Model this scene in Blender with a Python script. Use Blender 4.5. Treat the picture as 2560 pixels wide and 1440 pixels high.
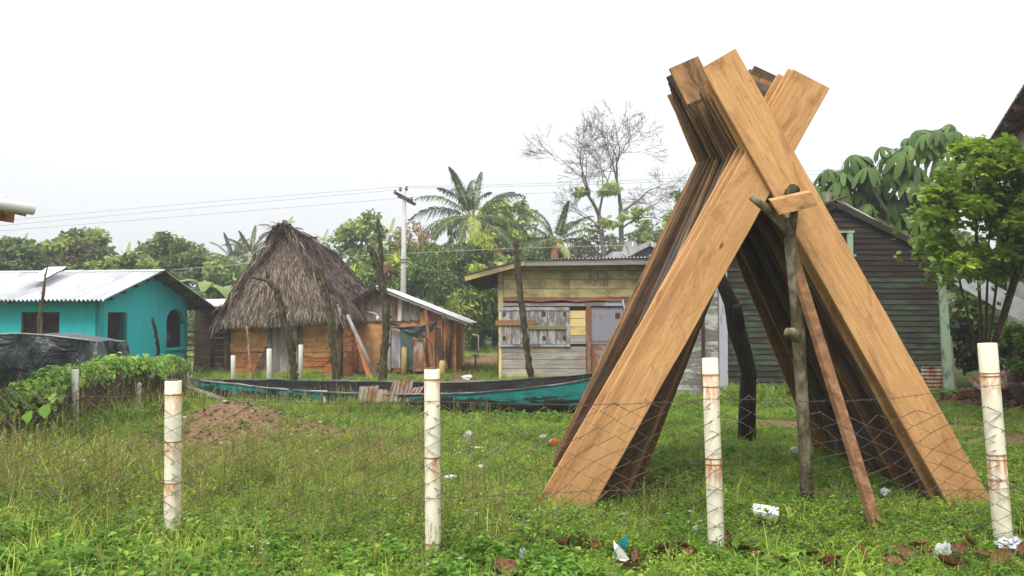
import bpy, bmesh, math, random
import numpy as np
from mathutils import Vector, Matrix, Euler
R = math.radians
rng = np.random.default_rng(7)
random.seed(7)
scene = bpy.context.scene
COL = scene.collection
for o in list(bpy.data.objects): bpy.data.objects.remove(o)

# ------------------------------------------------------------------ camera, sky, sun, exposure
CAMZ, FPX, PITCH = 1.6, 2000.0, math.atan(80 / 2000.0)
cam = bpy.data.objects.new('camera', bpy.data.cameras.new('camera')); COL.objects.link(cam)
cam.location = (0, 0, CAMZ); cam.rotation_euler = (math.pi / 2 + PITCH, 0, 0)
cam.data.sensor_width = 36; cam.data.lens = 36 * FPX / 2560; cam.data.clip_end = 3000
scene.camera = cam
SUN_EL, SUN_AZ = R(52), R(205)          # azimuth clockwise from +Y: behind the camera, to the left
wd = bpy.data.worlds.new('World'); scene.world = wd; wd.use_nodes = True
nt = wd.node_tree; nt.nodes.clear()
sky = nt.nodes.new('ShaderNodeTexSky'); sky.sky_type = 'NISHITA'; sky.sun_disc = False
sky.sun_elevation = SUN_EL; sky.sun_rotation = SUN_AZ
b1 = nt.nodes.new('ShaderNodeBackground'); b1.inputs[1].default_value = 0.1
nt.links.new(sky.outputs[0], b1.inputs[0])
# overcast cloud layer: the standard overcast sky, three times brighter overhead than at the horizon
tc = nt.nodes.new('ShaderNodeTexCoord'); sp = nt.nodes.new('ShaderNodeSeparateXYZ'); nt.links.new(tc.outputs['Generated'], sp.inputs[0])
cl = nt.nodes.new('ShaderNodeMath'); cl.operation = 'MAXIMUM'; cl.inputs[1].default_value = 0; nt.links.new(sp.outputs[2], cl.inputs[0])
mu = nt.nodes.new('ShaderNodeMath'); mu.operation = 'MULTIPLY_ADD'; mu.inputs[1].default_value = 1.6; mu.inputs[2].default_value = 0.68; nt.links.new(cl.outputs[0], mu.inputs[0])
nz = nt.nodes.new('ShaderNodeTexNoise'); nz.inputs['Scale'].default_value = 2.2; nz.inputs['Detail'].default_value = 4; nt.links.new(tc.outputs['Generated'], nz.inputs['Vector'])
nm = nt.nodes.new('ShaderNodeMath'); nm.operation = 'MULTIPLY_ADD'; nm.inputs[1].default_value = 0.10; nm.inputs[2].default_value = 0.95; nt.links.new(nz.outputs[0], nm.inputs[0])
mm = nt.nodes.new('ShaderNodeMath'); mm.operation = 'MULTIPLY'; nt.links.new(mu.outputs[0], mm.inputs[0]); nt.links.new(nm.outputs[0], mm.inputs[1])
b2 = nt.nodes.new('ShaderNodeBackground'); b2.inputs[0].default_value = (0.965, 0.98, 1.0, 1); nt.links.new(mm.outputs[0], b2.inputs[1])
mx = nt.nodes.new('ShaderNodeMixShader'); mx.inputs[0].default_value = 0.94
nt.links.new(b1.outputs[0], mx.inputs[1]); nt.links.new(b2.outputs[0], mx.inputs[2])
wo = nt.nodes.new('ShaderNodeOutputWorld'); nt.links.new(mx.outputs[0], wo.inputs[0])
sl = bpy.data.lights.new('sun', 'SUN'); sl.energy = 2.5; sl.angle = R(24); sl.color = (1.0, 0.95, 0.86)
so = bpy.data.objects.new('sun', sl); COL.objects.link(so)
sd = Vector((math.sin(SUN_AZ) * math.cos(SUN_EL), math.cos(SUN_AZ) * math.cos(SUN_EL), math.sin(SUN_EL)))
so.rotation_euler = sd.to_track_quat('Z', 'Y').to_euler(); so.location = sd * 60
vs = scene.view_settings; vs.view_transform = 'Standard'; vs.look = 'None'; vs.exposure = 0.2; vs.gamma = 1.0; vs.use_curve_mapping = False
cy = scene.cycles; cy.max_bounces = 5; cy.diffuse_bounces = 2; cy.glossy_bounces = 2; cy.transmission_bounces = 3; cy.transparent_max_bounces = 12; cy.caustics_reflective = False; cy.caustics_refractive = False

# ------------------------------------------------------------------ helpers
def s(r, g, b):
    return tuple(((c / 255 / 12.92) if c / 255 <= 0.04045 else ((c / 255 + 0.055) / 1.055) ** 2.4) for c in (r, g, b)) + (1.0,)
def P(px, py, Y):
    """the point at depth Y that the photograph shows at pixel (px, py)"""
    cp, sp_ = math.cos(PITCH), math.sin(PITCH)
    d = Vector((px - 1280, FPX * cp - (720 - py) * sp_, FPX * sp_ + (720 - py) * cp))
    d *= Y / d.y
    return Vector((d.x, d.y, d.z + CAMZ))
def X(px, Y): return P(px, 800, Y).x
def Z(py, Y): return P(1280, py, Y).z

def gz(x, y):
    """height of the ground"""
    f = np.clip((34 - np.asarray(y, float)) / 10, 0, 1)
    z = 0.022 * (np.sin(x * 1.3 + 0.4 * y) + np.sin(y * 1.7 - 0.6 * x + 1) + 0.6 * np.sin(2.9 * x + 1.1 * y)) * f
    d2 = ((x + 3.75) / 1.05) ** 2 + ((y - 10.75) / 0.85) ** 2
    z = z + 0.40 * np.exp(-d2 * 1.1) + 0.10 * np.exp(-(((x + 3.2) / 2.6) ** 2 + ((y - 10.4) / 1.9) ** 2))
    z = z + (0.035 * np.sin(7 * x + 3 * y) * np.sin(5 * y - 2 * x) + .02 * np.sin(17 * x + 4 * y) * np.sin(13 * y)) * np.exp(-d2 * .7)
    return z
def G(x, y): return float(gz(x, y))
def seg_d(x, y, a, b):
    ax, ay = a; bx, by = b
    t = np.clip(((x - ax) * (bx - ax) + (y - ay) * (by - ay)) / ((bx - ax) ** 2 + (by - ay) ** 2), 0, 1)
    return np.hypot(x - ax - t * (bx - ax), y - ay - t * (by - ay))
def bare(x, y):
    """0 = overgrown, 1 = trodden or bare soil"""
    x = np.asarray(x, float); y = np.asarray(y, float)
    n = 0.5 + 0.25 * (np.sin(2.1 * x + 1.7 * y) + np.sin(3.7 * y - 1.9 * x + 2)) * 1.0
    b = np.clip(1.3 * np.exp(-(((x + 3.75) / .62) ** 2 + ((y - 10.5) / .5) ** 2)) * (.7 + .6 * n), 0, 1)
    b = np.maximum(b, 0.8 * np.exp(-(((x + 2.9) / 2.0) ** 2 + ((y - 9.5) / 1.4) ** 2)) * (0.3 + 1.1 * n))
    for p, q, w in (((-6.2, 21.6), (-2.6, 23.6), 1.0), ((-2.6, 23.6), (-0.2, 35.5), .85), ((-1.0, 16.8), (-1.4, 23.4), .35),
                    ((2.9, 12.6), (9.5, 11.4), .28), ((6.2, 10.6), (8, 11), .3), ((-8, 21.9), (-5, 21.9), .7)):
        b = np.maximum(b, np.clip(1.5 - seg_d(x, y, p, q) / w * (.75 + .5 * n), 0, 1))
    return b

def mesh(name, verts, faces, smooth=False):
    me = bpy.data.meshes.new(name); me.from_pydata([tuple(v) for v in verts], [], faces); me.update()
    if smooth: me.polygons.foreach_set('use_smooth', [True] * len(me.polygons))
    return me
WM = {}
def link(o, parent=None, M=None, name=None):
    M = M.copy() if M is not None else Matrix()
    if o.name not in COL.objects: COL.objects.link(o)
    if parent is not None:
        o.parent = parent; o.matrix_parent_inverse = WM[parent.name].inverted()
    o.matrix_basis = M; WM[o.name] = M
    return o
def tag(o, label=None, cat=None, group=None, kind=None):
    for k, v in (('label', label), ('category', cat), ('group', group), ('kind', kind)):
        if v: o[k] = v
    return o
def thing(name, loc, label, cat, group=None):
    o = bpy.data.objects.new(name, None); o.empty_display_size = .2
    link(o, None, Matrix.Translation(Vector(loc))); return tag(o, label, cat, group)
def ob(name, me, mat, parent=None, M=None, **k):
    if isinstance(me, MB): me = me.mesh(name)
    if mat is not None and len(me.materials) == 0:
        for m in (mat if isinstance(mat, (list, tuple)) else [mat]): me.materials.append(m)
    o = bpy.data.objects.new(name, me); link(o, parent, M); return tag(o, **k)

class MB:
    def __init__(self, smooth=False): self.v = []; self.f = []; self.smooth = smooth
    def add(self, vs_, fs):
        n = len(self.v); self.v += [tuple(v) for v in vs_]; self.f += [tuple(i + n for i in f) for f in fs]; return self
    def box(self, x0, x1, y0, y1, z0, z1, j=0.0):
        c = [(x, y, z) for z in (z0, z1) for y in (y0, y1) for x in (x0, x1)]
        if j: c = [tuple(a + random.uniform(-j, j) for a in p) for p in c]
        return self.add(c, [(0, 2, 3, 1), (4, 5, 7, 6), (0, 1, 5, 4), (2, 6, 7, 3), (0, 4, 6, 2), (1, 3, 7, 5)])
    def bar(self, a, b, w, h, up=(0, 0, 1)):
        a = Vector(a); b = Vector(b); d = (b - a).normalized(); u = Vector(up)
        sd_ = d.cross(u)
        if sd_.length < 1e-4: sd_ = d.cross(Vector((1, 0, 0)))
        sd_.normalize(); u = sd_.cross(d)
        c = [p + sd_ * (sx * w / 2) + u * (sz * h / 2) for p in (a, b) for sz in (-1, 1) for sx in (-1, 1)]
        return self.add(c, [(0, 1, 3, 2), (4, 6, 7, 5), (0, 4, 5, 1), (2, 3, 7, 6), (0, 2, 6, 4), (1, 5, 7, 3)])
    def tube(self, pts, rad, n=8, cap=True, wob=0.0):
        pts = [Vector(p) for p in pts]
        if not isinstance(rad, (list, tuple)): rad = [rad] * len(pts)
        ref = Vector((0.3, 0.9, 0.2)).normalized(); rings = []
        for i, p in enumerate(pts):
            d = (pts[min(i + 1, len(pts) - 1)] - pts[max(i - 1, 0)])
            d = d.normalized() if d.length > 1e-9 else Vector((0, 0, 1))
            sd_ = d.cross(ref)
            if sd_.length < 1e-3: sd_ = d.cross(Vector((1, 0, 0)))
            sd_.normalize(); u = sd_.cross(d)
            rings.append([p + (sd_ * math.cos(2 * math.pi * k / n) + u * math.sin(2 * math.pi * k / n)) * rad[i] * (1 + (random.uniform(-wob, wob) if wob else 0)) for k in range(n)])
        vs_ = [v for r in rings for v in r]; fs = []
        for i in range(len(pts) - 1):
            for k in range(n):
                k2 = (k + 1) % n; fs.append((i * n + k, i * n + k2, (i + 1) * n + k2, (i + 1) * n + k))
        if cap: fs += [tuple(range(n - 1, -1, -1)), tuple((len(pts) - 1) * n + k for k in range(n))]
        return self.add(vs_, fs)
    def mesh(self, name): return mesh(name, self.v, self.f, self.smooth)

def frame(O, u, n=None, up=(0, 0, 1)):
    """matrix: local x along u, local z up, local y = -n (into the wall)"""
    u = Vector(u).normalized(); up = Vector(up).normalized(); y = up.cross(u).normalized(); z = u.cross(y)
    M = Matrix((u, y, z)).transposed().to_4x4(); M.translation = Vector(O); return M
def box(name, parent, M, x0, x1, y0, y1, z0, z1, mat, j=0.0, **k):
    return ob(name, MB().box(x0, x1, y0, y1, z0, z1, j), mat, parent, M, **k)
def poly_prism(name, parent, M, pts, y0, y1, mat, **k):
    n = len(pts); v = [(x, y0, z) for x, z in pts] + [(x, y1, z) for x, z in pts]
    f = [tuple(range(n)), tuple(range(2 * n - 1, n - 1, -1))] + [(i, i + n, (i + 1) % n + n, (i + 1) % n) for i in range(n)]
    return ob(name, mesh(name, v, f), mat, parent, M, **k)
def corr_mesh(O, e1, w, e2, l, amp=.011, pitch=.076, nl=1, warp=0.0, per=6):
    """corrugated sheet: ridges run along e2, waves across e1"""
    e1 = Vector(e1).normalized(); e2 = Vector(e2).normalized(); n = e1.cross(e2).normalized(); O = Vector(O)
    nw = max(6, int(w / pitch * per)); v = []; f = []
    for j in range(nl + 1):
        for i in range(nw + 1):
            a = w * i / nw; b = l * j / nl
            v.append(O + e1 * a + e2 * b + n * (amp * math.cos(2 * math.pi * a / pitch) + (warp * math.sin(3 * a + 5 * b + O.x * 7) if warp else 0)))
    for j in range(nl):
        for i in range(nw): f.append((j * (nw + 1) + i, j * (nw + 1) + i + 1, (j + 1) * (nw + 1) + i + 1, (j + 1) * (nw + 1) + i))
    return mesh('corrugated_sheet', v, f, True)
def np_mesh(name, V, nq, k=4, midx=None):
    """V: (n*k,3) array, n faces of k vertices each"""
    me = bpy.data.meshes.new(name); me.vertices.add(len(V)); me.vertices.foreach_set('co', np.ascontiguousarray(V, np.float32).ravel())
    me.loops.add(nq * k); me.loops.foreach_set('vertex_index', np.arange(nq * k, dtype=np.int32))
    me.polygons.add(nq); me.polygons.foreach_set('loop_start', np.arange(0, nq * k, k, dtype=np.int32)); me.polygons.foreach_set('loop_total', np.full(nq, k, np.int32))
    if midx is not None: me.polygons.foreach_set('material_index', np.asarray(midx, np.int32))
    me.update(); me.validate(); return me

# ------------------------------------------------------------------ materials
def nmat(name, rough=.8, spec=.3):
    m = bpy.data.materials.new(name); m.use_nodes = True; t = m.node_tree; b = t.nodes['Principled BSDF']
    b.inputs['Roughness'].default_value = rough; b.inputs['Specular IOR Level'].default_value = spec
    return m, t, b
def coords(t, scale=(1, 1, 1), rot=(0, 0, 0), kind='Object', rnd=True):
    c = t.nodes.new('ShaderNodeTexCoord'); mp = t.nodes.new('ShaderNodeMapping'); mp.inputs['Scale'].default_value = scale; mp.inputs['Rotation'].default_value = rot
    if kind == 'World':
        g = t.nodes.new('ShaderNodeNewGeometry'); t.links.new(g.outputs['Position'], mp.inputs[0])
    elif rnd:
        oi = t.nodes.new('ShaderNodeObjectInfo'); ma = t.nodes.new('ShaderNodeVectorMath'); ma.operation = 'MULTIPLY_ADD'
        ma.inputs[1].default_value = (37, 23, 51)
        cb = t.nodes.new('ShaderNodeCombineXYZ'); [t.links.new(oi.outputs['Random'], cb.inputs[i]) for i in range(3)]
        t.links.new(cb.outputs[0], ma.inputs[0]); t.links.new(c.outputs[kind], ma.inputs[2]); t.links.new(ma.outputs[0], mp.inputs[0])
    else: t.links.new(c.outputs[kind], mp.inputs[0])
    return mp.outputs[0]
def noise(t, vec, scale=5, detail=5, rough=.6, dist=0.0):
    n = t.nodes.new('ShaderNodeTexNoise'); n.inputs['Scale'].default_value = scale; n.inputs['Detail'].default_value = detail
    n.inputs['Roughness'].default_value = rough; n.inputs['Distortion'].default_value = dist; t.links.new(vec, n.inputs['Vector']); return n.outputs[0]
def ramp(t, fac, stops):
    r = t.nodes.new('ShaderNodeValToRGB'); e = r.color_ramp.elements
    while len(e) < len(stops): e.new(.5)
    for i, (p, c) in enumerate(stops): e[i].position = p; e[i].color = c if len(c) == 4 else tuple(c) + (1,)
    t.links.new(fac, r.inputs[0]); return r.outputs[0]
def mix(t, fac, a, b, mode='MIX'):
    m = t.nodes.new('ShaderNodeMix'); m.data_type = 'RGBA'; m.blend_type = mode
    for sock, val in ((m.inputs['Factor'], fac), (m.inputs['A'], a), (m.inputs['B'], b)):
        if isinstance(val, (int, float, tuple)): sock.default_value = val
        else: t.links.new(val, sock)
    return m.outputs['Result']
def bump(t, b, h, st=.3, dist=.02):
    n = t.nodes.new('ShaderNodeBump'); n.inputs['Strength'].default_value = st; n.inputs['Distance'].default_value = dist
    t.links.new(h, n.inputs['Height']); t.links.new(n.outputs[0], b.inputs['Normal'])
def vary(t, col, amt=.2):
    oi = t.nodes.new('ShaderNodeObjectInfo'); h = t.nodes.new('ShaderNodeHueSaturation')
    mr = t.nodes.new('ShaderNodeMapRange'); mr.inputs[3].default_value = 1 - amt; mr.inputs[4].default_value = 1 + amt
    t.links.new(oi.outputs['Random'], mr.inputs[0]); t.links.new(mr.outputs[0], h.inputs['Value']); t.links.new(col, h.inputs['Color']); return h.outputs[0]
def simple(name, stops, scale=6, stretch=(1, 1, 1), detail=6, rough=.85, bst=.3, bdist=.01, var=.12, spec=.25, dist=0, metal=0, kind='Object', nrough=.6):
    m, t, b = nmat(name, rough, spec); v = coords(t, stretch, kind=kind); n = noise(t, v, scale, detail, nrough, dist)
    c = ramp(t, n, stops)
    if var: c = vary(t, c, var)
    t.links.new(c, b.inputs['Base Color']); b.inputs['Metallic'].default_value = metal
    if bst: bump(t, b, n, bst, bdist)
    return m
def timber(name, stops, axis=0, grain=14, blotch=None, var=.12, rough=.8, bst=.35, blotch_scale=2.2, blot_lo=.52, blot_hi=.68):
    """wood with grain along the local axis; optional blotches (dirt, weathering)"""
    m, t, b = nmat(name, rough, .2); st = [1, 1, 1]; st[axis] = .06
    v = coords(t, tuple(st)); n = noise(t, v, grain, 8, .62, .6); c = ramp(t, n, stops)
    st2 = [1, 1, 1]; st2[axis] = .45; v2 = coords(t, tuple(st2)); n2 = noise(t, v2, blotch_scale, 6, .68, .3)
    if blotch: c = mix(t, ramp(t, n2, [(blot_lo, (0, 0, 0, 1)), (blot_hi, (1, 1, 1, 1))]), c, blotch)
    c = vary(t, c, var); t.links.new(c, b.inputs['Base Color']); bump(t, b, n, bst, .006); return m
def painted(name, paint, under, lo=.5, hi=.56, scale=3, stretch=(.35, 1, 1), grain_axis=0, var=.08, dirt=None, rough=.7, paint2=None):
    """worn paint over bare wood"""
    m, t, b = nmat(name, rough, .25); v = coords(t, stretch); n = noise(t, v, scale, 9, .68, .3)
    gst = [1, 1, 1]; gst[grain_axis] = .06; g = noise(t, coords(t, tuple(gst)), 22, 6, .6, .3)
    w = ramp(t, g, under); pc = paint
    if paint2: pc = mix(t, ramp(t, noise(t, coords(t, stretch), 1.3, 5), [(.4, (0, 0, 0, 1)), (.62, (1, 1, 1, 1))]), paint, paint2)
    c = mix(t, ramp(t, n, [(lo, (0, 0, 0, 1)), (hi, (1, 1, 1, 1))]), w, pc)
    if dirt: c = mix(t, ramp(t, noise(t, coords(t, (1, 1, .4)), 2.1, 8, .7), [(.5, (0, 0, 0, 1)), (.75, (.8, .8, .8, 1))]), c, dirt)
    c = vary(t, c, var); t.links.new(c, b.inputs['Base Color']); bump(t, b, n, .25, .006); return m
def leafmat(name, a, b_, trans=.3, rough=.5, spec=.35, mid=None, patch=None):
    m, t, b = nmat(name, rough, spec); g = t.nodes.new('ShaderNodeNewGeometry')
    stops = [(0, a), (1, b_)] if mid is None else [(0, a), (.6, mid), (1, b_)]
    c = ramp(t, g.outputs['Random Per Island'], stops); c = vary(t, c, .12)
    if patch:
        pn_ = noise(t, coords(t, (1, 1, 0), kind='World'), 1.1, 4, .6); c = mix(t, ramp(t, pn_, [(.36, (.75, .75, .75, 1)), (.56, (0, 0, 0, 1))]), c, patch)
    t.links.new(c, b.inputs['Base Color'])
    tr = t.nodes.new('ShaderNodeBsdfTranslucent'); t.links.new(c, tr.inputs[0]); ms = t.nodes.new('ShaderNodeMixShader'); ms.inputs[0].default_value = trans
    out = t.nodes['Material Output']; t.links.new(b.outputs[0], ms.inputs[1]); t.links.new(tr.outputs[0], ms.inputs[2]); t.links.new(ms.outputs[0], out.inputs[0]); return m
def flat(name, c, rough=.6, spec=.3, metal=0):
    m, t, b = nmat(name, rough, spec); b.inputs['Base Color'].default_value = c; b.inputs['Metallic'].default_value = metal; return m

M = {}
def sawn(name, stops, stain, knot=s(104, 66, 38), var=.07, lo=.5, hi=.72, rough=.8, grey=None):
    """rough sawn board: long grain, darker blotches, knots, saw marks across; grain along local z"""
    m, t, b = nmat(name, rough, .18); v = coords(t, (1, 1, .055)); n = noise(t, v, 38, 9, .7, 1.2); c = ramp(t, n, stops)
    n3 = noise(t, coords(t, (1, 1, .45)), 4.2, 9, .75, .8); c = mix(t, ramp(t, n3, [(lo, (0, 0, 0, 1)), (hi, (.85, .85, .85, 1))]), c, stain)
    n4 = noise(t, coords(t, (1, 1, .12)), 6, 6, .65, .4); c = mix(t, ramp(t, n4, [(.52, (0, 0, 0, 1)), (.72, (.5, .5, .5, 1))]), c, stain)
    n5 = noise(t, coords(t, (1, 1, .7)), 13, 8, .72, .6); c = mix(t, ramp(t, n5, [(.6, (0, 0, 0, 1)), (.7, (.6, .6, .6, 1))]), c, tuple(k * .72 for k in stain[:3]) + (1,))
    n6 = noise(t, coords(t, (2.4, 2.4, .05)), 11, 3, .5, .3); c = mix(t, ramp(t, n6, [(.71, (0, 0, 0, 1)), (.735, (.75, .75, .75, 1))]), c, knot)
    vo = t.nodes.new('ShaderNodeTexVoronoi'); vo.inputs['Scale'].default_value = 3.4; vo.inputs['Randomness'].default_value = 1.0; t.links.new(coords(t, (1.1, 2, .42)), vo.inputs['Vector'])
    c = mix(t, ramp(t, vo.outputs['Distance'], [(.025, (.9, .9, .9, 1)), (.075, (0, 0, 0, 1))]), c, knot)
    sz = t.nodes.new('ShaderNodeSeparateXYZ'); t.links.new(coords(t, rnd=False), sz.inputs[0]); fz = t.nodes.new('ShaderNodeMapRange'); fz.inputs[1].default_value = .1; fz.inputs[2].default_value = 1.1; fz.inputs[3].default_value = .62; fz.inputs[4].default_value = 0; t.links.new(sz.outputs[2], fz.inputs[0])
    fm_ = t.nodes.new('ShaderNodeMath'); fm_.operation = 'MULTIPLY'; t.links.new(fz.outputs[0], fm_.inputs[0]); t.links.new(n3, fm_.inputs[1]); c = mix(t, fm_.outputs[0], c, s(122, 72, 44))   # damp, soil-stained foot
    if grey: c = mix(t, ramp(t, noise(t, coords(t, (1, 1, .3)), 2.0, 6, .7), [(.48, (0, 0, 0, 1)), (.64, (.8, .8, .8, 1))]), c, grey)
    c = vary(t, c, var); t.links.new(c, b.inputs['Base Color'])
    sw = noise(t, coords(t, (.25, .25, 1), rot=(0, .25, 0)), 70, 3, .5); mxn = t.nodes.new('ShaderNodeMath'); mxn.operation = 'MULTIPLY_ADD'; mxn.inputs[1].default_value = .4; t.links.new(sw, mxn.inputs[0]); t.links.new(n, mxn.inputs[2])
    bump(t, b, mxn.outputs[0], .5, .008); return m
M['fresh'] = sawn('fresh_sawn_timber', [(.3, s(174, 128, 82)), (.5, s(198, 151, 101)), (.72, s(214, 171, 122))], s(138, 96, 60), var=.08, lo=.5, hi=.7)
M['fresh_dirty'] = sawn('stained_sawn_timber', [(.3, s(140, 102, 66)), (.5, s(172, 132, 90)), (.7, s(196, 156, 110))], s(76, 56, 40), lo=.4, hi=.6)
M['weathered'] = sawn('weathered_brown_timber', [(.3, s(66, 48, 32)), (.5, s(102, 76, 52)), (.7, s(140, 110, 80))], s(58, 44, 32), s(44, 32, 24), .42, .46, .66, .9, s(96, 92, 88))
M['oldboard'] = sawn('half_weathered_timber', [(.3, s(116, 86, 54)), (.5, s(154, 116, 76)), (.7, s(190, 152, 108))], s(90, 66, 46), var=.2, lo=.46, hi=.66)
M['bark'] = simple('mossy_bark', [(.3, s(62, 54, 40)), (.5, s(108, 98, 76)), (.62, s(146, 138, 116)), (.75, s(88, 90, 54))], 14, (1, 1, .5), 8, .95, .8, .02)
M['darkbark'] = simple('dark_mossy_bark', [(.3, s(34, 29, 22)), (.5, s(68, 60, 44)), (.64, s(92, 92, 50)), (.8, s(112, 104, 86))], 14, (1, 1, .5), 8, .95, .8, .02)
M['blackbark'] = simple('charred_bark', [(.3, s(18, 15, 12)), (.6, s(44, 38, 32)), (.8, s(66, 58, 48))], 12, (1, 1, .4), 8, .95, .8, .02)
M['brownbark'] = simple('brown_bark', [(.3, s(58, 44, 32)), (.6, s(96, 80, 62)), (.8, s(118, 106, 88))], 10, (1, 1, .4), 8, .95, .6, .02)
M['twigbark'] = simple('grey_brown_twig', [(.3, s(74, 68, 62)), (.7, s(112, 104, 96))], 6, bst=.2)
M['paletrunk'] = simple('grey_tree_bark', [(.3, s(92, 86, 80)), (.6, s(128, 122, 116)), (.8, s(150, 146, 140))], 8, (1, 1, .4), 6, .95, .4, .02)
M['concrete'] = simple('concrete', [(.3, s(150, 148, 142)), (.6, s(182, 180, 174)), (.8, s(200, 198, 192))], 7, (1, 1, .4), 8, .9, .25, .01)
M['darkconc'] = simple('rough_concrete_fill', [(.3, s(60, 54, 48)), (.7, s(110, 102, 92))], 30, bst=.8)
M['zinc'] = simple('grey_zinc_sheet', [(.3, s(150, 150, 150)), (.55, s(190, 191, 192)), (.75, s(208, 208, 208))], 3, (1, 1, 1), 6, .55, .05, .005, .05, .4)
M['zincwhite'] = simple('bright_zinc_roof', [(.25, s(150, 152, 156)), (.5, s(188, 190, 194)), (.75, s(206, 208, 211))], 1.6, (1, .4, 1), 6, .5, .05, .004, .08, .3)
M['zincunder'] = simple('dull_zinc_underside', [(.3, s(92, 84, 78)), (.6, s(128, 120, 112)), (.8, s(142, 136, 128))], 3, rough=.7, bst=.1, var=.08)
M['rustzinc'] = simple('rusted_zinc_sheet', [(.3, s(80, 50, 34)), (.42, s(128, 82, 56)), (.52, s(146, 128, 116)), (.75, s(166, 162, 158))], 5, (1, 1, .35), 7, .8, .15, .005, .1)
M['ruststrip'] = simple('rusted_flashing', [(.3, s(96, 62, 46)), (.6, s(134, 90, 68)), (.8, s(156, 120, 98))], 6, (.3, 1, 1), 7, .85, .2, .005)
M['teal'] = simple('teal_wall_paint', [(.22, s(30, 138, 140)), (.42, s(46, 180, 184)), (.6, s(52, 190, 194)), (.78, s(80, 196, 196))], 1.8, (1, 1, .35), 10, .8, .12, .006, .02, nrough=.72)
M['tealdark'] = flat('dark_teal_trim', s(24, 112, 108), .7)
M['darkwood'] = timber('dark_frame_timber', [(.3, s(40, 30, 24)), (.7, s(78, 62, 50))], 0, 12)
M['browntimber'] = timber('brown_roof_timber', [(.3, s(84, 58, 38)), (.6, s(124, 92, 62)), (.8, s(148, 114, 80))], 0, 12, var=.2)
M['louver'] = timber('dark_louvre_timber', [(.3, s(44, 38, 36)), (.7, s(86, 76, 72))], 0, 12, var=.2)
M['greywood'] = timber('grey_weathered_timber', [(.3, s(98, 90, 84)), (.5, s(146, 140, 134)), (.8, s(176, 172, 166))], 2, 12, s(112, 86, 62), .14)
M['greywoodx'] = timber('grey_weathered_timber_rail', [(.3, s(98, 90, 84)), (.5, s(146, 140, 134)), (.8, s(176, 172, 166))], 0, 12, s(112, 96, 72), .14)
M['yellow'] = painted('yellow_plank_paint', s(196, 180, 124), [(.3, s(120, 108, 84)), (.7, s(160, 146, 112))], .42, .52, 3, var=.06, dirt=s(124, 112, 82), paint2=s(174, 160, 112))
M['cream'] = painted('cream_plank_paint', s(226, 202, 140), [(.3, s(140, 130, 112)), (.7, s(180, 170, 142))], .38, .46, 3, var=.05, dirt=s(196, 168, 110))
M['wornwall'] = painted('worn_plank_paint', s(200, 182, 128), [(.25, s(112, 106, 102)), (.5, s(160, 156, 152)), (.75, s(182, 180, 176))], .5, .6, 2.4, var=.08, dirt=s(150, 112, 82), paint2=s(178, 172, 162))
M['shutter'] = painted('peeling_grey_paint', s(176, 174, 180), [(.3, s(96, 88, 84)), (.7, s(140, 132, 128))], .46, .54, 5, (1, 1, .3), 2, .07, dirt=s(150, 138, 108))
M['bluegrey'] = painted('blue_grey_paint', s(160, 172, 180), [(.3, s(104, 96, 90)), (.7, s(150, 140, 130))], .44, .52, 5, (.6, 1, .6), 0, .06)
M['rustdoor'] = painted('rust_red_door_paint', s(136, 90, 64), [(.3, s(120, 108, 100)), (.7, s(170, 160, 152))], .42, .5, 4, (1, 1, .5), 2, .05)
M['doorgrey'] = painted('grey_door_paint', s(142, 142, 152), [(.3, s(132, 84, 56)), (.7, s(166, 104, 66))], .38, .42, 4, (1, 1, .6), 2, .05)
M['mossrail'] = timber('mossy_timber', [(.3, s(110, 108, 74)), (.7, s(156, 152, 112))], 0, 12)
M['tanrail'] = timber('tan_timber', [(.3, s(134, 94, 60)), (.7, s(176, 134, 92))], 0, 12)
M['rafter'] = timber('rafter_timber', [(.3, s(74, 58, 42)), (.7, s(128, 108, 80))], 1, 10, var=.15)
M['greenboard'] = painted('green_clapboard_paint', s(74, 94, 70), [(.25, s(34, 30, 27)), (.6, s(58, 52, 46)), (.8, s(120, 116, 106))], .44, .58, 2.6, (.4, 1, 1), 0, .2, dirt=s(40, 40, 34), paint2=s(56, 72, 54))
M['greyboard'] = painted('pale_clapboard_paint', s(188, 188, 182), [(.3, s(96, 92, 88)), (.7, s(140, 136, 130))], .48, .58, 3, (.5, 1, 1), 0, .1)
M['brownboard'] = painted('stained_clapboard', s(52, 52, 42), [(.25, s(30, 25, 23)), (.6, s(54, 44, 39)), (.8, s(92, 84, 78))], .5, .62, 2.6, (.4, 1, 1), 0, .2, dirt=s(36, 32, 28))
M['palegreen'] = painted('pale_green_trim_paint', s(150, 176, 150), [(.3, s(90, 88, 80)), (.7, s(130, 126, 116))], .42, .5, 5, (1, 1, .4), 2, .05)
M['lavender'] = painted('pale_lavender_trim_paint', s(176, 176, 188), [(.3, s(104, 100, 100)), (.7, s(140, 136, 134))], .36, .44, 4, (1, 1, .4), 2, .05)
M['wallcream'] = simple('cream_render_wall', [(.3, s(188, 186, 172)), (.7, s(212, 210, 198))], 2, bst=.1, var=0)
M['mud'] = simple('orange_mud_daub', [(.25, s(156, 108, 66)), (.5, s(204, 152, 98)), (.75, s(224, 180, 128))], 5, detail=10, rough=.95, bst=.8, bdist=.03, var=.05, spec=.1)
M['mudlow'] = simple('red_splashed_mud', [(.25, s(128, 78, 48)), (.5, s(182, 116, 72)), (.75, s(208, 146, 98))], 5, detail=10, rough=.95, bst=.8, bdist=.03, var=.07, spec=.1)
M['mudcore'] = simple('dark_mud_core', [(.3, s(84, 52, 30)), (.7, s(126, 82, 48))], 5, detail=8, rough=.95, bst=.6, var=0, spec=.1)
M['stick'] = simple('thin_stick_bark', [(.3, s(104, 80, 60)), (.7, s(170, 142, 116))], 9, bst=.3, var=.25)
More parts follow.
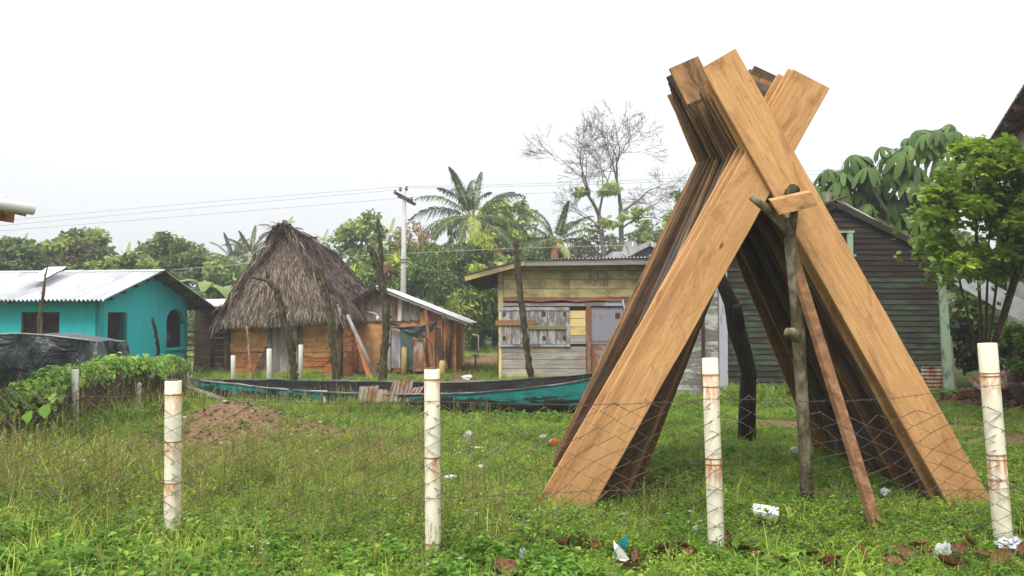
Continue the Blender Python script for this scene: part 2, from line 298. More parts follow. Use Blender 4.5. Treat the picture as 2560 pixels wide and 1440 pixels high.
M['thatch'] = leafmat('dry_palm_thatch', s(56, 46, 39), s(164, 150, 134), .1, .85, .1, s(102, 89, 78))
M['thatchdark'] = leafmat('old_brown_thatch', s(58, 47, 41), s(142, 126, 114), .1, .9, .1, s(94, 79, 71))
M['thatchbase'] = simple('thatch_underlayer', [(.3, s(46, 38, 32)), (.7, s(84, 72, 62))], 12, var=0)
M['tarp'] = simple('dark_green_tarpaulin', [(.3, s(18, 25, 25)), (.6, s(32, 42, 40)), (.8, s(46, 56, 52))], 2.6, detail=3, rough=.4, bst=.8, bdist=.14, var=0, spec=.4, dist=.6)
M['blackplastic'] = simple('black_plastic_sheet', [(.3, s(30, 32, 34)), (.7, s(60, 64, 66))], 5, rough=.4, bst=.4, var=.05, spec=.5)
M['wire'] = simple('rusty_fence_wire', [(.3, s(66, 54, 46)), (.7, s(98, 88, 80))], 30, bst=0, rough=.7, var=.1)
M['cable'] = flat('grey_power_cable', s(150, 150, 148), .6)
M['white'] = simple('white_plastic', [(.3, s(214, 214, 210)), (.7, s(236, 236, 232))], 3, bst=.05, rough=.5, var=.03)
M['whitepaint'] = simple('white_painted_metal', [(.3, s(196, 196, 192)), (.7, s(226, 226, 222))], 3, bst=.05, rough=.5, var=.03)
M['silver'] = flat('crumpled_foil', s(190, 192, 196), .32, .5, .7)
m_, t_, b_ = nmat('clear_plastic_film', .25, .5); b_.inputs['Base Color'].default_value = s(205, 208, 212); b_.inputs['Alpha'].default_value = .55; M['film'] = m_
M['wrapteal'] = flat('teal_printed_wrapper', s(20, 130, 140), .4)
M['redlitter'] = flat('orange_litter', s(206, 120, 84), .6)
M['dryleaf'] = simple('brown_dead_leaf', [(.3, s(72, 46, 32)), (.55, s(112, 74, 50)), (.8, s(152, 112, 82))], 12, bst=.4, bdist=.005, var=.3, rough=.7)
M['insul'] = flat('brown_insulator', s(96, 84, 80), .3, .5)
M['dishgrey'] = flat('grey_dish', s(140, 140, 142), .6)
M['greyroof'] = simple('grey_roof_sheet', [(.3, s(146, 150, 156)), (.7, s(182, 186, 190))], 2, bst=.05)
M['greygable'] = simple('grey_gable_wall', [(.3, s(96, 100, 106)), (.7, s(122, 126, 132))], 2, bst=.05)
# pvc: cream pipe with rust runs below each wire tie
def pvc(name, ties):
    m, t, b = nmat(name, .45, .4); v = coords(t, (1, 1, 1), rnd=False); n = noise(t, coords(t, (1, 1, .22)), 26, 6, .65)
    sp = t.nodes.new('ShaderNodeSeparateXYZ'); t.links.new(v, sp.inputs[0])
    c = ramp(t, noise(t, v, 5, 6), [(.3, s(222, 214, 190)), (.7, s(236, 231, 212))])
    for z0 in ties:
        mr = t.nodes.new('ShaderNodeMapRange'); mr.inputs[1].default_value = z0 - .2; mr.inputs[2].default_value = z0; mr.inputs[3].default_value = 0; mr.inputs[4].default_value = 1; t.links.new(sp.outputs[2], mr.inputs[0])
        gt = t.nodes.new('ShaderNodeMath'); gt.operation = 'LESS_THAN'; gt.inputs[1].default_value = z0 + .006; t.links.new(sp.outputs[2], gt.inputs[0])
        m1 = t.nodes.new('ShaderNodeMath'); m1.operation = 'MULTIPLY'; t.links.new(mr.outputs[0], m1.inputs[0]); t.links.new(gt.outputs[0], m1.inputs[1])
        nn = ramp(t, n, [(.44, (0, 0, 0, 1)), (.62, (1, 1, 1, 1))])
        m2 = t.nodes.new('ShaderNodeMath'); m2.operation = 'MULTIPLY'; t.links.new(m1.outputs[0], m2.inputs[0]); t.links.new(nn, m2.inputs[1])
        c = mix(t, m2.outputs[0], c, s(196, 128, 70))
    mr = t.nodes.new('ShaderNodeMapRange'); mr.inputs[1].default_value = .0; mr.inputs[2].default_value = .22; mr.inputs[3].default_value = .75; mr.inputs[4].default_value = 0; t.links.new(sp.outputs[2], mr.inputs[0])
    m3 = t.nodes.new('ShaderNodeMath'); m3.operation = 'MULTIPLY'; t.links.new(mr.outputs[0], m3.inputs[0]); t.links.new(n, m3.inputs[1])
    c = mix(t, m3.outputs[0], c, s(122, 96, 70)); t.links.new(c, b.inputs['Base Color']); return m
# foliage
M['mango'] = leafmat('mango_leaf', s(66, 88, 42), s(156, 174, 88), .35, .55, .2, s(104, 130, 62))
M['mangonew'] = leafmat('mango_new_leaf', s(140, 164, 58), s(220, 222, 112), .4, .55, .2, s(180, 198, 80))
M['reddish'] = leafmat('mango_flush_leaf', s(120, 96, 66), s(168, 140, 98), .3)
M['dull'] = leafmat('dull_green_leaf', s(88, 104, 60), s(168, 180, 110), .35, .55, .2, s(124, 142, 82))
M['deep'] = leafmat('deep_green_leaf', s(68, 90, 48), s(142, 162, 90), .35, .55, .2, s(98, 122, 64))
M['lightleaf'] = leafmat('light_green_leaf', s(126, 150, 72), s(206, 214, 126), .38, .5, .3, s(160, 182, 92))
M['brownleaf'] = leafmat('dead_vine_leaf', s(88, 74, 60), s(132, 116, 100), .2, .8, .1)
M['frond'] = leafmat('coconut_frond', s(44, 60, 28), s(122, 130, 66), .22, .5, .3, s(70, 88, 42))
M['frondyoung'] = leafmat('young_coconut_frond', s(120, 136, 60), s(190, 192, 104), .35, .42, .4)
M['frondold'] = leafmat('dead_coconut_frond', s(124, 86, 58), s(170, 122, 86), .2, .8, .1)
M['rachis'] = flat('frond_stalk', s(150, 148, 84), .6)
M['husk'] = simple('coconut_husk', [(.3, s(108, 88, 48)), (.7, s(158, 130, 72))], 6)
M['banana'] = leafmat('banana_leaf', s(84, 112, 52), s(150, 172, 92), .35, .45, .4)
M['cecropia'] = leafmat('broad_dark_leaf', s(66, 94, 40), s(140, 158, 84), .3, .5, .25, s(92, 120, 54))
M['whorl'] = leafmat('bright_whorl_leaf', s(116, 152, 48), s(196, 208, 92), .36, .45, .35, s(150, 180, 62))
M['whorldark'] = leafmat('shaded_whorl_leaf', s(80, 112, 42), s(146, 166, 72), .32, .45, .35)  # darker copy of the whorl leaf, with shade put into its colour
M['vine'] = leafmat('vine_leaf', s(92, 136, 44), s(176, 202, 84), .38, .45, .35, s(128, 168, 58))
M['vinestem'] = simple('dry_vine_stem', [(.3, s(78, 66, 50)), (.7, s(120, 104, 80))], 9, var=.2)
M['g1'] = leafmat('weed_leaf_green', s(96, 130, 42), s(202, 216, 100), .42, .55, .25, s(150, 182, 66), patch=s(96, 142, 44))
M['g2'] = leafmat('grass_blade_green', s(114, 140, 50), s(210, 218, 112), .42, .6, .2, s(162, 184, 74), patch=s(110, 148, 50))
M['g3'] = leafmat('dry_weed_stalk', s(122, 116, 62), s(188, 178, 112), .3, .8, .1, s(148, 148, 80))
M['g4'] = leafmat('broad_weed_leaf', s(84, 126, 40), s(170, 196, 80), .4, .5, .3, s(118, 160, 54), patch=s(82, 130, 40))
M['flower'] = leafmat('pale_blue_flower', s(140, 142, 190), s(184, 184, 214), .3)
# ------------------------------------------------------------------ ground, road
def grow(a, step, k, end):
    out = [a]
    while abs(out[-1]) < abs(end): out.append(out[-1] + step); step *= k
    return out
xs = sorted(set([-v for v in grow(12.2, .3, 1.35, 700)] + list(np.arange(-12, 12.01, .2)) + grow(12.2, .3, 1.35, 700)))
ys = [-40, -20, -10, -5, 0, 2, 3.2, 4] + list(np.arange(4.4, 26, .18)) + grow(26.2, .3, 1.3, 900)
gx, gy = np.meshgrid(xs, ys); gzz = gz(gx, gy)
gv = np.stack([gx.ravel(), gy.ravel(), gzz.ravel()], 1); nx_ = len(xs)
gf = [(j * nx_ + i, j * nx_ + i + 1, (j + 1) * nx_ + i + 1, (j + 1) * nx_ + i) for j in range(len(ys) - 1) for i in range(nx_ - 1)]
gm = mesh('ground', gv, gf, True)
at = gm.attributes.new('bare', 'FLOAT', 'POINT'); at.data.foreach_set('value', bare(gx, gy).ravel().astype(np.float32))
m, t, b = nmat('grassy_soil', .95, .1)
v = coords(t, kind='World'); n1 = noise(t, v, 3.2, 10, .7); n2 = noise(t, v, 26, 8, .7)
soil = ramp(t, n2, [(.3, s(74, 56, 42)), (.48, s(112, 88, 66)), (.6, s(136, 112, 86)), (.72, s(172, 158, 136))])
grs = ramp(t, n1, [(.3, s(44, 50, 22)), (.5, s(66, 76, 30)), (.7, s(86, 88, 42))])
aa = t.nodes.new('ShaderNodeAttribute'); aa.attribute_name = 'bare'
ad = t.nodes.new('ShaderNodeMath'); ad.operation = 'MULTIPLY_ADD'; ad.inputs[1].default_value = .9; t.links.new(n1, ad.inputs[0]); t.links.new(aa.outputs['Fac'], ad.inputs[2])
c = mix(t, ramp(t, ad.outputs[0], [(.58, (0, 0, 0, 1)), (.95, (1, 1, 1, 1))]), grs, soil)
t.links.new(c, b.inputs['Base Color']); bump(t, b, n2, .6, .04); M['ground'] = m
ob('ground', gm, M['ground'], kind='structure')
M['road'] = simple('dirt_road', [(.3, s(112, 92, 72)), (.7, s(150, 132, 108))], 2, kind='World', bst=.3, var=0)
rd = MB(); nseg = 40
for i in range(nseg + 1):
    x = -60 + 130 * i / nseg; rd.v += [(x, 35.6 + .3 * math.sin(x * .4), .016), (x, 38.4 + .3 * math.sin(x * .5 + 1), .016)]
rd.f = [(2 * i, 2 * i + 2, 2 * i + 3, 2 * i + 1) for i in range(nseg)]
ob('dirt_road', rd, M['road'], kind='structure')

# ------------------------------------------------------------------ wall with openings (local x along the wall, z up, y inwards)
def wall_mesh(L, H, holes, th=.14, gable=None):
    us = sorted({0, L} | {h[0] for h in holes} | {h[1] for h in holes}); vs_ = sorted({0, H} | {h[2] for h in holes} | {h[3] for h in holes})
    mb = MB()
    inh = lambda u, v: any(h[0] < u < h[1] and h[2] < v < h[3] for h in holes)
    for i in range(len(us) - 1):
        for j in range(len(vs_) - 1):
            a, b, c, d = us[i], us[i + 1], vs_[j], vs_[j + 1]
            if inh((a + b) / 2, (c + d) / 2): continue
            mb.add([(a, 0, c), (b, 0, c), (b, 0, d), (a, 0, d)], [(0, 1, 2, 3)]); mb.add([(a, th, c), (b, th, c), (b, th, d), (a, th, d)], [(3, 2, 1, 0)])
    for a, b, c, d in holes:
        for p, q in (((a, c), (b, c)), ((b, c), (b, d)), ((b, d), (a, d)), ((a, d), (a, c))):
            mb.add([(p[0], 0, p[1]), (q[0], 0, q[1]), (q[0], th, q[1]), (p[0], th, p[1])], [(0, 1, 2, 3)])
    mb.add([(0, 0, 0), (0, th, 0), (0, th, H), (0, 0, H)], [(0, 1, 2, 3)]); mb.add([(L, 0, 0), (L, th, 0), (L, th, H), (L, 0, H)], [(3, 2, 1, 0)])
    if gable: # list of (u, v) top outline from L to 0
        n = len(gable); mb.add([(u, 0, v) for u, v in gable] + [(u, th, v) for u, v in gable], [tuple(range(n)), tuple(range(2 * n - 1, n - 1, -1))] + [(i, i + n, (i + 1) % n + n, (i + 1) % n) for i in range(n)])
    else: mb.add([(0, 0, H), (L, 0, H), (L, th, H), (0, th, H)], [(0, 1, 2, 3)])
    return mb

# ------------------------------------------------------------------ teal house
A = Vector((-10.3, 20, 0)); B = Vector((-9.74, 24, 0)); ug = (B - A).normalized(); ul = Vector((ug.y, -ug.x, 0)) * -1  # ul: towards the left
EH, RH = 2.24, 2.93
th = thing('teal_house', A, 'teal painted house with white corrugated metal roof behind dark tarpaulin', 'house')
LW = 6.0; C0 = A + ul * LW
ML = frame(C0, -ul)                         # long wall, x from far left to the near corner
wx0, wx1 = LW - 2.16, LW - 1.1
win = (wx0, wx1, 1.05, 1.80)
ob('wall', wall_mesh(LW, EH, [win], .14), M['teal'], th, ML)
MG = frame(A, ug)                           # gable wall
LG = (B - A).length
gwin = (.32, 1.12, .95, 1.80); arch = (2.96, 3.88, .80, 1.92)
gh = [(LG, EH - .02), (LG / 2, RH - .06), (0, EH - .02)]
ob('wall', wall_mesh(LG, EH - .02, [gwin, arch], .12, gh), M['teal'], th, MG)
# arched head of the opening: two curved corner pieces
for side in (0, 1):
    pts = []
    for k in range(7):
        a = R(90 * k / 6); pts.append((.46 * (1 - math.cos(a)), 1.55 + .37 * math.sin(a)))
    pts = pts + [(0, 1.92)]
    if side: pts = [(.92 - x, z) for x, z in pts][::-1]
    poly_prism('arch_corner', th, MG, [(2.96 + x, z) for x, z in pts][::-1], .003, .117, M['teal'])
box('arch_sill', th, MG, 2.9, 3.94, -.05, .13, .72, .80, M['teal'])
box('arch_capital', th, MG, 3.84, 3.878, -.02, .14, 1.5, 1.57, M['tealdark'])
box('arch_shade_panel', th, MG, 3.885, 3.9, .125, 2.6, 0, 2.2, M['darkwood'])  # added dark panel stands in for the unlit interior behind the arch
# bundle stored inside the arch
bd = MB()
bm = bmesh.new(); bmesh.ops.create_icosphere(bm, subdivisions=3, radius=.3)
for v_ in bm.verts: v_.co *= 1 + .18 * math.sin(7 * v_.co.x + 9 * v_.co.z) ; v_.co.z *= 1.1
me_ = bpy.data.meshes.new('bundle'); bm.to_mesh(me_); bm.free()
ob('cloth_bundle', me_, simple('grey_cloth', [(.3, s(70, 72, 72)), (.7, s(118, 120, 120))], 6), None, MG @ Matrix.Translation((3.5, .62, 1.06)), label='grey cloth bundle inside the arched opening of the teal house', cat='bundle')
box('storage_table', None, MG, 3.22, 3.9, .22, 1.0, .0, .8, M['darkwood'], label='dark box under the cloth bundle inside the arched opening', cat='box')
# back and far walls close the house
ob('wall', wall_mesh(LW, EH, [], .14), M['teal'], th, frame(B, ul))
ob('wall', wall_mesh(LG, EH - .02, [], .14, gh), M['teal'], th, frame(C0 + ug * LG, -ug))
def louvre(parent, Mx, w, frame_m, post=None, n=9):
    a, b, c, d = w
    wn = box('window', parent, Mx, a, a + .05, .03, .11, c, d, frame_m); box('frame', wn, Mx, b - .05, b, .03, .11, c, d, frame_m)
    box('frame', wn, Mx, a + .05, b - .05, .03, .11, d - .05, d, frame_m); box('frame', wn, Mx, a + .05, b - .05, .03, .11, c, c + .04, frame_m)
    if post is not None: box('mullion', wn, Mx, post - .03, post + .03, .0, .12, c + .04, d - .05, M['greywood'])
    for k in range(n):
        z = c + .06 + (d - c - .12) * (k + .5) / n
        mb = MB(); mb.bar((a + .05, .08, z), (b - .05, .08, z), .085, .012, (0, .75, .66)); ob('slat', mb, M['louver'], wn, Mx)
louvre(th, ML, win, M['darkwood'], (win[0] + win[1]) / 2)
box('window_backing', th, ML, win[0], win[1], .3, .32, win[2], win[3], M['darkwood'])
louvre(th, MG, (gwin[0], gwin[0] + .5, gwin[2], gwin[3]), M['darkwood'], None)
box('window_jamb', th, MG, gwin[1] - .1, gwin[1] - .002, .01, .15, gwin[2], gwin[3], M['tealdark'])
# roof: corrugated sheets on two slopes
mid = A + ug * (LG / 2)
ov = .5; eo = .55; slope = (RH - EH) / (LG / 2)
ridge0 = mid - ul * ov + Vector((0, 0, RH + .03)); nsh = 8; rl = LW + ov
for sgn, nm_ in ((-1, 'front'), (1, 'back')):
    run = LG / 2 + (eo if sgn < 0 else 1.0); dn = (ug * sgn + Vector((0, 0, -slope * (1.0 if sgn < 0 else 1.02)))); ln = run * dn.length
    for k in range(nsh):
        w = rl / nsh
        o = ob('roof_sheet', corr_mesh(ridge0 + ul * (k * w - .02) + Vector((0, 0, .004 * (k % 2))), ul, w + .04, dn, ln, .03, .115, 1, 0, 8), M['zincwhite'], th)
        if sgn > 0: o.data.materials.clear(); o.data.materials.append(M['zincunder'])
rc = MB(); a = ridge0 + Vector((0, 0, .03)) - ul * .02; bb = a + ul * (rl + .05)
for sgn in (-1, 1):
    dn = (ug * sgn + Vector((0, 0, -slope))).normalized() * .16; rc.add([a, bb, bb + dn, a + dn], [(0, 1, 2, 3)])
ob('ridge_cap', rc, M['zinc'], th)
for k in range(5):  # purlins under the gable overhang
    tt = (k + .3) / 5 * 1.0
    for sgn in (-1, 1):
        run = LG / 2 + (eo if sgn < 0 else 1.0)
        p = mid + ug * sgn * (tt * run) + Vector((0, 0, RH - .045 - slope * tt * run))
        ob('purlin', MB().bar(p - ul * (ov - .03), p + ul * .1, .06, .07), M['darkwood'], th)
for k in range(6):  # rafter ends under the front eave
    p = A + ul * (.25 + k * .95); a_ = p + Vector((0, 0, EH - .03)); b_ = p - ug * (eo - .04) + Vector((0, 0, EH - .03 - slope * eo))
    ob('rafter_end', MB().bar(a_, b_, .06, .09), M['browntimber'], th)
# loose white sheet on the roof
ws = MB(); p0 = P(72, 703, 20.6) + Vector((0, 0, .03)); p1 = P(112, 704, 20.7) + Vector((0, 0, .03)); p2 = P(166, 679, 21.8) + Vector((0, 0, .14)); p3 = P(118, 680, 21.9) + Vector((0, 0, .14))
ws.add([p0, p1, p2, p3] + [p - Vector((0, 0, .02)) for p in (p0, p1, p2, p3)], [(0, 1, 2, 3), (7, 6, 5, 4), (0, 4, 5, 1), (1, 5, 6, 2), (2, 6, 7, 3), (3, 7, 4, 0)])
ob('roof_panel', ws, M['whitepaint'], None, label='loose white panel lying on the teal house roof', cat='panel')

# lean-to between the teal house and the hut
lt = thing('lean_to', (-9.7, 25.2, 0), 'dark lean-to with tin roof between teal house and thatched hut', 'lean-to')
for k in range(3): ob('roof_sheet', corr_mesh((-10.6 + k * .75, 24.9, 2.02 + .01 * k), (1, 0, 0), .78, (0, 1, .13), 2.2, .012, .09), M['zincwhite'], lt)
for x in (-9.36, -8.95, -10.2): ob('post', MB(True).tube([(x, 25.0, 0), (x + .03, 25.0, 1.0), (x, 25.02, 2.0)], [.05, .045, .04], 7), M['brownbark'], lt)
for k in range(6): ob('rail', MB(True).tube([(-10.6, 25.06, .25 + .2 * k + random.uniform(-.03, .03)), (-8.5, 25.08, .25 + .2 * k + random.uniform(-.03, .03))], .022, 6), M['stick'], lt)
box('beam', lt, Matrix(), -10.7, -8.3, 24.92, 24.98, 1.92, 2.0, M['darkwood'])
box('back_wall', lt, Matrix(), -10.7, -8.3, 27.0, 27.06, 0, 2.2, M['darkwood'])

# ------------------------------------------------------------------ thatched hut
hx0, hx1, hy0, hy1, hz = -7.92, -4.78, 22.3, 28.2, 1.75
hut = thing('thatched_hut', (-6.4, 22.3, 0), 'orange mud hut with tall grey palm thatch roof', 'hut')
core = MB(); core.box(hx0 + .06, hx1 - .05, hy0 + .07, hy1, -.05, hz)
ob('mud_core_light_block', core, M['mudcore'], hut)  # solid core added behind the mud blocks to block light
bmv = []
for k in range(7):
    bm = bmesh.new(); bmesh.ops.create_cube(bm, size=1)
    for v_ in bm.verts: v_.co += Vector((random.uniform(-.07, .07), random.uniform(-.1, .1), random.uniform(-.1, .1)))
    bmesh.ops.bevel(bm, geom=bm.edges[:], offset=.14, segments=1, profile=.5, affect='EDGES')
    me_ = bpy.data.meshes.new('mud_block'); bm.to_mesh(me_); bm.free(); bmv.append(me_)
M['mudstick'] = simple('mud_caked_stick', [(.3, s(120, 80, 50)), (.7, s(184, 140, 98))], 9, bst=.3, var=.2)
def mud_wall(parent, Mx, L, H, door=None, gapx=()):
    nrow = 12; rh = H / nrow
    for r in range(nrow):
        z = (r + .5) * rh; u = 0.0
        while u < L - .05:
            w = min(random.uniform(.2, .5), L - u)
            uc = u + w / 2; u += w
            if door and door[0] - .05 < uc < door[1] + .05: continue
            if any(a < uc < b for a, b in gapx): continue
            if z > 1.0 + .18 * math.sin(2.3 * uc + L): continue
            me_ = random.choice(bmv).copy(); me_.materials.clear(); me_.materials.append(M['mudlow'] if z + random.uniform(-.15, .15) < .62 else M['mud'])
            d = random.uniform(.08, .11)
            dz = .15 * rh
            Mb = Mx @ Matrix.Translation((uc, .09 - random.uniform(.0, .02), z + random.uniform(-.03, .03))) @ Matrix.Rotation(random.uniform(-.04, .04), 4, 'Y') @ Matrix.Diagonal((w * 1.14, d * 1.6, (rh + dz) * random.uniform(.9, 1.06), 1))
            ob('mud_block', me_, None, parent, Mb)
    ni, nj = 60, 14; segs_ = [(0, L)] if not door else [(0, door[0] - .04), (door[1] + .04, L)]
    for a, b in segs_:
        pn = MB(True); bs = 0
        for j in range(nj + 1):
            for i in range(ni + 1):
                u = a + (b - a) * i / ni; zb2 = .86 + .14 * math.sin(2.3 * u + L) + .05 * math.sin(9 * u); pn.v.append((u, .055 - .02 * math.sin(3 * u + 5 * j) * .5 - random.uniform(0, .012) + (.05 if j == 0 else 0), zb2 + (H - zb2) * j / nj))
        pn.f += [(bs + j * (ni + 1) + i, bs + j * (ni + 1) + i + 1, bs + (j + 1) * (ni + 1) + i + 1, bs + (j + 1) * (ni + 1) + i) for j in range(nj) for i in range(ni)]
        ob('mud_plaster', pn, M['mud'], parent, Mx)
    for r in range(1, nrow + 1):
        z = r * rh + random.uniform(-.015, .015)
        spans = [(0, L)] if not door else [(0, door[0] - .04), (door[1] + .04, L)]
        for a, b in spans:
            if z > .95 and random.random() < .45: continue
            n = 5; pts = [(a + (b - a) * i / n, .0 + random.uniform(-.008, .004), z + random.uniform(-.018, .018)) for i in range(n + 1)]
            ob('stick', MB(True).tube(pts, random.uniform(.008, .012), 5), M['mudstick'], parent, Mx)
MF = frame((hx0, hy0, 0), (1, 0, 0)); door = (1.22, 1.98, 0, 1.62)
mud_wall(hut, MF, hx1 - hx0, hz - .05, door)
MS = frame((hx1, hy0 + .1, 0), (.03, 1, 0)); mud_wall(hut, MS, hy1 - hy0, hz - .1, None, ((.0, .25), (1.5, 1.75), (3.4, 3.6)))
for (x, y) in ((hx0, hy0), (hx1, hy0), (hx1 + .05, hy0 + 1.7), (hx1 + .1, hy0 + 3.6), (hx1 + .15, hy1)):
    ob('corner_post', MB(True).tube([(x + .02, y - .02, -.05), (x, y - .02, .9), (x + .03, y, hz)], [.1, .085, .08], 8, wob=.08), M['mudlow'] if y > hy0 else M['brownbark'], hut)
for x in (door[0] - .05, door[1] + .05): ob('door_post', MB(True).tube([(x, -.02, 0), (x + .02, -.02, .8), (x, -.02, 1.66)], .05, 7), M['greywood'], hut, MF)
box('lintel', hut, MF, door[0] - .1, door[1] + .12, -.05, .05, 1.63, 1.70, M['greywoodx'])
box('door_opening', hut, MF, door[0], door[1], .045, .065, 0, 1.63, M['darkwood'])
dr = box('door', hut, MF, door[0] + .02, door[0] + .25, -.02, .02, .02, 1.52, M['greywood'], .004)
box('plank', dr, MF, door[0] + .258, door[0] + .49, -.018, .022, .02, 1.55, M['greywood'], .004); box('plank', dr, MF, door[0] + .498, door[1] - .02, -.022, .018, .02, 1.53, M['greywood'], .004)
# thatch roof: a dark under-layer and layered palm strips
BL, BR = Vector((-8.0, 21.75, 1.5)), Vector((-4.66, 21.72, 1.7)); TL, TR = Vector((-6.58, 22.75, 4.3)), Vector((-6.40, 22.75, 4.3))
BR2, TR2 = Vector((-4.3, 28.7, 1.55)), Vector((-6.3, 28.6, 3.95)); BL2, TL2 = Vector((-8.2, 28.7, 1.4)), Vector((-6.7, 28.6, 3.95))
def pat(Q, u, v):
    a, b, c, d = Q                          # bottom-left, bottom-right, top-right, top-left
    p = (a * (1 - u) + b * u) * (1 - v) + (d * (1 - u) + c * u) * v
    n = (b - a).cross(d - a).normalized()
    return p + n * (.07 * math.sin(math.pi * min(1, v * 1.6)) - .07 * math.sin(math.pi * max(0, v * 2 - 1)) + .05 * math.sin(u * 9 + v * 4)), n
tb = MB(True); faces3 = [(BL, BR, TR, TL), (BR, BR2, TR2, TR), (BL2, BL, TL, TL2), (BR2, BL2, TL2, TR2)]
for Q in faces3:
    nu, nv = 10, 8; vv = [pat(Q, i / nu, j / nv)[0] for j in range(nv + 1) for i in range(nu + 1)]
    tb.add(vv, [(j * (nu + 1) + i, j * (nu + 1) + i + 1, (j + 1) * (nu + 1) + i + 1, (j + 1) * (nu + 1) + i) for j in range(nv) for i in range(nu)])
ob('thatch_underlayer', tb, M['thatchbase'], hut)
def thatch(Q, n, courses, lmin, lmax, wd, wild=.12, vmax=1.0):
    V = np.zeros((n * 8, 3)); q = 0
    for i in range(n):
        v = ((random.randrange(courses) + random.uniform(0, .35)) / courses) * vmax; u = random.random()
        p, nn = pat(Q, u, min(v + .03, 1)); a, b, c, d = Q
        dn = ((a * (1 - u) + b * u) - (d * (1 - u) + c * u)).normalized(); sd_ = dn.cross(nn).normalized()
        dn = (dn + sd_ * random.gauss(0, wild) + nn * random.uniform(.02, .16)).normalized()
        L = random.uniform(lmin, lmax); w = wd * random.uniform(.5, 1.4); p = p - dn * L * .35 + nn * random.uniform(0, .03)
        sd2 = (sd_ + nn * random.uniform(-.5, .5)).normalized() * w
        m1 = p + dn * L * .55; e = p + dn * L - Vector((0, 0, L * random.uniform(.02, .14)))
        V[q:q + 4] = (p - sd2, p + sd2, m1 + sd2, m1 - sd2); V[q + 4:q + 8] = (m1 - sd2, m1 + sd2, e + sd2 * .35, e - sd2 * .35); q += 8
    # join the two quads of a strip into one island
    me_ = bpy.data.meshes.new('thatch'); f = []
    base = np.arange(n) * 6; V6 = V.reshape(n, 8, 3)[:, [0, 1, 2, 3, 6, 7]].reshape(-1, 3)
    for k in base: f += [(k, k + 1, k + 2, k + 3), (k + 3, k + 2, k + 4, k + 5)]
    me_.from_pydata(V6.tolist(), [], f); me_.update(); return me_
ob('thatch', thatch(faces3[0], 17000, 26, .2, .46, .010, .2), M['thatch'], hut, kind='stuff')
ob('thatch', thatch(faces3[1], 15000, 26, .22, .45, .013, .24), M['thatchdark'], hut, kind='stuff')
ob('thatch', thatch(faces3[2], 4000, 14, .4, .7, .03, .2), M['thatchdark'], hut, kind='stuff')
ob('thatch', thatch(faces3[3], 1500, 10, .5, .8, .05, .2), M['thatchdark'], hut, kind='stuff')
# long fringes: eaves and the hip edges
fr = []
for Q, n, mt in (((BL, BR, BR + Vector((0, .1, .28)), BL + Vector((0, .1, .28))), 900, 'thatch'), ((BR, BR2, BR2 + Vector((-.1, 0, .25)), BR + Vector((-.1, 0, .25))), 900, 'thatchdark')):
    ob('eave_fringe', thatch(Q, n, 3, .2, .36, .012, .25), M[mt], hut, kind='stuff')
hipv = MB()
for A_, B_ in ((BL, TL), (BR, TR)):
    for i in range(230):
        tt = random.random() ** 1.1; p = A_.lerp(B_, tt) + Vector((random.uniform(-.1, .1), -.12 - .1 * math.sin(math.pi * tt), random.uniform(-.05, .15)))
        out = Vector(((-1 if A_ is BL else 1) * random.uniform(.1, .5), random.uniform(-.5, .05), random.uniform(-1.2, -.5))).normalized(); L = random.uniform(.25, .55); w = Vector((random.uniform(-1, 1), random.uniform(-1, 1), 0)).normalized() * .022
        hipv.add([p - w, p + w, p + out * L + w * .3, p + out * L - w * .3], [(0, 1, 2, 3)])
ob('hip_fringe', hipv, M['thatch'], hut, kind='stuff')
# peak crest tuft, ridge boards
cr = MB()
for i in range(260):
    p = Vector((random.uniform(-6.66, -6.32), random.uniform(22.5, 22.95), random.uniform(4.18, 4.36))); o_ = Vector((random.uniform(-.9, .9) * (1 if p.x > -6.5 else 1), random.uniform(-.8, .1), random.uniform(-1, -.1))).normalized(); w = Vector((random.uniform(-1, 1), random.uniform(-1, 1), 0)).normalized() * .025; L = random.uniform(.25, .6)
    cr.add([p - w, p + w, p + o_ * L + w * .3, p + o_ * L - w * .3], [(0, 1, 2, 3)])
ob('crest_thatch', cr, M['thatchbase'], hut, kind='stuff')
for k, dx in enumerate((-.22, -.06, .1, .24)):
    ob('ridge_board', MB().bar((-6.47 + dx * .7, 22.6 + .1 * k, 4.38 + .03 * (k % 2) - abs(dx) * .8), (-6.5 + dx * 1.1, 28.5, 4.08 - abs(dx) * .6), .14, .025), M['greywood'] if k % 2 else M['zinc'], hut)
ob('ridge_stick', MB(True).tube([(-6.1, 23.2, 3.98), (-5.7, 23.4, 4.02)], .025, 6), M['darkwood'], hut)
# props leaning at the hut
pr = MB(True).tube([P(945, 948, 21.4) + Vector((0, 0, -.05)), P(905, 868, 21.5), P(868, 788, 21.75)], [.062, .055, .05], 8)
ob('leaning_prop', pr, M['greywood'], None, label='pale grey round prop leaning under the right eave of the hut', cat='pole')
ob('leaning_plank', MB().bar(P(895, 845, 21.9), P(926, 945, 21.75), .16, .03, (0, 1, 0)), M['mudlow'], None, label='reddish plank leaning at the front right corner of the hut', cat='plank')
ob('leaning_plank', MB().bar(P(852, 800, 21.95), P(842, 945, 21.85), .13, .03, (0, 1, 0)), M['brownbark'], None, label='dark brown plank standing against the hut wall beside its right corner', cat='plank')
ob('board_scrap', MB().bar(P(640, 940, 21.5), P(668, 880, 21.95), .2, .03, (0, 1, 0)), M['darkwood'], None, label='dark weathered board leaning left of the hut door', cat='board')

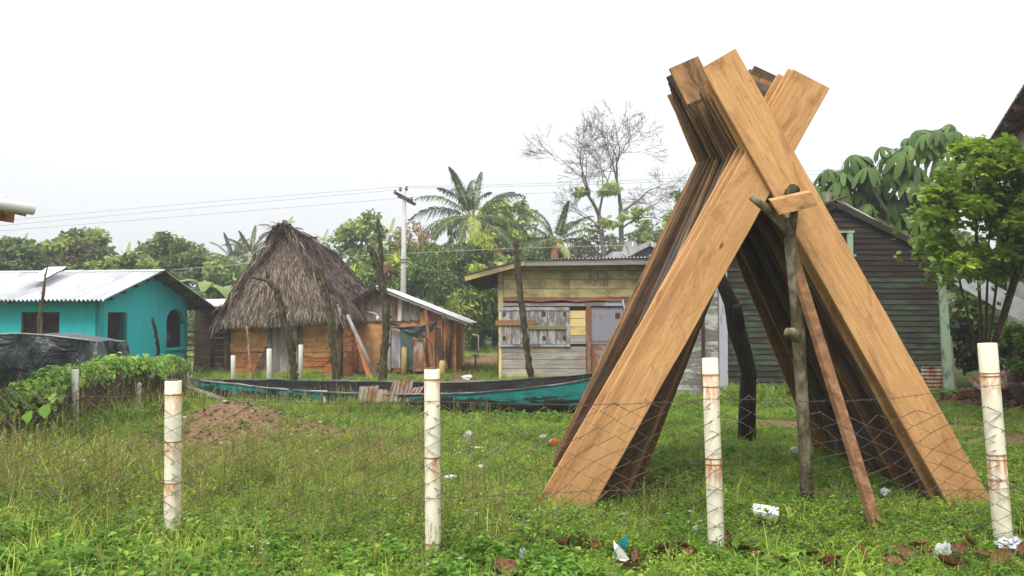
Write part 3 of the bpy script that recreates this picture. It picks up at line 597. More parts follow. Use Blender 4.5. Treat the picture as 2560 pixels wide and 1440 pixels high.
# ------------------------------------------------------------------ tin and mud shed
SY = 24.6; sh = thing('tin_shed', (-3.2, SY, 0), 'low patched shed of rusty tin, planks and mud beside the hut', 'shed')
sx0, sxr, sx1 = -6.0, -4.12, -1.72; rz = 2.62; er = 1.52
MSH = frame((0, SY, 0), (1, 0, 0))
sl_r = (rz - er) / (sx1 + .38 - sxr); top = lambda x: rz - (x - sxr) * sl_r if x > sxr else rz - (sxr - x) * .62
poly_prism('mud_wall', sh, MSH, [(sx0, 0), (sx1, 0), (sx1, top(sx1) - .12), (sxr, 1.75), (sx0, top(sx0) - .1)], .05, .16, M['mud'])
box('side_wall', sh, Matrix(), sx1 - .12, sx1, SY + .16, SY + 4.5, 0, top(sx1) - .12, M['mud'])
for k in range(4): box('mud_buttress', sh, MSH, sx1 - .12 - .26 * k - .2, sx1 - .12 - .26 * k + .02 - .05 * (k % 2), -.03 - .01 * k, .05, 0, top(sx1 - .2 - .26 * k) - .2, (M['mudlow'], M['mud'])[k % 2], .02)
edges = [-6.0, -5.4, -4.85, -4.32, -3.92, -3.5]
for a, b in zip(edges[:-1], edges[1:]):
    zb = 1.56; me_ = corr_mesh((a, SY - .02, zb), (1, 0, 0), b - a, (0, 0, 1), .9, .01, .08, 8, .004)
    for v_ in me_.vertices:
        tt = (v_.co.z - zb) / .9; v_.co.z = zb + tt * (top(v_.co.x) - .04 - zb)
    ob('gable_sheet', me_, M['rustzinc'], sh)
x = -3.5
for w in (.12, .26, .25, .25, .24, .22):
    b = x + w - .015; poly_prism('gable_plank', sh, MSH, [(x, 1.58 + random.uniform(-.04, .06)), (b, 1.58 + random.uniform(-.04, .06)), (b, max(top(b) - .05, 1.64)), (x, max(top(x) - .05, 1.66))], -.03 - random.uniform(0, .01), -.004, M['greywood'] if w > .2 else M['whitepaint']); x += w
for k in range(5): # roof sheets on both slopes
    o_ = SY - .45 + k * 1.02
    ob('roof_sheet', corr_mesh((sxr, o_, rz + .02 + .005 * (k % 2)), (0, 1, 0), 1.06, (1, 0, -sl_r), math.hypot(sx1 + .4 - sxr, rz - er) + .05, .012, .085, 6, .006), M['zinc'], sh)
    ob('roof_sheet', corr_mesh((sxr, o_, rz + .02 + .005 * (k % 2)), (0, 1, 0), 1.06, (-1, 0, -.62), 2.3, .012, .085, 2), M['zinc'], sh)
ob('barge_board', MB().bar((sxr, SY - .4, rz - .04), (sx1 + .36, SY - .4, er - .02), .03, .1), M['greywoodx'], sh)
ob('barge_board', MB().bar((sxr, SY - .4, rz - .04), (sxr - 1.6, SY - .4, rz - .04 - 1.6 * .62), .03, .1), M['darkwood'], sh)
ob('corner_post', MB(True).tube([P(1118, 930, 24.4), P(1122, 850, 24.4), P(1126, 800, 24.45)], [.09, .08, .07], 7), M['brownbark'], sh)
for k in range(7): ob('stick', MB(True).tube([(-3.9, SY + .03, .25 + .19 * k), (-2.7, SY + .035, .25 + .19 * k + random.uniform(-.03, .03))], .014, 5), M['stick'], sh)
def lean(name, px0, px1, pt, pb, Y0, mat, label, cat, corr=False, tilt=.1, dY=.25, th=.03):
    a = P(px0, pb, Y0); b = P(px1, pb, Y0); c = P(px1, pt, Y0 + dY); d = P(px0, pt, Y0 + dY); a.z = max(a.z, .0); b.z = max(b.z, .0)
    sh_ = Vector((tilt, 0, 0)); c += sh_; d += sh_
    if corr: me_ = corr_mesh(a, b - a, (b - a).length, d - a, (d - a).length, .011, .085, 6, .01)
    else:
        n = Vector((0, th, 0)); me_ = mesh(name, [a, b, c, d, a + n, b + n, c + n, d + n], [(0, 1, 2, 3), (7, 6, 5, 4), (0, 4, 5, 1), (1, 5, 6, 2), (2, 6, 7, 3), (3, 7, 4, 0)])
    return ob(name, me_, mat, None, label=label, cat=cat)
M['greensheet'] = simple('dark_green_painted_sheet', [(.3, s(44, 62, 62)), (.55, s(70, 88, 88)), (.75, s(36, 106, 84))], 7, (1, 1, .3), 7, .7, .1, .005)
M['whitestain'] = simple('white_stained_grey_sheet', [(.35, s(96, 96, 96)), (.55, s(150, 150, 150)), (.7, s(206, 206, 206))], 4, (1, 1, .25), 7, .7, .1, .005)
lean('tin_sheet', 978, 1003, 826, 920, 24.1, M['whitestain'], 'grey and white stained tin sheet leaning on the shed wall', 'tin sheet', True, .02)
lean('tin_sheet', 1001, 1033, 820, 925, 24.0, M['greensheet'], 'dark green tin sheet leaning on the shed front', 'tin sheet', True, .0)
lean('tin_sheet', 1034, 1060, 848, 928, 24.0, M['rustzinc'], 'short rusty brown tin sheet leaning on the shed front', 'tin sheet', True, -.02)
lean('shed_door_plank', 960, 976, 815, 925, 24.3, M['greywood'], 'grey upright plank at the left of the shed front', 'plank', False, 0)
lean('leaning_plank', 1060, 1067, 852, 922, 24.0, M['ruststrip'], 'narrow brown plank leaning between rusty sheet and shed post', 'plank', False, -.12)
lean('leaning_plank', 1078, 1086, 862, 922, 23.9, M['tanrail'], 'short pale tan plank standing beside the shed post', 'plank', False, 0)
lean('leaning_plank', 1098, 1112, 820, 935, 23.7, M['darkwood'], 'dark plank leaning at the right corner of the shed', 'plank', False, -.12, .5)
lean('leaning_plank', 1114, 1124, 880, 940, 23.6, M['brownbark'], 'short dark stub leaning at the right corner of the shed', 'plank', False, -.16, .5)
ob('shed_post', MB().bar(P(1080, 922, 23.9), P(1064, 775, 24.2), .09, .05, (0, 1, 0)), M['ruststrip'], None, label='reddish brown square post propped against the shed eave', cat='post')
ob('diagonal_stick', MB().bar(P(1058, 832, 24.05), P(1088, 863, 23.85), .05, .04, (0, 1, 0)), M['ruststrip'], None, label='short diagonal brown stick across the shed post', cat='stick')
def log(name, px, pb, pt, Y, r, mat, label):
    a = P(px, pb, Y); b = P(px + 2, pt, Y + .15); a.z = -.05
    return ob(name, MB(True).tube([a, a.lerp(b, .5), b], [r * 1.05, r, r * .92], 10, wob=.05), mat, None, label=label, cat='log')
M['cutlog'] = simple('yellow_cut_log', [(.3, s(134, 120, 66)), (.6, s(184, 156, 100)), (.8, s(198, 178, 130))], 6, (1, 1, .3), 6, .9, .3)
log('log_stub', 1009, 924, 868, 23.7, .085, M['cutlog'], 'yellowish upright log stub in front of the dark green sheet')
log('log_stub', 1104, 930, 903, 23.4, .1, M['cutlog'], 'wide mossy log stub by the right corner of the shed')
# black plastic sheet sagging across the shed front
pl = MB(True); nu, nv = 14, 5
for j in range(nv + 1):
    for i in range(nu + 1):
        u = i / nu; v = j / nv; p = P(976 + 116 * u, 806 + 14 * math.sin(math.pi * u) + v * (10 + 22 * max(0, math.sin(math.pi * (u - .35) * 1.5))) - 4 * u, 24.15 - .03 * math.sin(20 * u + 7 * v)); pl.v.append(tuple(p))
pl.f = [(j * (nu + 1) + i, j * (nu + 1) + i + 1, (j + 1) * (nu + 1) + i + 1, (j + 1) * (nu + 1) + i) for j in range(nv) for i in range(nu)]
ob('plastic_sheet', pl, M['blackplastic'], None, label='torn black plastic sheet sagging across the shed front', cat='plastic sheet')
hl = thing('hanging_lamp', P(935, 786, 24.3), 'white lamp bulb on a short arm at the shed gable', 'lamp')
ob('arm', MB(True).tube([P(915, 780, 24.56), P(930, 781, 24.4), P(942, 785, 24.3), P(944, 790, 24.3)], .014, 6), M['white'], hl)
ob('bulb', MB(True).tube([P(944, 789, 24.3), P(944, 794, 24.3), P(944, 799, 24.3), P(944, 803, 24.3)], [.02, .05, .045, .008], 10), M['white'], hl)

# ------------------------------------------------------------------ yellow plank house
YY = 20.6; yh = thing('yellow_plank_house', (1.5, YY, 0), 'weathered yellow plank house with grey shutters behind the beached canoe', 'house')
yx0, yx1 = X(1247, YY), 4.75; MY = frame((0, YY, 0), (1, 0, 0)); zt = Z(657, YY)
box('wall_core', yh, MY, yx0 + .03, yx1, .035, .12, .0, zt, M['darkwood'])
box('side_wall', yh, Matrix(), yx0 + .03, yx0 + .12, YY + .12, YY + 8, 0, zt - .3, M['yellow']); box('side_wall', yh, Matrix(), yx1 - .1, yx1, YY + .12, YY + 8, 0, zt, M['yellow'])
zx = lambda py: Z(py, YY); xx = lambda px: X(px, YY)
wl, wr, wt, wb = xx(1256), xx(1421), zx(776), zx(861); dl, drr, dt = xx(1470), xx(1562), zx(765)
def prow(z0, z1, x0, x1, mat, splits=()):
    e = [x0] + list(splits) + [x1]
    for a, b in zip(e[:-1], e[1:]):
        o_ = random.uniform(0, .007); box('plank', yh, MY, a + .003, b - .003, -.022 - o_, .03, z0 + .004, z1 - .005 - random.uniform(0, .004), mat, .003)
up = [658, 676, 698, 722, 744]
for k in range(4): prow(zx(up[k + 1]), zx(up[k]), yx0 + .12, yx1, M['yellow'], [xx(1424)] if k in (1, 2, 3) else ([xx(1560)] if k == 0 else []))
for z0, z1 in ((776, 796), (796, 817), (817, 838), (838, 860)): prow(zx(z1), zx(z0), xx(1424), dl - .06, M['cream'] if z0 < 838 else M['wornwall'])
for z0, z1 in ((866, 880), (880, 899), (899, 921), (921, 942), (942, 957)): prow(max(zx(z1), .01), zx(z0), yx0 + .08, dl - .06, M['wornwall'])
for z0, z1 in ((757, 776), (776, 800), (800, 824), (824, 848), (848, 872), (872, 896), (896, 920), (920, 944), (944, 957)): prow(max(zx(z1), .01), zx(z0), drr + .1, yx1, M['wornwall'])
cp_ = box('corner_board', yh, MY, yx0 - .02, yx0 + .115, -.055, .05, zx(770), zx(655), M['yellow'], .003)
box('corner_board', yh, MY, yx0 - .0, yx0 + .075, -.05, .05, .02, zx(775), M['cream'], .004); box('corner_base', yh, MY, yx0 - .03, yx0 - .002, -.045, .1, .0, zx(862), M['darkwood'], .004)
st_ = MB(); nn_ = 16
for i in range(nn_ + 1):
    x_ = yx0 + .13 + (yx1 - yx0 - .2) * i / nn_; zz = zx(748) + .012 * math.sin(i * 1.7); h_ = .05 + .012 * math.sin(i * 2.3)
    st_.v += [(x_, -.03, zz + h_), (x_, -.10, zz - h_)]
st_.f = [(2 * i, 2 * i + 1, 2 * i + 3, 2 * i + 2) for i in range(nn_)]
ob('rusty_flashing', st_, M['ruststrip'], yh, MY)
box('rail', yh, MY, yx0 + .12, xx(1640), -.05, .02, zx(765), zx(757), M['greywoodx'], .004); box('rail', yh, MY, yx0 - .02, wr + .03, -.07, -.0, zx(776), zx(768), M['bluegrey'], .004)
w = box('window', yh, MY, wl - .02, wr + .0, -.01, .025, wb, wt, M['darkwood'])
box('frame', w, MY, wr - .07, wr + .03, -.055, -.012, wb, wt - .003, M['bluegrey'], .003); box('frame', w, MY, wl - .05, wl, -.06, -.012, wb, wt - .003, M['bluegrey'], .003); box('sill', w, MY, wl - .08, wr + .04, -.09, -.01, wb - .05, wb, M['bluegrey'], .003)
nb = 7; bw = (wr - .075 - wl) / nb
for k in range(nb): box('shutter_board', w, MY, wl + k * bw + .004, wl + (k + 1) * bw - .004, -.045 - .004 * (k % 2), -.014, wb + .012, wt - .012 - random.uniform(0, .012), M['shutter'], .002)
hg = flat('rusty_hinge', s(86, 52, 36), .7)
for px in (1260, 1360, 1411):
    for py in (785, 845): box('hinge', w, MY, xx(px - 4), xx(px + 4), -.062, -.056, zx(py + 5), zx(py - 5), hg)
box('batten', w, MY, xx(1239), xx(1339), -.095, -.056, zx(813), zx(801), M['tanrail'], .004); box('batten', w, MY, xx(1320), xx(1416), -.088, -.057, zx(823), zx(814), M['mossrail'], .004)
d_ = box('door', yh, MY, dl + .07, drr - .04, -.008, .032, zx(852), dt - .03, M['doorgrey'], .002)
box('lower_panel', d_, MY, dl + .07, drr - .04, -.01, .03, .03, zx(862), M['rustdoor'], .002); box('mid_rail', d_, MY, dl + .07, drr - .04, -.022, .028, zx(861), zx(853), M['bluegrey'], .002)
box('frame', d_, MY, dl - .05, dl + .065, -.06, .03, .0, dt, M['rustdoor'], .003); box('frame', d_, MY, drr - .035, drr + .06, -.06, .03, .0, dt, M['bluegrey'], .003); box('frame', d_, MY, dl - .09, drr + .1, -.065, .03, dt, dt + .1, M['bluegrey'], .003)
box('lock', d_, MY, xx(1538), xx(1549), -.03, -.012, zx(795), zx(782), hg)
ob('awning_hook', MB(True).tube([(xx(1556), -.07, zx(750)), (xx(1559), -.2, zx(770)), (xx(1560), -.16, zx(800))], .03, 6), M['bluegrey'], yh, MY)
m, t, b = nmat('faded_lettering_patch', .8, .2); nn1 = noise(t, coords(t, (14, 1, 2.2)), 1.6, 6, .6, .4)
t.links.new(ramp(t, noise(t, coords(t), 20, 4), [(.3, s(104, 96, 88)), (.7, s(146, 138, 130))]), b.inputs['Base Color'])
rr_ = ramp(t, nn1, [(.5, (0, 0, 0, 1)), (.54, (1, 1, 1, 1))]); t.links.new(rr_, b.inputs['Alpha'])
ob('faded_patch', mesh('faded_patch', [(xx(1472), -.034, zx(715)), (xx(1526), -.034, zx(715)), (xx(1526), -.034, zx(677)), (xx(1472), -.034, zx(677))], [(0, 1, 2, 3)]), m, yh, MY)
# roof: main slope, and the left slope falling to the eave
rx = X(1312, 20.2); rzt = Z(652, 20.2); lx = X(1160, 20.2); lz = Z(692, 20.2); y0r = YY - .45
for k in range(7): ob('roof_sheet', corr_mesh((rx + k * .78, y0r - .08, rzt + .03 + .006 * (k % 2) + .012 * k), (1, 0, .012), .82, (0, 1, .05), 8.4, .016, .09), M['zinc'], yh)
e_ = Vector((lx - rx, 0, lz - rzt)); ns = 10
for k in range(ns): ob('roof_sheet', corr_mesh((rx, y0r - .06 + k * .84, rzt + .035 + .004 * (k % 2)), (0, 1, .01), .87, e_, e_.length + .03, .012, .09), M['zinc'], yh)
ob('fascia', MB().bar((rx + .02, y0r, rzt - .06), (yx1 + .4, y0r, rzt + .0), .035, .15), M['greywoodx'], yh); ob('fascia', MB().bar((rx, y0r, rzt - .055), (lx + .02, y0r, lz - .05), .034, .12), M['yellow'], yh)
for k in range(9):
    yy_ = y0r + .4 + .9 * k; ob('rafter', MB().bar((rx, yy_, rzt - .07), (lx + .06, yy_, lz - .065), .06, .1), M['rafter'], yh)
for k in range(4):
    tt = .25 + .22 * k; p = Vector((rx, 0, rzt - .015)).lerp(Vector((lx, 0, lz - .015)), tt + .1); ob('batten', MB().bar((p.x, y0r + .05, p.z), (p.x, y0r + 8.2, p.z), .06, .03), M['rafter'], yh)
box('soffit', yh, MY, rx, yx1 + .3, -.42, .02, zt - .02, zt + .01, M['rafter'])

# ------------------------------------------------------------------ green clapboard house
GY = 17.1; gh_ = thing('green_clapboard_house', (6.9, GY, 0), 'old dark green clapboard house with stained gable behind the timber stack', 'house')
gx0, gx1, gxm = X(1812, GY), X(2356, GY), X(2090, GY); zp, ze = Z(505, GY), Z(634, GY); MGH = frame((0, GY, 0), (1, 0, 0))
gtop = lambda x: zp - (zp - ze) * abs(x - gxm) / (gx1 - gxm) if x > gxm else zp - (zp - ze) * (gxm - x) / (gxm - gx0)
poly_prism('wall_core', gh_, MGH, [(gx0, 0), (gx1, 0), (gx1, ze - .05), (gxm, zp - .05), (gx0, ze - .05)], .03, .12, M['darkwood'])
pitch = .118; nrow = int(zp / pitch); wz0, wz1, wx0_, wx1_ = Z(636, GY), Z(574, GY), X(2092, GY), X(2136, GY)
for r in range(nrow):
    z0 = .05 + r * pitch; z1 = z0 + pitch * 1.04
    def half(z): # half extents of the gable at height z
        if z < ze: return gx0, gx1
        f = (z - ze) / (zp - ze); return gx0 + (gxm - gx0) * f, gx1 - (gx1 - gxm) * f
    a0, a1 = half(z0); c0, c1 = half(z1)
    if z0 > zp - .15: break
    sp_ = [a0] + ([gxm + random.uniform(-1.2, 1.6)] if a1 - a0 > 3 else []) + [a1]
    for k in range(len(sp_) - 1):
        l, r_ = sp_[k], sp_[k + 1]; lt_ = c0 if k == 0 else l; rt_ = c1 if k == len(sp_) - 2 else r_
        v = [(l + .003, -.03, z0), (r_ - .003, -.03, z0), (max(rt_ - .003, lt_), -.008, z1), (lt_ + .003, -.008, z1), (l + .003, .03, z0), (r_ - .003, .03, z0), (max(rt_ - .003, lt_), .03, z1), (lt_ + .003, .03, z1)]
        jz = random.uniform(-.004, .004); v = [(x_, y_ - random.uniform(0, .003), z_ + jz) for x_, y_, z_ in v]
        mt = M['brownboard'] if z0 > 2.55 or (z0 > 2.0 and random.random() < .5) else M['greenboard']
        ob('clapboard', mesh('clapboard', v, [(0, 1, 2, 3), (7, 6, 5, 4), (0, 4, 5, 1), (1, 5, 6, 2), (2, 6, 7, 3), (3, 7, 4, 0)]), mt, gh_, MGH)
poly_prism('corner_post', gh_, MGH, [(gx1 - .04, -.02), (gx1 + .17, -.02), (gx1 + .02, Z(632, GY)), (gx1 - .12, Z(630, GY))], -.1, -.04, M['palegreen'])
poly_prism('corner_post', gh_, MGH, [(gx1 + .16, -.02), (gx1 + .24, -.02), (gx1 + .17, Z(840, GY)), (gx1 + .13, Z(840, GY))], -.05, .06, M['greywood'])
box('corner_post', gh_, MGH, X(1796, GY), X(1816, GY), -.09, .05, 0, Z(560, GY), M['lavender'], .003)
w = box('window', gh_, MGH, wx0_, wx1_ - .1, -.028, -.02, wz0, wz1 - .1, M['darkwood'])
box('frame', w, MGH, wx0_ - .1, wx1_, -.08, -.03, wz1 - .08, wz1 - .03, M['palegreen'], .002); box('frame', w, MGH, wx1_ - .15, wx1_ - .03, -.07, -.03, wz0, wz1 - .08, M['palegreen'], .002); box('frame', w, MGH, wx0_ - .3, wx0_ - .18, -.07, -.03, wz0, wz1 - .08, M['palegreen'], .002); box('sill', w, MGH, wx0_ - .35, wx1_ + .03, -.08, -.03, wz0 - .05, wz0, M['palegreen'], .002)
ob('patch_sheet', corr_mesh((X(2296, GY), GY - .06, .0), (0, 0, 1), Z(916, GY), (1, 0, 0), X(2368, GY) - X(2296, GY), .012, .08, 6, .01), M['rustzinc'], gh_)
box('side_wall', gh_, Matrix(), gx1 - .1, gx1 - .01, GY + .13, GY + 5.5, 0, ze - .05, M['brownboard']); box('side_wall', gh_, Matrix(), gx0 + .01, gx0 + .1, GY + .13, GY + 5.5, 0, ze - .05, M['greenboard'])
for sgn in (-1, 1):
    xe = gx1 + .05 if sgn > 0 else gx0 - .3; dv = Vector((xe - gxm, 0, (ze - zp) * (xe - gxm) / ((gx1 if sgn > 0 else gx0) - gxm)))
    for k in range(6): ob('roof_sheet', corr_mesh((gxm, GY - .12 + k * .95, zp + .02 + .006 * (k % 2)), (0, 1, 0), 1.0, dv, dv.length, .012, .085, 3, .01), M['rustzinc'], gh_)
    ob('barge_board', MB().bar((gxm, GY - .1, zp - .07), (xe, GY - .1, zp - .07 + dv.z), .04, .13), M['brownboard'], gh_)
ob('ridge_scrap', MB().bar(P(2055, 512, 16.9), P(2112, 492, 17.3), .16, .05), M['darkwood'], gh_); ob('ridge_scrap', MB().bar(P(2068, 505, 17), P(2074, 480, 17), .1, .02, (0, 1, 0)), M['greywood'], gh_)
ob('ridge_sheet', corr_mesh(P(2100, 500, 17.2), (0, 1, 0), .7, (1, 0, -.55), .9, .012, .08), M['zinc'], gh_)
# annex with pale boards at its left
for r in range(24):
    z0 = r * .115; box('clapboard', gh_, MGH, X(1690, GY), X(1795, GY) - .01, -.02 - random.uniform(0, .006), .03, z0, z0 + .111, M['greyboard'], .003)
box('annex_core', gh_, MGH, X(1690, GY), X(1795, GY), .035, 3, 0, 2.75, M['darkwood']); box('annex_post', gh_, MGH, X(1752, GY), X(1760, GY), -.06, -.028, 0, 2.7, M['darkwood'])
ob('annex_roof', corr_mesh((X(1680, GY), GY - .3, 2.9), (1, 0, 0), 1.1, (0, 1, .1), 3.4), M['zinc'], gh_)

# ------------------------------------------------------------------ cream house at the right edge, eave house at the left edge
E0 = Vector((10.68, 18.22, 5.29)); E1 = Vector((4.8, 5.34, 5.29)); ed = (E1 - E0).normalized(); en = Vector((-ed.y, ed.x, 0)); en = en if en.x > 0 else -en
rh_ = thing('cream_house', (8, 9, 0), 'cream rendered house with overhanging tin roof at the right edge', 'house')
EL = (E1 - E0).length
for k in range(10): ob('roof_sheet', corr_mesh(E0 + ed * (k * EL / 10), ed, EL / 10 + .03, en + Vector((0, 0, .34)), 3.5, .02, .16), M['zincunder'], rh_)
for k in range(3): p = E0 + en * (.12 + .5 * k) + Vector((0, 0, .34 * (.12 + .5 * k) - .07)); ob('purlin', MB().bar(p, p + ed * EL, .07, .07), M['darkwood'], rh_)
for k in range(8): p = E0 + ed * (.4 + k * 1.2) + Vector((0, 0, -.1)); ob('rafter', MB().bar(p + en * .03, p + en * 2 + Vector((0, 0, .34 * 2)), .06, .1), M['browntimber'], rh_)
W0 = E0 + en * .5 + ed * .15; ob('wall', MB().box(0, EL, 0, .18, 0, 5.35), M['wallcream'], rh_, frame((W0.x, W0.y, 0), ed))
W1 = W0 + en * 4; ob('wall', MB().box(0, 4, 0, .18, 0, 5.35), M['wallcream'], rh_, frame((W0.x, W0.y, 0) , en) @ Matrix.Translation((.19, -.18, 0)))
gt = thing('fallen_gutter', P(2470, 730, 16), 'long grey metal gutter hanging slantwise beside the green house', 'gutter')
a, b_ = P(2378, 682, 16.85), P(2572, 790, 15.3); gl = MB(); dd = (b_ - a).normalized(); uu = Vector((0, 0, 1)); sdv = dd.cross(uu).normalized(); uu = sdv.cross(dd)
prof = [(-.14, .17), (-.14, -.10), (.14, -.12), (.14, .04)]
for p in (a, b_):
    gl.v += [tuple(p + sdv * x_ + uu * z_) for x_, z_ in prof]
gl.f = [(i, i + 1, i + 5, i + 4) for i in range(3)]; ob('channel', gl, M['zinc'], gt)
ob('bracket', MB().bar(a + Vector((-.1, 0, .02)), a + Vector((.5, -.1, .1)), .05, .05), M['darkwood'], gt)

lh = thing('white_eave_house', (-7.5, 8, 0), 'white roof eave with round white gutter pipe at the left edge', 'house')
q0, q1 = P(84, 524, 8.3), P(-900, 375, 6.4)
ob('gutter_pipe', MB(True).tube([q0 + (q0 - q1).normalized() * .012, q0, q0 + (q1 - q0) * .5, q1], [.04, .058, .058, .058], 16), M['white'], lh)
dl_ = (q1 - q0).normalized(); dn_ = Vector((dl_.y, -dl_.x, 0)).normalized(); dn_ = dn_ if dn_.y > 0 else -dn_
a = q0 + Vector((-.16, 0, 0)); 
for k in range(4):
    p = q0 + dl_ * (.22 + k * .9) + Vector((0, 0, .075)); ob('roof_sheet', corr_mesh(p, dl_, .92, dn_ + Vector((0, 0, .25)), 3.0, .012, .09), M['zincwhite'], lh)
ob('fascia', MB().bar(P(36, 535, 8.5) + Vector((0, 0, -.015)), P(-700, 425, 6.9), .03, .16), timber('red_brown_fascia', [(.3, s(104, 66, 44)), (.7, s(140, 96, 68))], 0), lh)
ob('fascia_strip', MB().bar(P(66, 535, 8.62), P(-10, 518, 8.5), .03, .055), M['brownbark'], lh)
ob('pipe_hanger', MB().bar(P(14, 520, 8.3), P(14, 534, 8.42), .025, .02), M['white'], lh)
wp = P(-330, 800, 8.8); ob('wall', MB().box(0, 5, 0, .16, 0, 2.75), M['wallcream'], lh, frame((wp.x, wp.y, 0), Vector((dl_.x, dl_.y, 0))))
ob('wall', MB().box(0, 4, 0, .16, 0, 2.75), M['wallcream'], lh, frame((wp.x, wp.y, 0), Vector((-dl_.y, dl_.x, 0)) if -dl_.y * 0 + dl_.x > 0 else Vector((dl_.y, -dl_.x, 0))))

# far grey house with dish
fh = thing('far_grey_house', (5.5, 36, 0), 'far grey gabled house roof showing above the yellow house', 'house')
FY = 34; px0, pxm, px1 = X(1540, FY), X(1622, FY), X(1760, FY); zA, zB = Z(604, FY), Z(640, FY)
poly_prism('gable_wall', fh, frame((0, FY, 0), (1, 0, 0)), [(px0 + .5, 0), (px1, 0), (px1, zB - .3), (pxm, zA - .12), (px0 + .5, zB - .2)], 0, .2, M['greygable'])
for sgn, xe in ((-1, px0 + .1), (1, px1 + .3)):
    dv = Vector((xe - pxm, 0, -(zA - zB) * abs(xe - pxm) / abs(px0 - pxm) * 1.15)); ob('roof_slope', corr_mesh((pxm, FY - .4, zA), (0, 1, 0), 6, dv, dv.length, .02, .25), M['greyroof'], fh)
    ob('barge_board', MB().bar((pxm, FY - .42, zA - .1), (pxm + dv.x, FY - .42, zA - .1 + dv.z), .05, .2), M['concrete'], fh)
ob('wing_roof', MB().box(px0 - .1, px0 + 1.2, FY + .2, FY + 4, Z(646, FY), Z(628, FY)), M['greyroof'], fh)
sd3 = thing('satellite_dish', P(1576, 625, 33), 'grey satellite dish on a white mast beside the far grey roof', 'satellite dish')
ob('mast', MB(True).tube([P(1584, 645, 33), P(1582, 606, 33)], .035, 7), M['white'], sd3)
dm = MB(True); cdir = Vector((-.6, -.7, .35)).normalized(); cu = cdir.cross(Vector((0, 0, 1))).normalized(); cv = cu.cross(cdir); cc = P(1577, 622, 33)
for r in range(4):
    for k in range(16): a_ = 2 * math.pi * k / 16; rr = .36 * r / 3; dm.v.append(tuple(cc + (cu * math.cos(a_) + cv * math.sin(a_)) * rr + cdir * (rr * rr * .5)))
for r in range(3):
    for k in range(16): dm.f.append((r * 16 + k, r * 16 + (k + 1) % 16, (r + 1) * 16 + (k + 1) % 16, (r + 1) * 16 + k))
ob('dish', dm, M['dishgrey'], sd3); ob('feed_arm', MB().bar(cc - cv * .3, cc + cdir * .4, .03, .03), M['dishgrey'], sd3)
# ------------------------------------------------------------------ timber stack: sawn boards crossed over a pole
def board_mesh(L, W, T, seed):
    r = random.Random(seed); n = 12; v = []; f = []; c = .006
    pr_ = [(-W / 2 + c, -T / 2), (W / 2 - c, -T / 2), (W / 2, -T / 2 + c), (W / 2, T / 2 - c), (W / 2 - c, T / 2), (-W / 2 + c, T / 2), (-W / 2, T / 2 - c), (-W / 2, -T / 2 + c)]
    e0, e1 = r.uniform(-.012, .012), r.uniform(-.02, .02); bow = r.uniform(-.02, .02); ph = r.uniform(0, 6)
    for i in range(n + 1):
        t_ = i / n; z = t_ * L; dw = .003 * math.sin(5 * t_ * 6 + ph); by = bow * math.sin(math.pi * t_)
        for x, y in pr_:
            zz = z + (e0 * x / W if i == 0 else e1 * x / W if i == n else 0)
            if i in (0, n): x *= .992
            v.append((x + dw * (1 if x > 0 else -.6) + r.uniform(-.0012, .0012), y + by, zz))
    for i in range(n):
        for k in range(8): k2 = (k + 1) % 8; f.append((i * 8 + k, i * 8 + k2, (i + 1) * 8 + k2, (i + 1) * 8 + k))
    f += [tuple(range(7, -1, -1)), tuple(n * 8 + k for k in range(8))]
    me_ = mesh('board', v, f); return me_
def interp(x, pts):
    for (a, b), (c, d) in zip(pts[:-1], pts[1:]):
        if a <= x <= c: return b + (d - b) * (x - a) / (c - a)
    return pts[-1][1]
NP = 24; PY0 = 6.86; STEP = .0925
topL = [(0, 3.86), (1, 3.76), (2, 3.74), (3, 3.80), (5, 3.77), (7, 3.72), (9, 3.76), (10, 3.82), (10.9, 4.0), (11, 4.22), (13, 4.2), (15, 4.16), (17, 4.05)]
topR = [(0, 3.70), (1, 3.73), (2, 3.70), (3, 3.6), (6, 3.75), (9, 4.0), (12, 4.2), (17, 4.3)]
ORD = 'first second third fourth fifth sixth seventh eighth ninth tenth eleventh twelfth thirteenth fourteenth fifteenth sixteenth seventeenth eighteenth nineteenth twentieth twenty-first twenty-second twenty-third rearmost'.split()
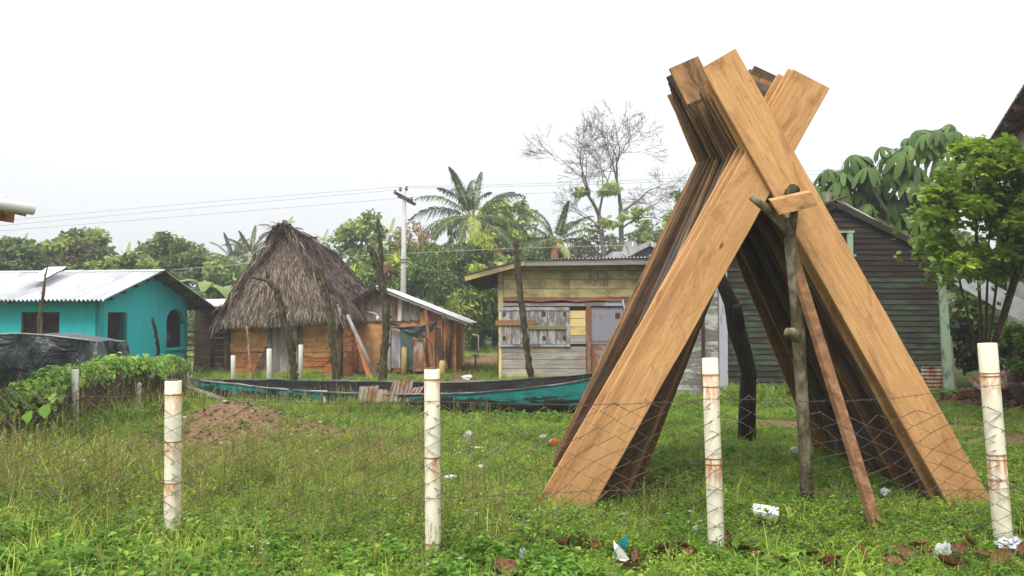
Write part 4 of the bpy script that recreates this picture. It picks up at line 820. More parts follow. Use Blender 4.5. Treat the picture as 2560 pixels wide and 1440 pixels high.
for i in range(NP):
    f = i / (NP - 1)
    for side in (0, 1):                      # 0: leans "\" (foot at the right), 1: leans "/" (foot at the left)
        cx, cz = 2.235 + .02 * f, 3.05 + .28 * f
        y = PY0 + i * STEP + side * STEP / 2
        sl_ = (.548 - .11 * f + random.uniform(-.02, .02)) if side == 0 else (.576 - .10 * f + random.uniform(-.022, .022))
        if i > 2: cx += random.uniform(-.035, .035)
        elif side == 1: cx -= .028 * i
        if side == 1 and 2 < i < 15: sl_ -= .12 * math.sin(math.pi * (i - 2) / 13) ** .6
        if i == 0: sl_ = (.548, .574)[side]
        if side == 0 and i == NP - 1: sl_ = .40
        zt_ = interp(i * 17 / (NP - 1), topL if side == 0 else topR) + (0 if i < 3 else random.uniform(-.05, .05))
        zb_ = -.06 - random.uniform(0, .03)
        sg = 1 if side == 0 else -1
        xt = cx - sg * sl_ * (zt_ - cz); xb = cx + sg * sl_ * (cz - zb_)
        L = math.hypot(xt - xb, zt_ - zb_); ang = math.atan2(xt - xb, zt_ - zb_)
        W = (.345 if side == 0 else .36) + random.uniform(-.015, .01); T = .037 + random.uniform(-.005, .004)
        if i <= 2: mt, desc = 'fresh', 'fresh light brown'
        elif side == 0 and i == 15: mt, desc = 'fresh_dirty', 'mottled'
        elif i >= 21 or (side == 0 and i in (16, 4, 8)) or (side == 1 and i in (6, 7, 12)): mt, desc = 'oldboard', 'brown'
        else: mt, desc = 'weathered', 'dark weathered'
        lean_ = 'with feet at the right' if side == 0 else 'with feet at the left'
        lab = f'{desc} board, {ORD[i]} from the front among boards {lean_}'
        if i == 0: lab = f'frontmost fresh board of the crossed stack, its foot at the {("right", "left")[side]}'
        if side == 0 and i == 15: lab = 'mottled stained board whose tall top stands out at the upper left of the stack'
        grp = f'crossed boards {lean_}'
        Mb = Matrix.Translation((xb, y, zb_ + G(xb, y))) @ Matrix.Rotation(ang, 4, 'Y') @ Matrix.Rotation(random.uniform(-.012, .012) if i else 0, 4, 'Z')
        ob('board', board_mesh(L, W, T, i * 2 + side), M[mt], None, Mb, label=lab, cat='board', group=grp)
# pole under the crossing, forked posts that carry it
ob('ridge_pole', MB(True).tube([P(1983, 476, 6.62), P(1960, 500, 7.4), (2.36, 8.6, 2.95), (2.42, 10.35, 2.92)], [.055, .058, .055, .05], 10, wob=.05), M['darkbark'], None, label='dark round pole end carrying the crossed boards, above the front forked post', cat='pole')
fp = thing('forked_post', (2.6, 7.0, 0), 'mossy grey forked tree post standing in front of the timber stack', 'post')
yf = 6.62
ob('trunk', MB(True).tube([P(2020, 1262, yf + .42) - Vector((0, 0, .1)), P(2012, 1120, yf + .35), P(2003, 960, yf + .25), P(1995, 830, yf + .17), P(1990, 760, yf + .12), P(1978, 650, yf + .06), P(1976, 590, yf), P(1972, 545, yf)], [.06, .055, .052, .055, .047, .044, .048, .042], 12, wob=.07), M['bark'], fp)
ob('branch', MB(True).tube([P(1978, 590, yf), P(1945, 545, yf - .02), P(1915, 520, yf - .03), P(1878, 493, yf - .04)], [.05, .044, .036, .028], 10, wob=.06), M['bark'], fp)
ob('branch', MB(True).tube([P(1976, 580, yf), P(1984, 540, yf - .02), P(1986, 505, yf - .02)], [.045, .036, .028], 10, wob=.06), M['bark'], fp)
ob('knot', MB(True).tube([P(1994, 842, yf + .12), P(1980, 832, yf + .08), P(1970, 830, yf + .06), P(1962, 838, yf + .05)], [.05, .042, .034, .015], 9, wob=.22), M['bark'], fp)
wg = MB(); a0, a1 = P(1924, 512, 6.50), P(2040, 492, 6.50); up_ = Vector((0, 0, 1)); 
wv = [P(1927, 502, 6.44), P(2028, 480, 6.44), P(2046, 514, 6.44), P(1948, 537, 6.44)]; wv2 = [v_ + Vector((.02, .13, .035)) for v_ in wv]
wg.add(wv + wv2, [(3, 2, 1, 0), (4, 5, 6, 7), (0, 1, 5, 4), (1, 2, 6, 5), (2, 3, 7, 6), (3, 0, 4, 7)])
ob('timber_block', wg, timber('sawn_block', [(.25, s(160, 116, 72)), (.5, s(186, 142, 94)), (.75, s(204, 164, 114))], 0, 14, s(110, 78, 52), .03, blotch_scale=9), None, label='short sawn timber block wedged in the fork of the front post', cat='block')
rp = thing('charred_forked_post', (2.95, 10.2, 0), 'blackened crooked tree post at the rear of the timber stack', 'post')
ob('trunk', MB(True).tube([P(1866, 1115, 10.3) - Vector((0, 0, .1)), P(1868, 1020, 10.3), P(1872, 930, 10.3), P(1858, 880, 10.3), P(1840, 820, 10.3), P(1828, 760, 10.3), P(1808, 715, 10.3), P(1780, 640, 10.35), (2.5, 10.35, 2.6), (2.36, 10.35, 2.95)], [.115, .11, .1, .1, .12, .095, .08, .07, .06, .05], 12, wob=.09), M['blackbark'], rp)
ob('branch', MB(True).tube([P(1850, 850, 10.3), P(1846, 790, 10.2), P(1842, 765, 10.15)], [.08, .07, .06], 9, wob=.1), M['blackbark'], rp)
sb = MB(); sb.bar(P(2203, 1340, 6.02) - Vector((0, 0, .05)), P(1975, 620, 6.78), .085, .05, (.3, -1, 0))
ob('prop_stick', sb, timber('old_prop_timber', [(.25, s(92, 64, 46)), (.5, s(132, 96, 68)), (.75, s(170, 136, 100))], 1, 9, s(74, 56, 44), 0, blotch_scale=7), None, label='narrow rough brown prop leaning on the front forked post', cat='prop')

# ------------------------------------------------------------------ front fence: PVC posts, wire mesh, strand wires
def pvc_post(pt, pb, Y, r, ties, label, group, fill=True, print_=False):
    a = P(pb[0], pb[1], Y); b = P(pt[0], pt[1], Y); a.z = G(a.x, a.y) - .08
    r0 = thing('pvc_post', (a.x, a.y, a.z + .08), label, 'fence post', group)
    d = (b - a); L = d.length; q = d.to_track_quat('Z', 'Y').to_matrix().to_4x4(); q.translation = a
    mb = MB(True); n = 24
    ring = lambda rr, z: [(rr * math.cos(2 * math.pi * k / n), rr * math.sin(2 * math.pi * k / n), z) for k in range(n)]
    zs = [(r, 0), (r, L * .35), (r, L * .7), (r, L - .004), (r - .003, L), (r - .009, L), (r - .01, L - .06)]
    for rr, z in zs: mb.v += ring(rr, z)
    for i in range(len(zs) - 1): mb.f += [(i * n + k, i * n + (k + 1) % n, (i + 1) * n + (k + 1) % n, (i + 1) * n + k) for k in range(n)]
    zt_ = [L - t_ for t_ in ties]
    o = ob('pipe', mb, pvc('pvc_pipe', zt_), r0, q)
    if fill:
        fm = MB(True).tube([(0, 0, L - .08), (0, 0, L - .006), (0, 0, L + .012)], [r - .0105, r - .0105, r * .55], 14, wob=.08); ob('concrete_fill', fm, M['darkconc'], r0, q)
    for z in zt_:
        for w_ in range(2):
            tl = R(random.uniform(-4, 4)); pts = [((r + .003) * math.cos(2 * math.pi * k / 20), (r + .003) * math.sin(2 * math.pi * k / 20), z + .006 * w_ + math.sin(tl) * r * math.cos(2 * math.pi * k / 20)) for k in range(21)]
            ob('wire_tie', MB(True).tube(pts, .0015, 5, cap=False), M['rusttie'], r0, q)
    if print_:
        for k in range(4):
            an = R(-118 + 13 * k); mb2 = MB(); c0_ = an - R(2 + k % 2 * 1.5); c1_ = an + R(2.5); rr = r + .0006
            mb2.add([(rr * math.cos(c0_), rr * math.sin(c0_), L - .031), (rr * math.cos(c1_), rr * math.sin(c1_), L - .031), (rr * math.cos(c1_), rr * math.sin(c1_), L - .026), (rr * math.cos(c0_), rr * math.sin(c0_), L - .026)], [(0, 1, 2, 3)])
            ob('print_mark', mb2, M['inkblue'], r0, q)
    return r0
M['rusttie'] = flat('rust_wire_tie', s(158, 96, 54), .8); M['inkblue'] = flat('faded_blue_print', s(120, 130, 160), .7)
FR = 'cream PVC posts of the front fence'
pvc_post((433, 952), (431, 1352), 5.87, .058, [.10, .44, .74], 'leftmost cream PVC post of the front fence, concrete showing in its top', FR)
pvc_post((1080, 923), (1083, 1392), 5.42, .053, [.07, .59, 1.16], 'cream PVC post of the front fence standing before the canoe', FR, True, True)
pvc_post((1775, 895), (1792, 1372), 5.62, .056, [.12, .20, .70, .74], 'cream PVC post of the front fence standing between the board legs', FR, False)
pvc_post((2468, 858), (2511, 1372), 5.64, .062, [.21, .23, .78, .81, .95], 'rightmost cream PVC post of the front fence, with rust runs', FR, False)
fpts = [(-5.2, 6.6), (-2.49, 5.87 - .063), (-.54, 5.42 - .058), (1.44, 5.62 - .061), (3.47, 5.64 - .067), (5.6, 5.5)]
def fence_at(u):
    ln = [math.dist(fpts[i], fpts[i + 1]) for i in range(len(fpts) - 1)]; i = 0
    while i < len(ln) - 1 and u > ln[i]: u -= ln[i]; i += 1
    t_ = u / ln[i]; return fpts[i][0] + (fpts[i + 1][0] - fpts[i][0]) * t_, fpts[i][1] + (fpts[i + 1][1] - fpts[i][1]) * t_
FL = sum(math.dist(fpts[i], fpts[i + 1]) for i in range(len(fpts) - 1))
def mesh_top(x):
    base = 1.02 + .05 * math.sin(x * 1.1)
    base += .10 * math.exp(-((x - 3.5) / .5) ** 2) - .10 * math.exp(-((x - 2.4) / .7) ** 2) + .05 * math.exp(-((x + .5) / .5) ** 2)
    return base
cw, chh = .118, .122; nwire = int(FL / cw); fmw = MB()
rw = random.Random(4)
def sagp(u, z):
    x, y = fence_at(min(max(u, 0), FL)); tp = mesh_top(x); k = z / 1.05
    zz = .03 + k * (tp - .03); amt = .5 if x > .2 else .22
    dx = amt * (.06 * math.sin(2.3 * u + 5 * z) * k + .045 * math.sin(7.1 * u + 11 * z)); dz = amt * (.05 * math.sin(5.3 * u + 2 * z) + .06 * math.sin(1.9 * u + .5) * k)
    return Vector((x + dx, y + .02 * math.sin(4 * u + 6 * z), zz + dz))
for i in range(nwire + 1):
    u0 = i * cw; pts = []; nk = int(1.05 / (chh / 2)); fl = 1 if i % 2 else -1
    for k in range(nk + 1):
        z = k * chh / 2; sgn = (1 if k % 2 else -1) * fl
        pts.append(sagp(u0 + sgn * cw * .5 * .96, z) + Vector((rw.uniform(-.006, .006), .003 * (1 if i % 2 else -1), rw.uniform(-.008, .008))))
    fmw.tube(pts, .0037, 4, cap=False)
ob('wire_mesh_fence', fmw, M['wire'], None, label='sagging rusty diamond wire mesh strung between the cream PVC posts', cat='wire fence')
def strand(zs_, label, barb=True, rad=.0022, seed=1):
    r = random.Random(seed); mb = MB(); pts = []; n = int(FL / .08)
    for i in range(n + 1):
        u = FL * i / n; x, y = fence_at(u); pts.append(Vector((x, y - .006, zs_(x) + r.uniform(-.004, .004))))
    mb.tube(pts, rad, 4, cap=False)
    if barb:
        for i in range(2, n, 2):
            p = pts[i]
            for s_ in (-1, 1): mb.tube([p + Vector((-.012 * s_, 0, -.014)), p + Vector((.012 * s_, 0, .014))], .0014, 3)
    return ob('barbed_wire', mb, M['wire'], None, label=label, cat='wire')
strand(lambda x: 1.06 - .035 * math.sin(math.pi * ((x + 2.49) % 2) / 2) + (.10 * math.exp(-((x - 3.45) / .8) ** 2)), 'upper barbed wire running along the top of the mesh fence', True, seed=2)
strand(lambda x: .43 + .015 * math.sin(2 * x), 'lower barbed wire running across the middle of the mesh fence', True, seed=3)

# ------------------------------------------------------------------ back and side fence posts
SF = 'white PVC posts of the back fence'
def small_post(px, pt, pb, Y, r, label, group=SF, mt='white'):
    a = P(px, pb, Y); a.z = G(a.x, a.y) - .05; b = P(px, pt, Y); mb = MB(True); mb.tube([a, b - Vector((0, 0, .01)), b], [r, r, r * .93], 14)
    return ob('small_pvc_post', mb, M['pvcsmall'], None, label=label, cat='fence post', group=group)
M['pvcsmall'] = simple('white_pvc_pipe', [(.3, s(206, 204, 194)), (.6, s(228, 226, 216)), (.8, s(236, 234, 226))], 5, (1, 1, .3), 7, .5, .05, .002, .04)
small_post(583, 889, 966, 19.2, .055, 'short white PVC post in front of the left hut wall')
small_post(673, 872, 991, 16.8, .052, 'white PVC post in front of the hut door, left of the mossy crooked stick')
small_post(752, 862, 963, 19.4, .055, 'white PVC post in front of the hut, right of the mossy crooked stick')
small_post(475, 905, 965, 18.6, .058, 'white PVC post at the right end of the vine covered fence')
small_post(958, 858, 962, 19.6, .045, 'thin white PVC post half hidden behind the dark mossy stick by the shed')
small_post(188, 924, 1095, 10.9, .045, 'white PVC post rising out of the vine leaves at the left', 'PVC posts of the side fence')
small_post(346, 957, 1048, 12.9, .045, 'PVC post under the vine leaves, left of the first front fence post', 'PVC posts of the side fence')
small_post(118, 912, 1010, 15, .06, 'short grey stub beside the tarpaulin covered pile', 'PVC posts of the side fence')
# crooked living sticks
def stickpost(pts, Y, rads, mat, label, branch=None):
    a = [P(x, y, Y) for x, y in pts]; g = G(a[0].x, a[0].y); a[0].z = g - .06
    r0 = thing('crooked_stick', (a[0].x, a[0].y, g), label, 'stick')
    fine = []; fr_ = []
    for i in range(len(a) - 1):
        for k in range(6): fine.append(a[i].lerp(a[i + 1], k / 6) + Vector((random.uniform(-.014, .014), random.uniform(-.014, .014), 0))); fr_.append((rads[i] + (rads[i + 1] - rads[i]) * k / 6) * .78 * random.uniform(.88, 1.12))
    fine.append(a[-1]); fr_.append(rads[-1] * .7); ob('stem', MB(True).tube(fine, fr_, 9, wob=.13), mat, r0)
    for q in range(4): p_ = fine[random.randrange(3, len(fine) - 2)]; ob('stub', MB(True).tube([p_, p_ + Vector((random.choice((-1, 1)) * rads[0] * .95, -.02, random.uniform(.02, .07)))], [rads[0] * .4, rads[0] * .2], 6, wob=.1), mat, r0)
    for br, r_ in branch or []: ob('branch', MB(True).tube([P(x, y, Y) for x, y in br], [r_ * (1 - .4 * k / (len(br) - 1)) for k in range(len(br))], 7, wob=.1), mat, r0)
stickpost([(738, 1000), (735, 930), (722, 850), (708, 790), (700, 755), (690, 722), (668, 700)], 16.6, [.11, .1, .1, .095, .09, .085, .06], M['darkbark'], 'thick grey mossy stick bending left in front of the hut door', [([(690, 722), (668, 702), (640, 696), (615, 690)], .03), ([(672, 706), (666, 680), (664, 660)], .028), ([(735, 880), (738, 850), (735, 830)], .04)])
stickpost([(846, 975), (838, 925), (830, 860), (826, 800), (818, 735), (806, 700), (795, 668)], 18.6, [.13, .1, .085, .09, .08, .07, .05], M['darkbark'], 'slender mossy stick standing in front of the right half of the hut roof', [([(818, 735), (808, 690), (806, 655)], .03), ([(806, 690), (788, 660)], .02)])
stickpost([(956, 970), (958, 900), (966, 830), (964, 760), (956, 710), (945, 670), (932, 635), (922, 614)], 19.3, [.15, .13, .12, .12, .125, .1, .09, .08], M['darkbark'], 'tall dark mossy stick standing between the hut and the shed', [([(950, 690), (954, 650), (950, 600), (944, 560), (946, 545)], .06)])
stickpost([(1332, 965), (1322, 905), (1314, 850), (1306, 780), (1298, 720), (1293, 660), (1288, 602)], 19.4, [.11, .105, .1, .1, .1, .1, .085], M['darkbark'], 'dark straight mossy stick standing in front of the yellow house shutters')
stickpost([(92, 850), (100, 790), (108, 745), (113, 685)], 17.4, [.05, .045, .04, .03], M['brownbark'], 'thin forked brown stick in front of the teal house window', [([(110, 700), (128, 690), (145, 680), (162, 676)], .018), ([(113, 690), (118, 672), (120, 655)], .018)])
stickpost([(398, 905), (396, 870), (389, 830), (382, 795)], 17, [.05, .045, .045, .035], M['blackbark'], 'short black stick in front of the teal gable wall')
stickpost([(632, 985), (627, 930), (622, 870), (617, 815)], 18, [.04, .035, .03, .025], M['stick'], 'thin pale stick standing left of the hut door')
stickpost([(388, 1085), (400, 1050), (415, 1000)], 12.4, [.06, .055, .045], M['darkbark'], 'short dark stick leaning behind the leftmost front post')

# ------------------------------------------------------------------ beached canoe
cn = thing('canoe', (-2, 13.8, 0), 'long derelict canoe with peeling teal paint lying in the grass', 'canoe')
ca, cb = Vector((-5.95, 15.0, 0)), Vector((2.15, 13.25, 0)); cd_ = (cb - ca).normalized(); cnn = Vector((cd_.y, -cd_.x, 0))   # cnn: towards the camera
NS = 36
def sect(t_):
    c = ca.lerp(cb, t_); w = .5 * (1 - abs(2 * t_ - 1) ** 3.2) + .012; w *= 1 if t_ > .35 else (.75 + .25 * t_ / .35)
    gzv = .40 + .42 * max(0, t_ - .5) ** 2 * 4 * .95 + .08 * max(0, .35 - t_) / .35
    kz = -.02 + .34 * max(0, (t_ - .72) / .28) ** 2 + .12 * max(0, .12 - t_) / .12
    return c, w, gzv, kz
def hullpt(t_, a, off=0.0):
    c, w, g_, k_ = sect(t_); a2 = a * math.pi / 2; ww = max(w - off, .004)
    x_ = ww * math.copysign(abs(math.sin(a2)) ** .62, a); z_ = k_ + off + (g_ - k_ - off) * (1 - abs(math.cos(a2)) ** .8)
    tilt = R(7) * (1 if .15 < t_ < .9 else .6); xr = x_ * math.cos(tilt) - z_ * 0; zr = z_ - x_ * math.sin(tilt)
    return c + cnn * xr + Vector((0, 0, zr))
hm = MB(True); NA = 14; aset = [-1 + 2 * k / NA for k in range(NA + 1)]
for off in (0, .045):
    base = len(hm.v)
    for i in range(NS + 1):
        for a in aset: hm.v.append(tuple(hullpt(i / NS, a, off)))
    hm.f += [(base + i * (NA + 1) + k, base + i * (NA + 1) + k + 1, base + (i + 1) * (NA + 1) + k + 1, base + (i + 1) * (NA + 1) + k) for i in range(NS) for k in range(NA)]
m, t, b = nmat('peeling_teal_hull', .75, .3)
vv = coords(t, (.5, 1, 2.5), rnd=False); n1 = noise(t, vv, 4.5, 10, .72, .4); n0 = noise(t, coords(t, (.6, 1, 1), rnd=False), 1.2, 4)
spx = t.nodes.new('ShaderNodeSeparateXYZ'); t.links.new(coords(t, rnd=False), spx.inputs[0])
mz = t.nodes.new('ShaderNodeMapRange'); mz.inputs[1].default_value = .0; mz.inputs[2].default_value = .55; mz.inputs[3].default_value = -.28; mz.inputs[4].default_value = .28; t.links.new(spx.outputs[2], mz.inputs[0])
a1_ = t.nodes.new('ShaderNodeMath'); a1_.operation = 'ADD'; t.links.new(n1, a1_.inputs[0]); t.links.new(mz.outputs[0], a1_.inputs[1])
a2_ = t.nodes.new('ShaderNodeMath'); a2_.operation = 'MULTIPLY_ADD'; a2_.inputs[1].default_value = .5; a2_.inputs[2].default_value = 0; t.links.new(n0, a2_.inputs[0])
a3_ = t.nodes.new('ShaderNodeMath'); a3_.operation = 'ADD'; t.links.new(a1_.outputs[0], a3_.inputs[0]); t.links.new(a2_.outputs[0], a3_.inputs[1])
wood = ramp(t, n1, [(.3, s(24, 22, 20)), (.55, s(44, 44, 38)), (.7, s(46, 58, 34)), (.85, s(86, 84, 78))])
pnt = ramp(t, noise(t, vv, 9, 6), [(.3, s(18, 92, 92)), (.6, s(36, 128, 126)), (.8, s(60, 150, 146))])
c = mix(t, ramp(t, a3_.outputs[0], [(.76, (0, 0, 0, 1)), (.83, (1, 1, 1, 1))]), wood, pnt); t.links.new(c, b.inputs['Base Color']); bump(t, b, n1, .5, .01); M['hull'] = m
M['canoein'] = simple('blackened_canoe_inside', [(.3, s(22, 20, 20)), (.6, s(48, 46, 44)), (.72, s(30, 84, 84)), (.8, s(90, 88, 84))], 5, (.4, 1, 1.5), 9, .85, .4, .01, 0)
M['gunwale'] = simple('worn_grey_gunwale', [(.3, s(52, 48, 46)), (.48, s(96, 92, 88)), (.58, s(146, 144, 140)), (.66, s(40, 128, 126)), (.8, s(60, 56, 52))], 5, (.3, 1, 1), 9, .85, .3, .006, 0)
hme = hm.mesh('hull'); hme.materials.append(M['hull']); hme.materials.append(M['canoein']); nf = NS * NA
for i, p in enumerate(hme.polygons): p.material_index = 0 if i < nf else 1
ob('hull', hme, None, cn)
for sgn in (-1, 1):
    parts_ = ((0, .26), (.27, .62), (.62, .985)) if sgn > 0 else ((.0, .2), (.3, .985))
    for q0_, q1_ in parts_:
        gm_ = MB(); nn_ = 14
        for i in range(nn_ + 1):
            t_ = q0_ + (q1_ - q0_) * i / nn_; p = hullpt(t_, sgn); o1 = cnn * sgn * .022; o2 = -cnn * sgn * .055; hz_ = .02 + .006 * math.sin(i * 2.1)
            gm_.v += [tuple(p + o1 + Vector((0, 0, .002))), tuple(p + o1 + Vector((0, 0, hz_))), tuple(p + o2 + Vector((0, 0, hz_))), tuple(p + o2 + Vector((0, 0, .002)))]
        for i in range(nn_): gm_.f += [(i * 4 + k, i * 4 + (k + 1) % 4, (i + 1) * 4 + (k + 1) % 4, (i + 1) * 4 + k) for k in range(4)]
        gm_.f += [(0, 1, 2, 3), (nn_ * 4 + 3, nn_ * 4 + 2, nn_ * 4 + 1, nn_ * 4)]
        ob('gunwale', gm_, M['gunwale'], cn)
for k in range(9):
    t_ = .2 + .085 * k; mb = MB(True); mb.tube([hullpt(t_, -1 + 2 * i / 12, .05) for i in range(13)], .025, 5); ob('rib', mb, M['canoein'], cn)
for t_ in (.36, .55, .74, .9): a, b_ = hullpt(t_, -.8, .03), hullpt(t_, .8, .03); ob('thwart', MB().bar(a - Vector((0, 0, .06)), b_ - Vector((0, 0, .02)), .16, .03), M['gunwale'], cn)
ob('deck_plank', MB().bar(P(458, 962, 15), P(560, 998, 14.6), .22, .03), M['greywoodx'], cn); ob('deck_plank', MB().bar(P(545, 1002, 14.4), P(672, 1002, 14.3), .16, .03), M['greywoodx'], cn)
ob('stern_plank', MB().bar(P(492, 968, 15.3), P(600, 974, 15.2), .03, .12), M['tealdark'], cn)
ob('white_post_piece', MB().bar(P(811, 992, 13.9), P(812, 1008, 13.9), .03, .03), M['white'], cn)
ob('white_bar', MB().bar(P(770, 978, 14.4), P(818, 979, 14.4), .04, .03), M['white'], cn)
for k, (px, py, w, l, tx, ty) in enumerate(((893, 1006, .32, .27, .12, .3), (938, 1006, .26, .26, -.25, .5), (968, 1005, .36, .36, .22, .35), (1012, 1005, .22, .26, .45, .6))):
    p = P(px, py, 13.55); e1 = Vector((1, .12, tx * .4)); e2 = Vector((tx, ty, 1)); me_ = corr_mesh(p, e1, w, e2, l, .016, .07, 6, .02)
    for v_ in me_.vertices: v_.co += Vector((random.uniform(-.005, .005), random.uniform(-.012, .012), random.uniform(-.006, .006)))
    ob('tin_scrap', me_, M['rustzinc'], None, label=['leftmost rusty tin scrap standing in the canoe', 'narrow bent rusty tin scrap in the canoe, second from left', 'tallest rusty grey tin scrap standing in the canoe', 'rightmost small rusty tin scrap in the canoe'][k], cat='tin scrap', group='tin scraps in the canoe')

# ------------------------------------------------------------------ tarpaulin over a pile
tn = MB(True); tx0, tx1, ty0, ty1 = -11.6, -7.55, 14.6, 15.7
th_top = lambda x, y: 1.30 - .05 * (x + 9) * .3 + .03 * math.sin(2.1 * x + 1) + .02 * math.sin(5 * y + 3 * x) - .10 * max(0, (x + 8.3)) ** 2
nu, nv = 50, 16
for j in range(nv + 1):
    for i in range(nu + 1): x = tx0 + (tx1 - tx0) * i / nu; y = ty0 + (ty1 - ty0) * j / nv; tn.v.append((x, y, th_top(x, y) + random.uniform(-.006, .006)))
tn.f = [(j * (nu + 1) + i, j * (nu + 1) + i + 1, (j + 1) * (nu + 1) + i + 1, (j + 1) * (nu + 1) + i) for j in range(nv) for i in range(nu)]
per = [(tx0 + (tx1 - tx0) * i / 110, ty0, 0, -1) for i in range(111)] + [(tx1 + .03 * math.sin(R(90 * k / 6)), ty0 + .0 + .06 * k / 6, math.sin(R(90 * k / 6)), -math.cos(R(90 * k / 6))) for k in range(1, 6)] + [(tx1, ty0 + .06 + (ty1 - ty0 - .06) * i / 60, 1, 0) for i in range(61)]
NT = 14; base = len(tn.v)
for k, (x, y, nx1, ny1) in enumerate(per):
    sarc = k * .037; ph = 1.2 * math.sin(sarc * 1.1)
    for j in range(NT + 1):
        q = j / NT; fold = (.10 * math.sin(6.5 * sarc + ph + 1.6 * q) + .07 * abs(math.sin(8 * sarc - 2 * q + 2 * ph)) + .08 * math.sin(3.1 * sarc + 3 * q)) * min(1, q * 2.5) + .012 * math.sin(31 * sarc + 9 * q) * q
        sl2 = .10 * q + .03 * math.sin(2 * sarc) * q + .05 * math.sin(9 * q + 4 * sarc) * q; o_ = fold + sl2 + .012
        zt2 = th_top(x, y); tn.v.append((x + nx1 * o_ + ny1 * .03 * math.sin(5 * q + 3 * sarc), y + ny1 * o_, zt2 + .004 - (zt2 - .03) * q ** 1.05 - .012 * (1 if j == 0 else 0)))
tn.f += [(base + k * (NT + 1) + j, base + k * (NT + 1) + j + 1, base + (k + 1) * (NT + 1) + j + 1, base + (k + 1) * (NT + 1) + j) for k in range(len(per) - 1) for j in range(NT)]
tp = thing('tarpaulin_pile', (-9, 15.5, 0), 'pile covered with a dark green tarpaulin at the left', 'tarpaulin')
ob('tarpaulin', tn, M['tarp'], tp)
ob('edge_rope', MB(True).tube([(-11.5 + .145 * i, 14.57 + .01 * math.sin(i), th_top(-11.5 + .145 * i, 14.6) + .012) for i in range(28)], .014, 5), M['greywood'], tp)

# ------------------------------------------------------------------ utility pole and lines
UY = 36; up = thing('utility_pole', (X(1008, UY), UY, 0), 'tall concrete utility pole with crossarm and insulators behind the shed', 'utility pole')
ob('shaft', MB(True).tube([(X(1008, UY), UY, 0), (X(1008, UY), UY, Z(700, UY)), (X(1009, UY), UY, Z(476, UY))], [.14, .125, .085], 12), M['concrete'], up)
ca_, cb_ = P(988, 482, UY + .2), P(1030, 503, UY - .4)
ob('crossarm', MB().bar(ca_, cb_, .1, .12), M['darkwood'], up); ob('crossarm', MB().bar(ca_ + Vector((.1, .3, -.1)), cb_ + Vector((.1, .3, -.1)), .1, .12), M['darkwood'], up)
ins = [(988, 478), (1001, 471), (1016, 469), (1029, 496)]
for px, py in ins: ob('insulator', MB(True).tube([P(px, py + 8, UY), P(px, py + 3, UY), P(px, py + 1, UY), P(px, py - 3, UY)], [.03, .09, .05, .07], 9), M['insul'], up)
ob('lamp_arm', MB(True).tube([P(1008, 600, UY), P(1003, 580, UY), P(999, 572, UY)], .03, 6), M['concrete'], up); ob('lamp_head', MB().bar(P(1001, 573, UY), P(996, 569, UY), .14, .1), M['dishgrey'], up)
for py in (648, 655): ob('band', MB(True).tube([P(1008, py, UY), P(1008, py + 2.5, UY)], .145, 12), M['insul'], up)
ob('stay_wire', MB().tube([P(1014, 525, UY), P(1020, 610, UY)], .012, 4), M['cable'], up)
def cable(pts, label, rad=.0075, Y0=36, Y1=33):
    n = len(pts); fine = []
    for i in range(41):
        t_ = i / 40; x = pts[0][0] + (pts[-1][0] - pts[0][0]) * t_
        # quadratic through three points
        (x0, y0), (x1, y1), (x2, y2) = pts
        yv = y0 * (x - x1) * (x - x2) / ((x0 - x1) * (x0 - x2)) + y1 * (x - x0) * (x - x2) / ((x1 - x0) * (x1 - x2)) + y2 * (x - x0) * (x - x1) / ((x2 - x0) * (x2 - x1))
        fine.append(P(x, yv, Y0 + (Y1 - Y0) * t_))
    ob('power_line', MB().tube(fine, rad, 4), M['cable'], None, label=label, cat='cable')
cable([(-60, 558), (500, 507), (1001, 467)], 'topmost power line left of the utility pole', Y0=35); cable([(-60, 570), (500, 519), (988, 475)], 'middle power line left of the utility pole', Y0=35); cable([(-60, 582), (500, 537), (1030, 493)], 'lowest power line left of the utility pole', Y0=35)
cable([(1016, 466), (1400, 457), (2650, 380)], 'topmost power line running right from the utility pole', Y1=33); cable([(1001, 470), (1400, 463), (2650, 392)], 'middle power line running right from the utility pole', Y1=33); cable([(1030, 493), (1400, 481), (2650, 410)], 'lowest power line running right from the utility pole', Y1=33)
cable([(430, 675), (900, 640), (1640, 612)], 'low telephone line crossing before the trees', .012, 30, 36)
# standpipes
tp1 = thing('water_standpipe', P(1196, 895, 33), 'thin grey standpipe with bent top beside the dirt path', 'standpipe')
ob('pipe', MB(True).tube([P(1196, 900, 33), P(1196, 838, 33), P(1183, 836, 33), P(1182, 841, 33)], .025, 6), M['concrete'], tp1)
tp2 = thing('garden_tap', P(1189, 912, 28), 'short post with white T-shaped tap by the path', 'tap')
ob('post', MB(True).tube([P(1188, 918, 28), P(1189, 889, 28)], .03, 7), M['cutlog'], tp2); ob('crossbar', MB(True).tube([P(1182, 888, 28), P(1197, 888, 28)], .025, 7), M['white'], tp2)
